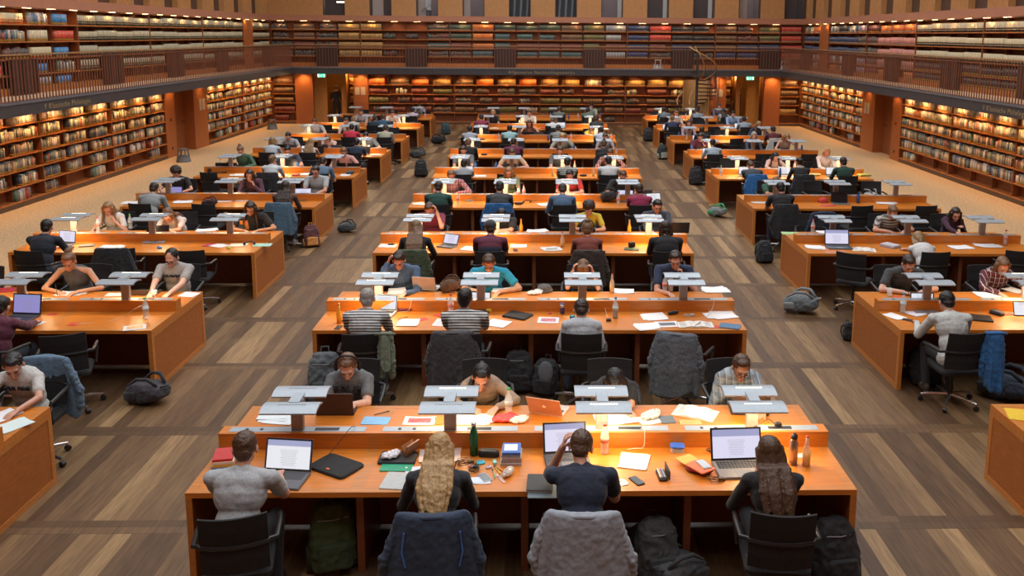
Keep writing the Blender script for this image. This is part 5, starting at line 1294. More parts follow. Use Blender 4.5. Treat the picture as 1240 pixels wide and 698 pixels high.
 ('R',6,'N',936,157,(.10,.015,.02),'s',None,'dbrown','short','type','maroon t-shirt, pale coat behind',''),
 ('R',6,'F',834,149,(.40,.25,.30),'l','plaid','brown','bob','type','pink checked shirt',('w',)),
 ('R',6,'F',919,150,(.025,.03,.06),'l',None,'dblond','longf','read','navy sweater',('w',)),
 ('R',7,'N',814,144,(.02,.03,.08),'l',None,'lbrown','short','type','dark blue jacket before a laptop',''),
 ('R',7,'N',901,145,(.27,.34,.40),'s',None,'black','short','type','pale grey-blue t-shirt',''),
 ('R',7,'F',819,138,(.35,.3,.28),'l',None,'lbrown','bob','type','grey-brown top',''),
 ('R',7,'F',888,137,(.25,.37,.58),'l',None,'black','short','type','light blue shirt',''),
 ('R',8,'N',804,132,(.16,.19,.21),'l',None,'black','short','type','grey hooded sweater',''),
 ('R',8,'N',844,134,(.24,.28,.32),'l',None,'black','short','write','grey-blue sweater',''),
 ('R',8,'N',876,135,(.40,.55,.5),'l','stripe2','dbrown','long','type','pale striped top',('w',)),
 ('R',8,'F',871,129,(.12,.10,.14),'l',None,'brown','short','type','dark top at the far end',''),
]
TAKEN = {}
SIDE = {'N': 'near side', 'F': 'far side'}
def chair_at(c, k, side, x, label, dy=.40, rz=0):
    y0 = Y0+k*SP; y = y0-dy if side == 'N' else y0+DD+dy
    return place('chair', make_chair, (x, y, 0), (0 if side == 'N' else PI)+rz, label), y
PL = {}
for q in PEOPLE:
    c, k, side, u, v, top, slv, pat, hair, style, pose, desc, ex = q
    lab = f'person in {desc}, {SIDE[side]} of {deskname(c, k)}'
    P = build_person(c, k, side, u, v, top, slv, pat, hair, style, pose, desc, ex, label=lab)
    PL[(c, k, side, u)] = P; x = P.location[0]; TAKEN.setdefault((c, k, side), []).append(x)
    rz = {297: .22, 533: .05, 704: -.04}.get(u, random.uniform(-.12, .12)) if k == 0 else random.uniform(-.15, .15)
    what = desc.split(' ')[0:5]; ds = desc.split(',')[0].split(' with ')[0].split(' before ')[0].split(' behind ')[0]
    chair_at(c, k, side, x, ' '.join(f'black office chair under the person in {" ".join(ds.split()[:5])}, {deskname(c, k)}'.split()[:16]), rz=rz, dy=.38)
# empty chairs at the remaining seats
for c in 'CLR':
    x0, n, _ = COLS[c]
    for k in ROWS[c]:
        for side in 'NF':
            for i in range(n):
                x = x0+(i+.5)*MODW
                if any(abs(x-t) < .72 for t in TAKEN.get((c, k, side), [])): continue
                if (c, k) in (('R', 0), ('L', 0)) and side == 'N': continue
                if (c, k, side, i) == ('R', 0, 'F', 0): continue
                rz, dy, dx = random.uniform(-.3, .3), random.uniform(.25, .4), 0
                if (c, k, side, i) == ('L', 1, 'N', 2): rz, dy, dx = .35, .42, -.1
                if (c, k, side, i) == ('R', 2, 'N', 0): rz, dy, dx = -.6, .5, -.05
                if (c, k, side, i) == ('C', 1, 'N', 3): rz, dy, dx = -.45, .42, -.15
                if (c, k, side, i) == ('L', 2, 'N', 2): rz, dy, dx = .1, .35, -.15
                chair_at(c, k, side, x+dx, f'empty black office chair, {POSN[n][i]} seat, {SIDE[side]} of {deskname(c, k)}', dy, rz)
# ---- clothes on chair backs
def jk(c, k, side, u, col, label, dy=.38, rz=0, **kw):
    P = PL[(c, k, side, u)]; s = 1 if side == 'N' else -1; y = Y0+k*SP-dy if side == 'N' else Y0+k*SP+DD+dy
    jacket((P.location[0]+kw.pop('dx', 0), y, 0), (0 if side == 'N' else PI)+rz, col, label, **kw)
jk('C', 0, 'N', 533, (.022, .04, .075), 'navy jacket with bright blue piping hung over the chair at the front centre desk', rz=.05, trim=(.05, .16, .5), length=.58, wide=1.12, seed=1)
jk('C', 0, 'N', 704, (.27, .30, .34), 'grey cardigan draped over the chair behind the navy t-shirt at the front desk', rz=-.04, name='cardigan', length=.46, wide=1.15, seed=2)
jk('C', 1, 'N', 563, (.045, .045, .05), 'dark grey coat over the chair behind the striped polo, second centre desk', length=.6, seed=3, dx=-.1)
jk('C', 1, 'N', 445, (.16, .20, .15), 'pale green cloth hanging from the right side of a chair, second centre desk', name='cloth', length=.36, wide=.2, seed=19, dx=.29)
jk('C', 2, 'N', 504, (.05, .065, .035), 'olive green jacket on a chair at the third centre desk', length=.5, seed=4)
jk('C', 2, 'N', 711, (.035, .025, .02), 'dark brown jacket over a chair at the third centre desk', length=.5, seed=5)
jk('C', 3, 'N', 605, (.01, .09, .26), 'bright blue jacket on a chair at the fourth centre desk', length=.4, wide=1.1, seed=6)
jk('L', 3, 'N', 346, (.06, .12, .18), 'blue denim jacket hung on a chair at the fourth left desk', length=.55, wide=1.1, seed=7)
jk('R', 3, 'N', 945, (.013, .013, .016), 'long black coat hung on a chair at the fourth right desk', length=.6, seed=8)
jk('R', 4, 'N', 909, (.02, .12, .33), 'bright blue and grey jacket on a chair at the fifth right desk', length=.45, seed=9)
jk('R', 4, 'N', 968, (.014, .014, .016), 'black jacket on a chair at the fifth right desk', length=.45, seed=10)
jk('L', 4, 'N', 330, (.014, .014, .016), 'black jacket spread over a chair at the fifth left desk', length=.4, wide=1.1, seed=11)
jk('L', 0, 'F', 16, (.10, .17, .25), 'pale blue denim jacket on a chair at the front left desk', dy=.38, length=.55, wide=1.1, seed=12, dx=.0)
jk('R', 6, 'N', 936, (.42, .40, .38), 'pale beige coat on a chair at the seventh right desk', length=.4, seed=13)
jk('R', 1, 'N', 1146, (.02, .11, .30), 'blue jacket hanging from the right side of a chair, second right desk', length=.6, wide=.35, seed=14, dx=.30)
jk('C', 5, 'N', 731, (.014, .014, .016), 'black jacket on a chair at the sixth centre desk', length=.4, seed=15)
TW = pmat('tweed', (.12, .14, .165), .95, nz=(150, .75), bump=.6)
jacket((COLS['C'][0]+3.5*MODW-.22, Y0+SP-.44, 0), -.30, (0, 0, 0), 'grey tweed coat hung over an empty chair at the second centre desk', name='coat', length=.66, wide=.98, mat=TW, seed=16)
x = COLS['L'][0]+1.5*MODW; jacket((x, Y0+2*SP-.32, 0), 0, (.012, .014, .018), 'black coat over the empty middle chair at the third left desk', length=.5, wide=1.1, seed=17)
x = COLS['R'][0]+.5*MODW+.2; jacket((x+.15, Y0+2*SP+DD+.36, 0), PI+.2, (.01, .025, .06), 'dark navy jacket over an empty chair behind the third right desk', length=.5, wide=1.1, seed=18)
# ---- bags
def bag(u, v, rz, col, label, z=0, **kw): p = onz(u, v, z); return backpack((p[0], p[1], z), rz, col, label, **kw)
bag(405, 688, .3, (.045, .07, .02), 'olive green backpack leaning under the front centre desk', sc=1.15)
bag(797, 702, .3, (.05, .055, .055), 'black and grey backpack standing beside the grey cardigan chair', sc=1.05)
bag(822, 706, -.9, (.06, .065, .07), 'open dark satchel lying by the black and grey backpack', sc=.9, lying=True)
bag(1012, 706, .2, (.014, .014, .016), 'black backpack beside the black top person at the front desk', sc=1.1)
bag(672, 705, .1, (.02, .02, .022), 'black bag with red edge under the grey cardigan', sc=.8, lying=True, col2=(.2, .02, .04))
bag(628, 474, .05, (.014, .014, .016), 'black rucksack standing under the second centre desk', sc=1.05)
bag(660, 478, -.3, (.02, .02, .024), 'open black backpack leaning next to the black rucksack', sc=.92, open_=True)
bag(395, 487, .2, (.09, .105, .115), 'grey roll-top bag standing behind the person with headphones', sc=1.25, col2=(.05, .06, .065))
bag(612, 352, .5, (.03, .03, .035), 'black backpack lying on the floor behind the turquoise t-shirt', sc=1.0, lying=True)
bag(180, 487, 1.2, (.045, .045, .055), 'charcoal rucksack lying at the end of the second left desk', sc=1.0, lying=True)
bag(55, 478, .4, (.02, .02, .022), 'black and white backpack under the second left desk', sc=1.0, col2=(.4, .4, .38))
bag(78, 476, .1, (.22, .15, .10), 'brown canvas bag under the second left desk', sc=.85)
bag(968, 378, 1.0, (.11, .13, .14), 'grey hiking backpack lying in the right aisle', sc=1.1, lying=True, col2=(.2, .22, .23))
bag(1215, 482, .6, (.02, .03, .05), 'navy backpack lying under the second right desk', sc=1.2, lying=True)
bag(868, 262, .8, (.2, .22, .22), 'grey backpack with green top lying in the right aisle', sc=.9, lying=True, col2=(.05, .35, .15))
bag(1122, 466, .2, (.015, .018, .025), 'dark backpack tucked under the end of the second right desk', sc=1.05)
bag(1029, 412, .3, (.012, .012, .014), 'small black bag on the floor behind the second right desk', sc=.55)
bag(378, 299, .4, (.10, .03, .03), 'maroon and orange backpack beside the fourth left desk', sc=.95, col2=(.5, .22, .05))
bag(420, 281, 1.3, (.05, .06, .07), 'flat grey bag lying in the left aisle', sc=.8, lying=True)
bag(540, 163, .2, (.02, .05, .06), 'dark teal backpack standing in the left aisle', sc=1.1)
bag(531, 174, .9, (.014, .014, .016), 'black backpack slumped by the eighth left desk', sc=1.2, lying=True)
bag(506, 191, 1.1, (.06, .075, .075), 'grey and black backpack lying by the seventh left desk', sc=1.1, lying=True)
bag(785, 171, .1, (.014, .014, .016), 'black backpack beside the eighth right desk', sc=1.15)
bag(803, 193, .3, (.02, .025, .025), 'black backpack with pale coat beside the seventh right desk', sc=1.1, col2=(.3, .32, .28))
bag(843, 224, .1, (.015, .015, .018), 'large black backpack beside the sixth right desk', sc=1.15)
bag(926, 318, .2, (.012, .014, .018), 'dark bag under the fourth right desk', sc=.9)
bag(1052, 244, .3, (.5, .48, .46), 'white and beige bag on a chair behind the fourth right desk', z=.48, sc=.9, lying=True)
bag(737, 243, 1.3, (.018, .018, .02), 'black backpack lying on the fourth centre desk', z=.77, sc=.8, lying=True)
bag(254, 250, 1.3, (.05, .02, .025), 'dark patterned bag lying on the fourth left desk', z=.76, sc=.6, lying=True)
bag(545, 352, 1.5, (.07, .035, .02), 'brown leather bag on the far half of the second centre desk', z=.76, sc=.62, lying=True)
bag(510, 214, .2, (.012, .012, .014), 'black bag at the left end of the fifth centre desk', z=.0, sc=1.1)
# ---- things on the desks
WHT, CRM = (.80, .80, .80), (.62, .56, .45)
LB, LS, LG = (.02, .02, .022), (.42, .43, .45), (.10, .10, .11)
# front centre desk, near half
item('bk4', bookstack([(.03, .08, .35), (.6, .45, .05), (.65, .6, .5), (.5, .03, .03)], .17, .22), 272, 562, .2, 'colourful stack of red, cream and blue books', 'C', 0)
item('lapA', laptop(.38, .26, LG, 'page', 108, h=.25), 340, 583, -.12, 'grey laptop with white page beside the speckled shirt', 'C', 0)
item('sleeve', slab('laptop_sleeve', 'laptop sleeve', .38, .27, .022, (.016, .016, .018), .85, None, r_=.04), 407, 566, -.55, 'black laptop sleeve with rounded corners and small orange tag', 'C', 0)
item('tag', slab('sleeve_tag', 'tag', .035, .02, .002, (.65, .16, .03), .7), 397, 568, -.55, 'small orange tag lying on the black sleeve', 'C', 0, z=.766)
item('blackfolder', slab('folder', 'folder', .30, .20, .02, (.018, .018, .022), .7, r_=.02), 482, 556, -.03, 'black folder beneath a tissue pack and wallet', 'C', 0)
item('tissue', crumple((.62, .60, .66), .15), 473, 554, .3, 'white and red tissue pack lying on the black folder', 'C', 0, z=.764)
item('wallet', wallet((.25, .10, .04)), 499, 549, -.5, 'open brown leather wallet standing on the black folder', 'C', 0, z=.764)
item('gfold', slab('folder', 'folder', .25, .12, .006, (.01, .30, .16), .5), 480, 567, -.03, 'bright green folder below the black folder', 'C', 0)
item('padA', slab('notepad', 'notepad', .19, .26, .008, (.45, .48, .48), .7), 479, 583, -.12, 'pale grey notepad left of the charcoal top', 'C', 0)
item('papA', sheets(2, .21, .28, (.68, .74, .82)), 509, 578, .05, 'light blue-white sheets under the writing hands', 'C', 0)
item('papP', sheets(4, .30, .22, (.78, .62, .55), .02), 533, 552, .05, 'pinkish papers behind the charcoal top', 'C', 0)
item('botgreen', bottle('green'), 574, 551, 0, 'metallic dark green bottle with steel cap', 'C', 0)
item('gcase', slab('glasses_case', 'glasses case', .17, .075, .05, (.015, .015, .017), .6, r_=.03), 592, 552, -.1, 'black glasses case beside the green bottle', 'C', 0)
item('bks', bookstack([(.42, .38, .36), (.32, .30, .32), (.36, .3, .3), (.28, .26, .28), (.04, .14, .48)], .17, .19, True), 619, 558, .0, 'stack of grey books under a blue book with white label', 'C', 0)
item('ph1', phone((.5, .5, .5), (.12, .14, .16)), 587, 579, .5, 'white phone with dark screen among sticky notes', 'C', 0)
item('stick', sheets(2, .13, .09, (.66, .76, .88)), 584, 583, .05, 'pale blue sticky notes under the white phone', 'C', 0)
item('cyan', smallbit('sticky_notes', 'notes', .07, .06, .012, (.05, .5, .62)), 582, 561, .3, 'cyan sticky note pad near the black glasses case', 'C', 0)
item('pinkm', smallbit('marker', 'marker', .025, .07, .012, (.7, .25, .25)), 571, 566, .9, 'pink marker beside the dark clutter', 'C', 0)
item('mint', smallbit('correction_tape', 'tape', .03, .06, .018, (.3, .7, .6)), 599, 561, .2, 'mint green correction tape between notes and books', 'C', 0)
item('lilac', smallbit('eraser', 'eraser', .05, .03, .014, (.6, .5, .6)), 592, 567, .5, 'lilac eraser beside the white phone', 'C', 0)
item('ruler', smallbit('ruler', 'ruler', .025, .15, .003, (.62, .42, .40)), 606, 580, .5, 'translucent pinkish ruler right of the white phone', 'C', 0)
for i, (u, v, a, cc, l) in enumerate(((602, 570, .4, (.6, .5, .05), 'yellow'), (598, 575, .2, (.1, .5, .2), 'green'), (605, 569, .7, (.7, .3, .1), 'orange'))): item('pen_%d' % i, pen(cc), u, v, a, f'{l} pen right of the white phone', 'C', 0)
item('coil3', coil(5, .055, (.10, .05, .02)), 562, 562, .3, 'brown tangle of keys and cord below the green bottle', 'C', 0)
item('coil3b', coil(4, .045, (.02, .02, .02)), 574, 570, 1.3, 'black earphone tangle beside the sticky notes', 'C', 0)
item('floral', pouch((.45, .42, .40), .15, .07, .055, 'floral'), 615, 576, 1.1, 'patterned white pencil pouch in front of the book stack', 'C', 0)
item('blkbook', slab('notebook', 'notebook', .20, .25, .028, (.02, .025, .025), .6, inner=True), 654, 588, -.03, 'thick black notebook with elastic band at the desk edge', 'C', 0)
item('greypad', slab('folder', 'folder', .22, .2, .006, (.10, .14, .16), .5), 657, 596, -.03, 'slate folder jutting out beneath the black notebook', 'C', 0, z=.7418)
item('lapB', laptop(.36, .25, (.05, .05, .055), 'doc', 112, h=.25), 687, 560, .10, 'dark laptop with violet page before the navy t-shirt', 'C', 0)
item('botr', bottle('petr'), 732, 549, 0, 'small clear bottle with red cap under the glowing lamp', 'C', 0)
item('papB', sheets(4, .22, .25, (.85, .82, .76), .012), 767, 559, -.2, 'pile of white sheets right of the navy t-shirt', 'C', 0)
item('ph2', phone((.02, .02, .022), (.03, .035, .04)), 771, 583, .5, 'dark phone by the navy t-shirt elbow', 'C', 0)
item('penc', pencase, 801, 577, .08, 'open black pencil case full of pens', 'C', 0)
item('tub', tubbox, 820, 546, -.1, 'clear tub with blue lid', 'C', 0)
item('papC', smallbit('notepad', 'notepad', .16, .1, .004, (.72, .6, .5)), 748, 586, .4, 'small open notepad under the navy t-shirt arm', 'C', 0)
item('redp', pouch((.22, .01, .03), .23, .10, .045), 847, 572, -.2, 'dark red pouch beneath the orange folders', 'C', 0)
item('yel', slab('folder', 'folder', .15, .22, .01, (.72, .36, .06), .5), 837, 560, .55, 'yellow-orange exercise book above the dark red pouch', 'C', 0, z=.775)
item('ora', slab('folder', 'folder', .15, .20, .01, (.66, .14, .05), .5), 848, 566, .6, 'orange-red exercise book above the dark red pouch', 'C', 0, z=.787)
item('ph3', phone((.45, .46, .48), (.35, .42, .5)), 852, 563, .35, 'silver phone lying on the orange exercise book', 'C', 0, z=.798)
item('coil2', coil(4, .055), 865, 547, .3, 'black charger cable beside the large laptop', 'C', 0)
item('ear', coil(3, .05, (.15, .10, .07)), 866, 582, .0, 'thin tangled earphones in front of the dark red pouch', 'C', 0)
item('lapC', laptop(.42, .28, (.16, .15, .15), 'doc', 108, h=.26, lidcol=(.02, .02, .02)), 898, 570, .06, 'large laptop showing a document before the black top', 'C', 0)
item('botsteel', bottle('steel'), 960, 562, 0, 'brushed steel flask with black loop cap', 'C', 0)
item('botj', bottle('juice'), 976, 564, 0, 'glass bottle half full of amber drink', 'C', 0)
item('card', smallbit('card', 'card', .10, .07, .002, (.8, .8, .78)), 969, 552, .1, 'small white card between flask and glass bottle', 'C', 0)
item('brk', smallbit('charger', 'charger', .06, .04, .03, (.02, .02, .022)), 942, 516, .1, 'black charger on the raised duct right of the last lamp', 'C', 0, z=.882)
# front centre desk, far half
item('papD', sheets(4, .26, .20, (.70, .76, .78), .06), 334, 507, -.2, 'several white sheets at the far left corner', 'C', 0)
item('lapD', laptop(.34, .23, (.035, .02, .022), 'dark', 100), 409, 497, PI, 'dark brown laptop in front of the headphones wearer', 'C', 0)
item('bluef', slab('folder', 'folder', .24, .16, .004, (.20, .44, .70), .5), 455, 510, -.05, 'sky blue folder right of the dark brown laptop', 'C', 0)
item('penA', pen(), 462, 501, -1.0, 'black pen above the sky blue folder', 'C', 0)
item('magw', sheets(1, .28, .17, WHT, pic=(.72, .12, .12)), 508, 510, -.02, 'white brochure with red print', 'C', 0)
item('orf', slab('folder', 'folder', .16, .16, .004, (.75, .22, .02), .5), 538, 509, .2, 'orange sheet behind the second lamp', 'C', 0)
item('papE', sheets(3, .30, .20, (.82, .80, .78), .03), 573, 509, .0, 'white pages under the tan cardigan sleeves', 'C', 0)
item('botgc', bottle('petg'), 616, 503, 0, 'clear water bottle with green cap', 'C', 0)
item('redbag', crumple((.7, .06, .05), .22), 611, 509, .1, 'red and clear plastic wrapper under the water bottle', 'C', 0)
item('clearbag', crumple((.72, .66, .62), .16), 628, 511, .1, 'pale plastic wrapper right of the red wrapper', 'C', 0)
item('lapM', laptop(.32, .22, (.5, .42, .38), 'dark', 118, True, lidcol=(.50, .25, .15)), 666, 497, PI-.35, 'copper coloured laptop with white fruit logo', 'C', 0)
item('papF', sheets(4, .30, .20, (.85, .82, .76), .04), 745, 507, .1, 'bright papers under the glowing third lamp', 'C', 0)
item('crump', crumple((.62, .62, .58), .2), 788, 505, .5, 'clear crumpled plastic wrap on papers', 'C', 0, z=.75)
item('papG', sheets(2, .2, .16, (.8, .82, .8), .03), 786, 509, .3, 'white papers beneath the crumpled plastic', 'C', 0)
item('gnote', slab('notebook', 'notebook', .13, .15, .01, (.12, .15, .17), .6), 808, 509, .1, 'slate grey notebook beside the crumpled plastic', 'C', 0)
item('obk', openbook(.38, .25), 842, 501, -.45, 'large open book with white pages', 'C', 0)
item('ynote', slab('book', 'book', .20, .12, .016, (.42, .34, .12), .6), 836, 514, .0, 'mustard yellow book below the open book', 'C', 0)
item('lapE', laptop(.34, .23, (.03, .03, .035), 'dark', 100), 906, 497, PI-.08, 'black laptop in front of the plaid shirt', 'C', 0)
# second centre desk
item('botor', bottle('orange'), 411, 391, 0, 'orange juice bottle at the left end', 'C', 1)
item('boty', bottle('orange'), 435, 398, 0, 'second orange juice bottle beside the striped t-shirt', 'C', 1)
item('ph4', phone((.03, .03, .035), (.06, .07, .07)), 410, 397, -.1, 'dark phone at the left end', 'C', 1)
item('mouse', slab('mouse', 'mouse', .055, .10, .03, (.02, .02, .02), .4, r_=.026), 419, 389, -.6, 'black computer mouse above the phone', 'C', 1)
item('lapF', laptop(.32, .22, (.4, .4, .42), 'web', 105), 462, 381, -.15, 'laptop before the first striped t-shirt', 'C', 1)
item('papH', sheets(4, .24, .25, WHT, .01), 494, 391, -.03, 'thick pile of white sheets between the two striped shirts', 'C', 1)
item('penB', pen(), 488, 386, -.7, 'pen lying on the pile of white sheets', 'C', 1, z=.75)
item('wal2', pouch((.14, .02, .02), .24, .06, .045), 493, 377, .15, 'dark red pencil pouch behind the pile of sheets', 'C', 1)
item('redc', slab('card', 'card', .11, .09, .003, (.65, .04, .03), .5), 512, 387, .4, 'red leaflet right of the pile of sheets', 'C', 1)
item('redd', slab('card', 'card', .11, .08, .003, (.68, .05, .04), .5), 531, 382, -.2, 'red leaflet left of the pink bottle', 'C', 1)
item('botpk', bottle('petrp'), 546, 381, 0, 'pink drink bottle with red cap', 'C', 1)
item('lapG', laptop(.34, .23, (.05, .05, .06), 'page', 105), 576, 378, -.1, 'laptop beyond the striped polo', 'C', 1)
item('papI', sheets(1, .2, .26, WHT, lines=True), 536, 391, -.15, 'white sheet under the striped polo arm', 'C', 1)
item('papJ', sheets(3, .27, .24, (.82, .80, .84), .006), 602, 392, -.45, 'white writing pad right of the striped polo', 'C', 1)
item('slv2', slab('laptop_sleeve', 'laptop sleeve', .32, .24, .02, (.02, .02, .022), .8, r_=.02), 627, 383, -.5, 'black laptop sleeve at the middle', 'C', 1)
item('bits', smallbit('gadget', 'gadget', .07, .05, .04, (.75, .45, .03)), 592, 378, .2, 'small yellow gadget with cable', 'C', 1)
item('mag2', sheets(1, .25, .22, (.70, .76, .84), pic=(.5, .15, .2)), 664, 388, -.08, 'blue and white leaflet with a red figure', 'C', 1)
item('can', bottle('can'), 681, 380, 0, 'slim blue and silver drink can', 'C', 1)
item('rcap', smallbit('crown_cork', 'bottle cork', .04, .04, .02, (.6, .1, .1)), 666, 380, 0, 'small red and white bottle top', 'C', 1)
item('teal', bottle('teal'), 693, 393, 0, 'teal can beside the pale grey sweater', 'C', 1)
item('bot_cola', bottle('petbd'), 745, 385, 0, 'half empty bottle of dark drink', 'C', 1)
item('adapter', smallbit('charger', 'charger', .06, .04, .03, (.02, .02, .022)), 737, 389, .1, 'black charger below the dark drink bottle', 'C', 1)
item('papK', sheets(3, .27, .22, WHT, .04), 790, 384, .1, 'loose white sheets behind the tweed coat', 'C', 1)
item('papL', sheets(2, .27, .22, (.82, .82, .8), .04), 783, 396, .3, 'white sheets at the edge above the tweed coat', 'C', 1)
item('obk2', sheets(1, .27, .2, (.82, .84, .86), pic=(.15, .17, .2)), 808, 393, .1, 'printed sheet with dark photograph', 'C', 1)
item('obk3', openbook(.42, .2, (.8, .8, .82)), 842, 394, 0, 'open white planner with a pen', 'C', 1)
item('penC', pen(), 845, 393, -.6, 'black pen lying on the white planner', 'C', 1, z=.775)
item('papM', sheets(4, .30, .22, WHT, .05), 872, 382, .1, 'fan of white sheets at the right end', 'C', 1)
item('redcard', slab('card', 'card', .13, .09, .003, (.62, .05, .03), .5), 865, 396, .1, 'red leaflet partly under a blue notebook', 'C', 1)
item('bnote', slab('notebook', 'notebook', .24, .17, .014, (.07, .16, .28), .55, inner=True), 884, 396, -.35, 'slate blue notebook at the right end', 'C', 1)
item('pouch3', pouch((.016, .016, .02), .17, .05, .04), 815, 381, .4, 'black pouch with cables behind the printed sheets', 'C', 1)
item('coilk', coil(3, .05, (.5, .5, .5)), 834, 383, .2, 'white cable behind the planner', 'C', 1)
item('papN', sheets(2, .22, .26, (.84, .80, .74), .03), 480, 353, .1, 'lit papers under the denim shirt arm', 'C', 1)
item('lapH', laptop(.32, .22, (.5, .5, .5), 'dark', 112, lidcol=(.45, .36, .32)), 518, 349, PI-.2, 'silver laptop seen from behind', 'C', 1)
item('papO', sheets(3, .3, .2, WHT, .05), 612, 352, .1, 'white papers under the turquoise t-shirt hands', 'C', 1)
item('beanie', beanie((.08, .08, .085)), 659, 353, 0, 'grey knitted hat', 'C', 1)
item('scarfp', crumple((.6, .6, .58), .22), 648, 356, .3, 'white cloth beneath the grey knitted hat', 'C', 1)
item('lapI', laptop(.32, .22, (.06, .05, .04), 'dark', 108, lidcol=(.10, .06, .03)), 706, 347, PI, 'dark laptop with brown stickers', 'C', 1)
item('botq', bottle('juice'), 741, 354, 0, 'glass bottle beside the stickered laptop', 'C', 1)
item('papQ', sheets(2, .27, .2, WHT), 755, 353, 0, 'white sheets right of the stickered laptop', 'C', 1)
item('botr2', bottle('petr'), 805, 355, 0, 'clear bottle beside the last lamp', 'C', 1)
item('botr3', bottle('petrp'), 812, 353, 0, 'pink bottle beside the last lamp', 'C', 1)
item('tabk', tablet('dark', (.08, .05, .04)), 826, 351, PI, 'brown tablet before the dark blue t-shirt', 'C', 1)
item('papR', sheets(5, .34, .22, WHT, .06), 868, 352, .1, 'scattered sheets at the far right end', 'C', 1)
# third centre desk
item('note3', sheets(3, .26, .2, WHT, .01), 470, 298, -.05, 'white notepad at the left end', 'C', 2)
item('pouch4', pouch((.016, .016, .02), .14, .03, .025), 474, 297, 0, 'thin black pen pouch on the notepad', 'C', 2, z=.75)
item('tab1', laptop(.28, .2, (.08, .08, .09), 'doc', 115), 541, 299, -.45, 'small convertible laptop showing a page', 'C', 2)
item('papS', sheets(1, .22, .26, WHT), 568, 301, -.3, 'single white sheet left of the maroon shirt', 'C', 2)
item('papT', sheets(1, .26, .2, WHT), 628, 298, 0, 'single white sheet right of the maroon shirt', 'C', 2)
item('ph5', phone(), 624, 303, .2, 'phone below the single sheet', 'C', 2)
item('mag3', sheets(4, .26, .22, (.65, .68, .7), .03, pic=(.3, .32, .3)), 668, 302, .2, 'pile of magazines', 'C', 2)
item('boty2', bottle('juice'), 681, 299, 0, 'bottle of pale yellow drink', 'C', 2)
item('folder3', slab('folder', 'folder', .24, .17, .012, (.05, .09, .03), .5), 765, 302, -.2, 'dark green folder', 'C', 2)
item('camera', smallbit('camera', 'camera', .11, .08, .08, (.012, .012, .014)), 765, 299, .4, 'black camera on the dark green folder', 'C', 2, z=.755)
item('boto3', bottle('orange'), 762, 283, 0, 'orange bottle behind the raised duct', 'C', 2)
item('boto4', bottle('orange'), 631, 282, 0, 'amber bottle behind the raised duct', 'C', 2)
item('lapJ', laptop(.32, .22, LB, 'dark', 108), 822, 281, PI, 'black laptop at the far right end', 'C', 2)
item('pap31', sheets(3, .3, .2, WHT, .05), 650, 280, .1, 'papers on the far half', 'C', 2)
item('hd3', headset, 728, 280, .3, 'black headphones on the far half', 'C', 2)
item('pap4a', sheets(4, .22, .18, (.7, .72, .6), .05), 507, 247, .3, 'loose sheets at the left end', 'C', 3)
item('fold4', slab('laptop_sleeve', 'laptop sleeve', .24, .17, .03, (.2, .22, .22), .7, r_=.02), 567, 243, -.4, 'grey laptop sleeve right of the green t-shirt', 'C', 3)
item('hd4', headset, 638, 246, .3, 'black headphones', 'C', 3)
item('pap4b', sheets(4, .28, .2, WHT, .05), 662, 248, .3, 'white papers left of the blue shirt', 'C', 3)
item('botp4', bottle('petrp'), 628, 240, 0, 'pink drink bottle', 'C', 3)
item('lapK', laptop(.34, .23, (.05, .05, .06), 'doc', 106), 757, 244, -.1, 'laptop before the crimson sweater', 'C', 3)
# left side
item('lapL', laptop(.36, .25, (.02, .02, .022), 'violet', 102, h=.25), 24, 386, -.1, 'black laptop with violet screen at the frame edge', 'L', 1)
item('glassL', bottle('glass'), 46, 378, 0, 'clear glass beside the black laptop', 'L', 1)
item('papLa', sheets(2, .2, .26, (.70, .76, .80), .02, lines=True), 37, 393, -.35, 'printed sheets right of the black laptop', 'L', 1)
item('redL1', slab('card', 'card', .11, .09, .003, (.65, .05, .04), .5), 89, 393, -.2, 'red card on the empty place', 'L', 1)
item('redL2', slab('card', 'card', .11, .07, .003, (.6, .06, .04), .5), 63, 381, .1, 'red card behind the glass', 'L', 1)
item('botL', bottle('petg'), 177, 386, 0, 'clear water bottle with green cap', 'L', 1)
item('magL', sheets(2, .24, .18, (.72, .70, .68), .005, pic=(.8, .42, .16)), 163, 397, .35, 'brochure with orange picture near the corner', 'L', 1)
item('papLb', sheets(3, .3, .2, WHT, .05), 85, 356, .1, 'papers under the grey tank top arms', 'L', 1)
item('hlL', smallbit('highlighter', 'highlighter', .03, .1, .02, (.65, .75, .02)), 104, 353, 1.0, 'neon yellow highlighter', 'L', 1)
item('papLc', sheets(2, .24, .15, (.8, .72, .6), .02), 140, 357, .05, 'pale sheets by the last lamp', 'L', 1)
item('lapLn', laptop(.32, .22, (.05, .04, .035), 'dark', 92, h=.06), 178, 355, PI, 'dark tablet before the person with glasses', 'L', 1)
item('boxL', smallbit('charger', 'charger', .07, .05, .05, (.6, .62, .64)), 187, 356, 0, 'white charger cube on the raised duct', 'L', 1, z=.80)
item('papLd', sheets(1, .22, .2, (.78, .80, .85)), 229, 357, -.2, 'white sheet at the far right corner', 'L', 1)
item('redL3', slab('folder', 'folder', .3, .2, .012, (.35, .02, .03), .5), 5, 352, .1, 'dark red folder at the frame edge', 'L', 1)
item('lapM2', laptop(.32, .22, (.2, .2, .22), 'doc', 100), 75, 297, -.25, 'laptop before the dark navy shirt', 'L', 2)
item('fldL', slab('book', 'book', .22, .15, .015, (.18, .17, .15), .6), 105, 298, .3, 'dark grey book', 'L', 2)
item('papLe', sheets(6, .32, .22, WHT, .06), 137, 300, .3, 'large spread of white papers', 'L', 2)
item('lapN', laptop(.36, .25, (.30, .32, .34), 'dark', 105, lidcol=(.02, .02, .02)), 188, 293, .1, 'open laptop with black screen', 'L', 2)
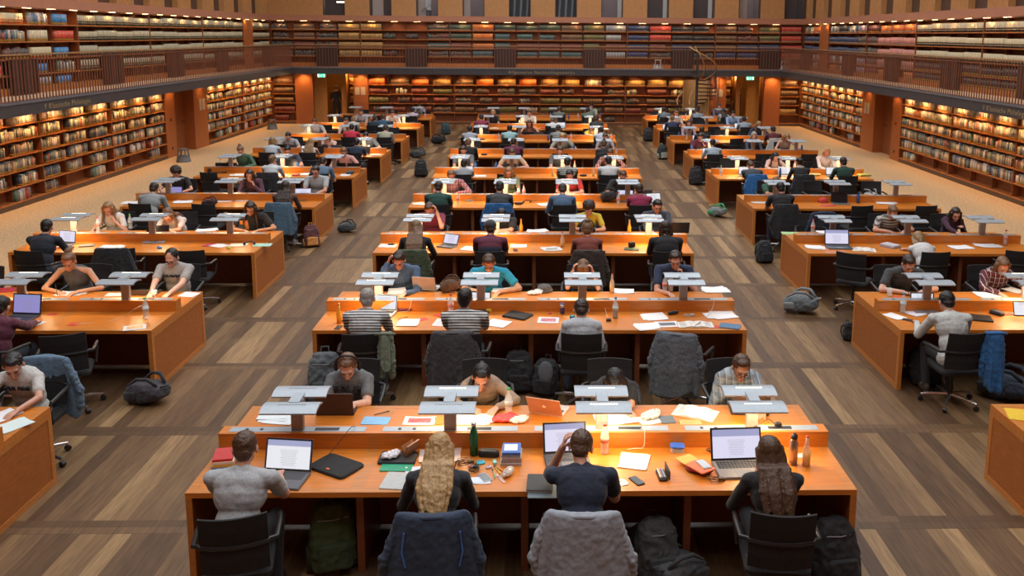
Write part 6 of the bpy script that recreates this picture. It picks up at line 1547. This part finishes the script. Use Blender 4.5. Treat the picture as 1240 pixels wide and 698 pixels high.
item('bluL', smallbit('mouse', 'mouse', .06, .09, .03, (.02, .2, .55)), 193, 301, .7, 'bright blue mouse', 'L', 2)
item('papLf', sheets(3, .22, .2, (.78, .78, .84), .03), 266, 298, -.5, 'white sheets by the empty chair', 'L', 2)
item('redL4', slab('notebook', 'notebook', .1, .2, .008, (.45, .03, .12), .5), 253, 297, -.5, 'magenta notebook left of the white sheets', 'L', 2)
item('hdL', headset, 302, 297, .3, 'large black headphones', 'L', 2)
item('papLg', sheets(2, .26, .2, (.80, .72, .55), .02), 288, 297, .1, 'cream sheets left of the headphones', 'L', 2)
item('gfL', slab('folder', 'folder', .28, .2, .006, (.35, .62, .52), .5), 318, 297, .05, 'pale green folder right of the headphones', 'L', 2)
item('hlL2', smallbit('highlighter', 'highlighter', .03, .1, .02, (.5, .7, .02)), 277, 301, .8, 'lime green highlighter', 'L', 2)
item('botL2', bottle('petr'), 119, 281, 0, 'clear bottle before the hand-on-cheek reader', 'L', 2)
item('botL3', bottle('petg'), 158, 277, 0, 'green bottle on the far half', 'L', 2)
item('tabL', tablet('page', (.75, .32, .08)), 293, 278, PI, 'tablet in bright orange cover', 'L', 2)
item('papLh', sheets(3, .3, .2, WHT, .04), 250, 279, .3, 'white sheets on the far half', 'L', 2)
item('papLi', sheets(5, .34, .24, WHT, .06), 160, 246, .2, 'papers left of the grey sweater', 'L', 3)
item('papLj', sheets(5, .34, .24, WHT, .06), 222, 245, .2, 'papers right of the grey sweater', 'L', 3)
item('lapO', laptop(.34, .23, (.05, .05, .06), 'violet', 106), 208, 240, 0, 'laptop before the grey sweater', 'L', 3)
item('papLk', sheets(2, .3, .16, (.82, .80, .8), .01), 271, 244, .1, 'white notepad beside the dark patterned bag', 'L', 3)
item('papLl', sheets(2, .26, .16, (.82, .80, .78), .01), 293, 243, .1, 'second white notepad beside crumpled plastic', 'L', 3)
item('crL', crumple((.6, .6, .6), .3), 323, 241, .1, 'grey crumpled plastic bag', 'L', 3)
item('lapP', laptop(.34, .23, LG, 'doc', 106), 366, 242, .1, 'laptop before the brown sweater', 'L', 3)
item('lapQ', laptop(.34, .23, (.12, .08, .07), 'dark', 110), 380, 226, PI, 'brown laptop before the person with glasses', 'L', 3)
item('botL4', bottle('petb'), 300, 228, 0, 'blue bottle before the dark purple top', 'L', 3)
item('oraL', tablet('page', (.75, .38, .12)), 289, 227, PI, 'orange folder lit by the middle lamp', 'L', 3)
item('lapR', laptop(.34, .23, LB, 'dark', 100), 267, 209, 0, 'black laptop at the left end', 'L', 4)
item('mugL', slab('pen_cup', 'cup', .09, .08, .1, (.03, .02, .02), .5), 254, 209, 0, 'dark pen cup at the left end', 'L', 4)
item('papLm', sheets(4, .3, .22, WHT, .06), 289, 212, .2, 'white papers and sleeve', 'L', 4)
item('lapS', laptop(.30, .2, (.03, .15, .1), 'dark', 106, lidcol=(.02, .2, .13)), 351, 203, 0, 'green tinted laptop before the white top', 'L', 4)
item('papLn', sheets(4, .3, .22, WHT, .06), 372, 211, .2, 'white papers by the slate blue t-shirt', 'L', 4)
item('redL5', slab('notebook', 'notebook', .26, .16, .02, (.55, .02, .03), .5), 417, 186+2, .05, 'bright red notebook at the right end', 'L', 5)
item('lapT', laptop(.32, .22, LG, 'page', 106), 441, 185, .1, 'laptop before the dark navy t-shirt', 'L', 5)
item('lapU', laptop(.32, .22, LS, 'page', 106), 371, 186, .1, 'laptop before the white sleeveless top', 'L', 5)
item('pouchL', pouch((.04, .07, .08), .22, .1, .08), 424, 211, .2, 'dark green pouch with papers at the right end', 'L', 4)
# right side
item('botR', bottle('petb'), 1093, 379, 0, 'clear water bottle with blue cap', 'R', 1)
item('papRa', sheets(2, .17, .24, (.82, .80, .78), .02), 1083, 383, .5, 'white sheets left of the pale grey sweater', 'R', 1)
item('lapV', laptop(.30, .21, (.2, .2, .22), 'web', 100), 1120, 377, -.05, 'laptop before the pale grey sweater', 'R', 1)
item('papRb', sheets(3, .2, .2, (.82, .8, .85), .03), 1108, 380, .5, 'papers beneath the laptop edge', 'R', 1)
item('ph6', phone(), 1100, 388, .9, 'black phone by the elbow', 'R', 1)
item('lapW', slab('laptop', 'laptop', .32, .23, .02, (.014, .014, .016), .4, r_=.01), 1184, 386, -.3, 'closed black laptop right of the pale grey sweater', 'R', 1)
item('caseR', slab('glasses_case', 'glasses case', .10, .17, .05, (.015, .015, .018), .5, r_=.03), 1207, 381, .6, 'black glasses case', 'R', 1)
item('redR', slab('card', 'card', .14, .09, .003, (.65, .2, .15), .5), 1222, 380, .2, 'red and white card', 'R', 1)
item('tabR', tablet('page'), 1240, 383, -.1, 'tablet on a stand at the frame edge', 'R', 1)
item('glR', bottle('glass'), 1077, 359, 0, 'empty drinking glass', 'R', 1)
item('redR2', slab('card', 'card', .14, .09, .003, (.65, .1, .06), .5), 1087, 360, .2, 'red card behind the duct', 'R', 1)
item('papRc', sheets(5, .34, .22, (.84, .80, .74), .05), 1200, 358, .1, 'lit papers before the plaid shirt', 'R', 1)
item('papRd', sheets(2, .2, .26, (.86, .8, .7), .02), 1228, 352, .4, 'sheet held up by the plaid shirt reader', 'R', 1)
item('lapX', laptop(.40, .26, (.06, .09, .11), 'doc', 104, h=.26, lidcol=(.05, .05, .06)), 1016, 300, -.05, 'open laptop showing a page', 'R', 2)
item('papRe', sheets(4, .26, .22, (.80, .80, .82), .03), 987, 300, -.3, 'thick papers left of the laptop', 'R', 2)
item('obkR', openbook(.36, .25), 1046, 303, -.25, 'thick open book right of the laptop', 'R', 2)
item('magR', bookstack([(.35, .3, .35), (.5, .5, .55)], .2, .26), 1078, 299, .6, 'glossy magazines by the white t-shirt', 'R', 2)
item('papRf', sheets(4, .34, .22, (.80, .80, .82), .03), 1165, 300, .1, 'stapled papers right of the white t-shirt', 'R', 2)
item('papRg', sheets(4, .36, .2, (.82, .82, .82), .04), 1197, 298, -.1, 'stapled papers near the dark bottle', 'R', 2)
item('botR2', bottle('petr'), 984, 283, 0, 'clear bottle with red cap behind the duct', 'R', 2)
item('gfR', slab('folder', 'folder', .3, .2, .008, (.35, .55, .25), .5), 957, 283, -.1, 'light green folder at the far left corner', 'R', 2)
item('papRh', sheets(2, .3, .2, (.82, .76, .8), .02), 1000, 281, .1, 'white papers right of the red capped bottle', 'R', 2)
item('botR3', bottle('petrp'), 1217, 297, 0, 'clear bottle with pink label', 'R', 2)
item('papRi', sheets(5, .3, .22, (.75, .76, .7), .05), 918, 245, .1, 'papers left of the black t-shirt', 'R', 3)
item('capR', beanie((.55, .05, .04)), 996, 245, 0, 'red cap', 'R', 3)
item('redR3', slab('folder', 'folder', .26, .16, .01, (.62, .08, .08), .5), 1003, 249, .1, 'red folder below the red cap', 'R', 3)
item('lapY', laptop(.34, .23, (.16, .17, .18), 'dark', 100, lidcol=(.02, .02, .02)), 1018, 247, -.05, 'open laptop with black screen', 'R', 3)
item('botR4', bottle('blue'), 1039, 246, 0, 'pale blue drink bottle', 'R', 3)
item('papRj', sheets(5, .36, .24, WHT, .05), 1074, 246, -.1, 'spread of white papers', 'R', 3)
item('lapZ', laptop(.32, .22, LS, 'page', 104), 951, 213, .0, 'small laptop before the black top', 'R', 4)
item('yelR', pouch((.68, .56, .20), .36, .12, .06), 986, 213, 0, 'yellow and white bundle', 'R', 4)
item('colR', bookstack([(.05, .2, .1), (.6, .5, .1)], .3, .2), 1046, 213, .2, 'green and yellow magazines at the right end', 'R', 4)
item('botR5', bottle('petg'), 873, 213, 0, 'bottle with green cap standing in a black tray', 'R', 4)
item('lapRb', laptop(.32, .22, LG, 'page', 104), 845, 172, .0, 'laptop before the black top', 'R', 6)
item('lapRc', laptop(.32, .22, LG, 'page', 104), 808, 158, .0, 'laptop before the dark blue jacket', 'R', 7)
item('yelf', slab('folder', 'folder', .32, .26, .008, (.75, .50, .03), .5), 1242, 504, -.3, 'bright yellow folder', 'R', 0)
item('papL0', sheets(3, .2, .27, (.62, .74, .72), .03), 14, 516, -.5, 'pale green sheets before the ringer t-shirt', 'L', 0)
item('papL0b', sheets(2, .2, .27, (.75, .75, .78), .03), 2, 504, -.5, 'white sheets at the frame edge', 'L', 0)
# farther rows: each reader has a few things in front
rr = random.Random(5)
kinds = [('pa', lambda: sheets(3, .28, .2, WHT, .04), 'white papers'), ('pb', lambda: sheets(2, .22, .28, (.7, .74, .8), .02), 'pale sheets'), ('la', lambda: laptop(.33, .22, LG, 'page', 105), 'open laptop'),
         ('lb', lambda: laptop(.33, .22, LB, 'dark', 104), 'black laptop'), ('bo', lambda: openbook(.32, .22), 'open book'), ('bt', lambda: bottle('petr'), 'clear bottle with red cap'), ('bu', lambda: bottle('blue'), 'dark blue bottle'), ('bj', lambda: bottle('juice'), 'amber bottle'), ('po', lambda: pouch((.03, .03, .04), .2, .07, .05), 'black pouch'), ('rb', lambda: slab('book', 'book', .16, .22, .03, (.4, .05, .04), .5), 'red book')]
USEDL = {}
for q in PEOPLE:
    c, k, side, u = q[:4]
    if k < 4 and not (c == 'C' and k == 3): continue
    x = PL[(c, k, side, u)].location[0]; y = Y0+k*SP+(.33 if side == 'N' else DD-.33)
    ch = [rr.choice(kinds[:5])]+([rr.choice(kinds)] if rr.random() < .75 else [])+([rr.choice(kinds[5:])] if rr.random() < .6 else [])
    if k == 4 and c == 'C' and side == 'N' and u == 562: ch = [kinds[2], kinds[0]]
    for i, (kk, mk, l) in enumerate(ch):
        px = x+(0, .38, -.36)[i]+rr.uniform(-.05, .05); py = y+(.12 if side == 'N' else -.12)*(1 if kk in ('la', 'lb') else 0)+rr.uniform(-.05, .05)
        who = ' '.join(q[11].split(',')[0].split()[:3]).replace(' with', '').replace(' before', '').replace(' behind', ''); rel = ('before', 'right of' if side == 'N' else 'left of', 'left of' if side == 'N' else 'right of')[i]
        item(kk, mk(), 0, 0, (0 if side == 'N' else PI)+rr.uniform(-.3, .3), f'{l} {rel} the {who}, {SIDE[side]},', c, k, at=(px, py, 0))
# cables hanging over the duct
def cb(pts, l, c, k, col=(.02, .02, .02), r=.003): o = cable(pts, col, r); tag(o, l+' on '+deskname(c, k), 'cable', 'charging cables')
a = onz(430, 517, .885); b = onz(381, 566, .747); cb([a, a+(-.02, -.1, .03), (a+b)/2+(0, -.02, .0), b+(.03, .05, .002), b], 'black laptop cable hanging from the duct sockets', 'C', 0)
a = onz(776, 519, .885); b = onz(760, 545, .745); cb([a, a+(.02, -.09, .02), a+(.01, -.13, -.10), b+(.06, .02, .003), b], 'white cable hanging down by the pile of sheets', 'C', 0, (.7, .6, .5))
a = onz(940, 517, .885); b = onz(905, 522, .885); cb([a, a+(-.05, .03, .05), (a+b)/2+(0, .03, .04), b], 'black charger cable looping on the duct', 'C', 0)
a = onz(734, 360, .885); b = onz(737, 388, .747); cb([a, a+(-.01, -.1, .03), a+(-.02, -.14, -.10), b], 'white cable to the black charger', 'C', 1, (.7, .7, .7))
a = onz(862, 362, .885); b = onz(850, 384, .745); cb([a, a+(.01, -.09, .02), a+(-.02, -.14, -.09), b+(.05, 0, 0), b], 'white cable at the last place', 'C', 1, (.7, .7, .7))
a = onz(172, 370, .885); b = onz(90, 393, .747); cb([a, a+(-.02, -.12, .0), (a*.6+b*.4)*(1, 1, 0)+(0, 0, .747), b], 'long white cable across the empty place', 'L', 1, (.7, .6, .55), .0025)
a = onz(500, 362, .885); b = onz(484, 378, .747); cb([a, a+(.0, -.1, .02), a+(-.03, -.15, -.1), b], 'white cable by the dark red pouch', 'C', 1, (.7, .7, .7))
# lettering on shirts
def shirt_text(key, s, size, dz=0, col=(.03, .03, .035)):
    P = PL[key]; ch = P['chest']; a = math.radians(P['lean'])
    text(s, (ch[0], ch[1]+.012, ch[2]+dz), (PI/2+a, 0, PI), size, 'lettering', pmat('shirt_print_%.2f' % col[0], col, .8), P, .012)
shirt_text(('C', 0, 'F', 421), 'TRUE', .11, .055)
shirt_text(('L', 1, 'F', 208), 'CAL NATION', .042, .05)
shirt_text(('L', 0, 'F', 16), 'OUR FINE', .055, .05)
for P in PL.values():
    for key in ('chest', 'lean'): del P[key]
# people standing in the doorways and one behind an upper window
def standing(loc, rz, top, tro, label, hair='brown', sit=False):
    P = thing('person', label, 'person', loc, rz, None); b = G(); s = G(); t = G(); z = 0
    b.ell((0, 0, 1.60), (.075, .09, .11)); b.ell((0, .03, 1.55), (.06, .065, .08)); b.cap((0, 0, 1.52), (0, 0, 1.42), .05); b.ell((0, 0, 1.25), (.16, .10, .22)); b.ell((0, 0, 1.0), (.15, .11, .14))
    for sg in (-1, 1):
        S = np.array((sg*.18, 0, 1.40)); E = np.array((sg*.23, .02, 1.12)); W = np.array((sg*.15, .22, 1.05 if sg > 0 else 1.0)); b.cap(S, E, .047, .038); b.cap(E, W, .037, .026); hand(b, W, W-E, (0, 0, 1), -sg, 30); b.cap((0, 0, 1.43), S, .05)
        s.cap(S, E, .058, .05); s.cap((0, 0, 1.42), S, .058, .06); b.cap((sg*.09, 0, .95), (sg*.10, .02, .5), .08, .055); b.cap((sg*.10, .02, .5), (sg*.11, 0, .1), .05, .035); b.cap((sg*.11, 0, .06), (sg*.11, .14, .04), .035, .03)
        t.cap((sg*.09, 0, .95), (sg*.10, .02, .5), .095, .07); t.cap((sg*.10, .02, .5), (sg*.11, 0, .12), .068, .055); q = G(); q.ell((sg*.11, .05, .045), (.045, .13, .045)); q.obj('shoe', BLACK, P, smooth=True)
    s.ell((0, 0, 1.25), (.175, .12, .22)); s.ell((0, 0, 1.02), (.165, .125, .14)); t.ell((0, 0, .96), (.16, .12, .10))
    soft(b, 'body', SKIN, P, .013); soft(s, 'shirt', cloth(top), P, .015); soft(t, 'trousers', cloth(tro), P, .015)
    h = G(); h.ell((0, -.02, 1.63), (.085, .10, .105)); soft(h, 'hair', hairmat(hair), P, .013)
    return P
standing((-9.62, YB+.75, 0), PI*.1, (.02, .02, .022), (.015, .015, .02), 'standing person in black clothes inside the left back doorway')
standing((9.28, YB+.95, 0), PI*.55, (.016, .016, .02), (.015, .015, .02), 'standing person in black clothes inside the right back doorway')
standing((-5.25, YB+.7, 4.22), PI*.4, (.55, .58, .6), (.05, .05, .06), 'person in a white shirt seated behind an upper back window', 'black')
# ---- lights: shelf downlights, with a small glowing fitting each
def downlight(x, y, z, d=(0, 0, -1), e=16, axis='y', name='shelf_downlight'):
    L = bpy.data.lights.get(name) or bpy.data.lights.new(name, 'SPOT')
    if L.energy == 10 or not L.get('set'): L.energy = e; L.color = (1, .56, .22); L.spot_size = math.radians(115); L.spot_blend = .9; L.shadow_soft_size = .03; L['set'] = 1
    o = bpy.data.objects.new(name+'_light', L); COL.objects.link(o); o.location = (x, y, z-.03); o.rotation_euler = Vector(d).to_track_quat('-Z', 'Y').to_euler()
FIT = {}
def fitting(x, y, z, axis, label):
    key = axis
    def mk():
        r = thing('downlight', 'x', 'light'); w = (.30, .05) if axis == 'x' else (.05, .30); g = G(); g.box((0, 0, .0), (w[0]+.03, w[1]+.03, .012)); g.obj('housing', CHROME, r); g = G(); g.box((0, 0, -.008), (w[0], w[1], .006)); g.obj('diffuser', GLOW, r); return r
    place('fit'+key, mk, (x, y, z-.007), 0, label, 'shelf downlights')
for s, X, nm in ((-1, XL, 'left'), (1, XR, 'right')):
    ys = [18.4-.6+1.21*i for i in range(1, 10)]+[29.68]+[32.3]+[32.95+.5+1.005*i for i in range(8)]
    for i, y in enumerate(ys):
        x = X-s*.30; pier = y in (29.68, 32.3); downlight(x, y, 2.35, (s*.5, 0, -1), 14 if pier else 58, name='pier_downlight' if pier else 'shelf_downlight'); fitting(x, y, 2.35, 'y', f'small warm downlight under the {nm} gallery, {ORD[i]} from the camera')
    for i in range(20):
        y = 19.6+1.06*i
        if y > YB-.3: break
        x = X-s*.0+s*.0; xx = X-s*.10; downlight(xx, y, 4.70, (s*.65, 0, -1), 32, name='upper_downlight'); fitting(xx, y, 4.68, 'y', f'small warm downlight under the {nm} copper fascia, {ORD[min(i, 19)]} from the camera')
i = 0
for x in [-11.8, -10.9, -8.3]+[-7.5+.985*j for j in range(16)]+[8.1, 10.6, 11.5]:
    downlight(x, YB-.32, 2.35, (0, .45, -1), 52, name='back_downlight'); fitting(x, YB-.32, 2.35, 'x', f'small warm downlight under the back gallery {"left" if x < -8 else "right" if x > 8 else "middle"}, {ORD[i % 20]} from the left wall'); i += 1
for j in range(23):
    x = -11.8+1.02*j; downlight(x, YB-.12, 4.70, (0, .40, -1), 30, name='upper_back_downlight'); fitting(x, YB-.12, 4.68, 'x', f'small warm downlight under the back copper fascia, {(ORD+["twenty-first", "twenty-second", "twenty-third"])[j]} from left')
for x in (-9.7, -8.85, 9.0, 9.7):
    d = bpy.data.lights.get('niche_lamp') or bpy.data.lights.new('niche_lamp', 'POINT'); d.energy = 14; d.color = (1, .62, .2); d.shadow_soft_size = .08
    o = bpy.data.objects.new('niche_lamp', d); COL.objects.link(o); o.location = (x, YB+.75, 2.2)
# skylight: soft daylight entering through the coffered ceiling
d = bpy.data.lights.new('skylight', 'AREA'); d.shape = 'RECTANGLE'; d.size = 18; d.size_y = 40; d.energy = SKYP; d.color = (.97, .98, 1.0)
o = bpy.data.objects.new('skylight', d); COL.objects.link(o); o.location = (0, 19, 13.2)
W = bpy.data.worlds.new('sky'); SC.world = W; W.use_nodes = True; W.node_tree.nodes['Background'].inputs[0].default_value = (.9, .93, 1, 1); W.node_tree.nodes['Background'].inputs[1].default_value = .14
SC.view_settings.view_transform = 'Standard'; SC.view_settings.look = 'None'; SC.view_settings.gamma = 1; SC.view_settings.exposure = EXPO; SC.view_settings.use_curve_mapping = False
bpy.context.view_layer.update()
bake_soft()
# every placed prototype keeps its own copy of the label; report clashes while building
seen = {}
for o in COL.objects:
    if o.parent is None and o.get('label'):
        l = o['label']; w = l.split()
        if len(w) > 16: o['label'] = l = ' '.join(w[:16])
        seen.setdefault(l, []).append(o.name)
for l, n in seen.items():
    if len(n) > 1: print('DUP', len(n), l, n[:3])
print('objects', len(COL.objects))
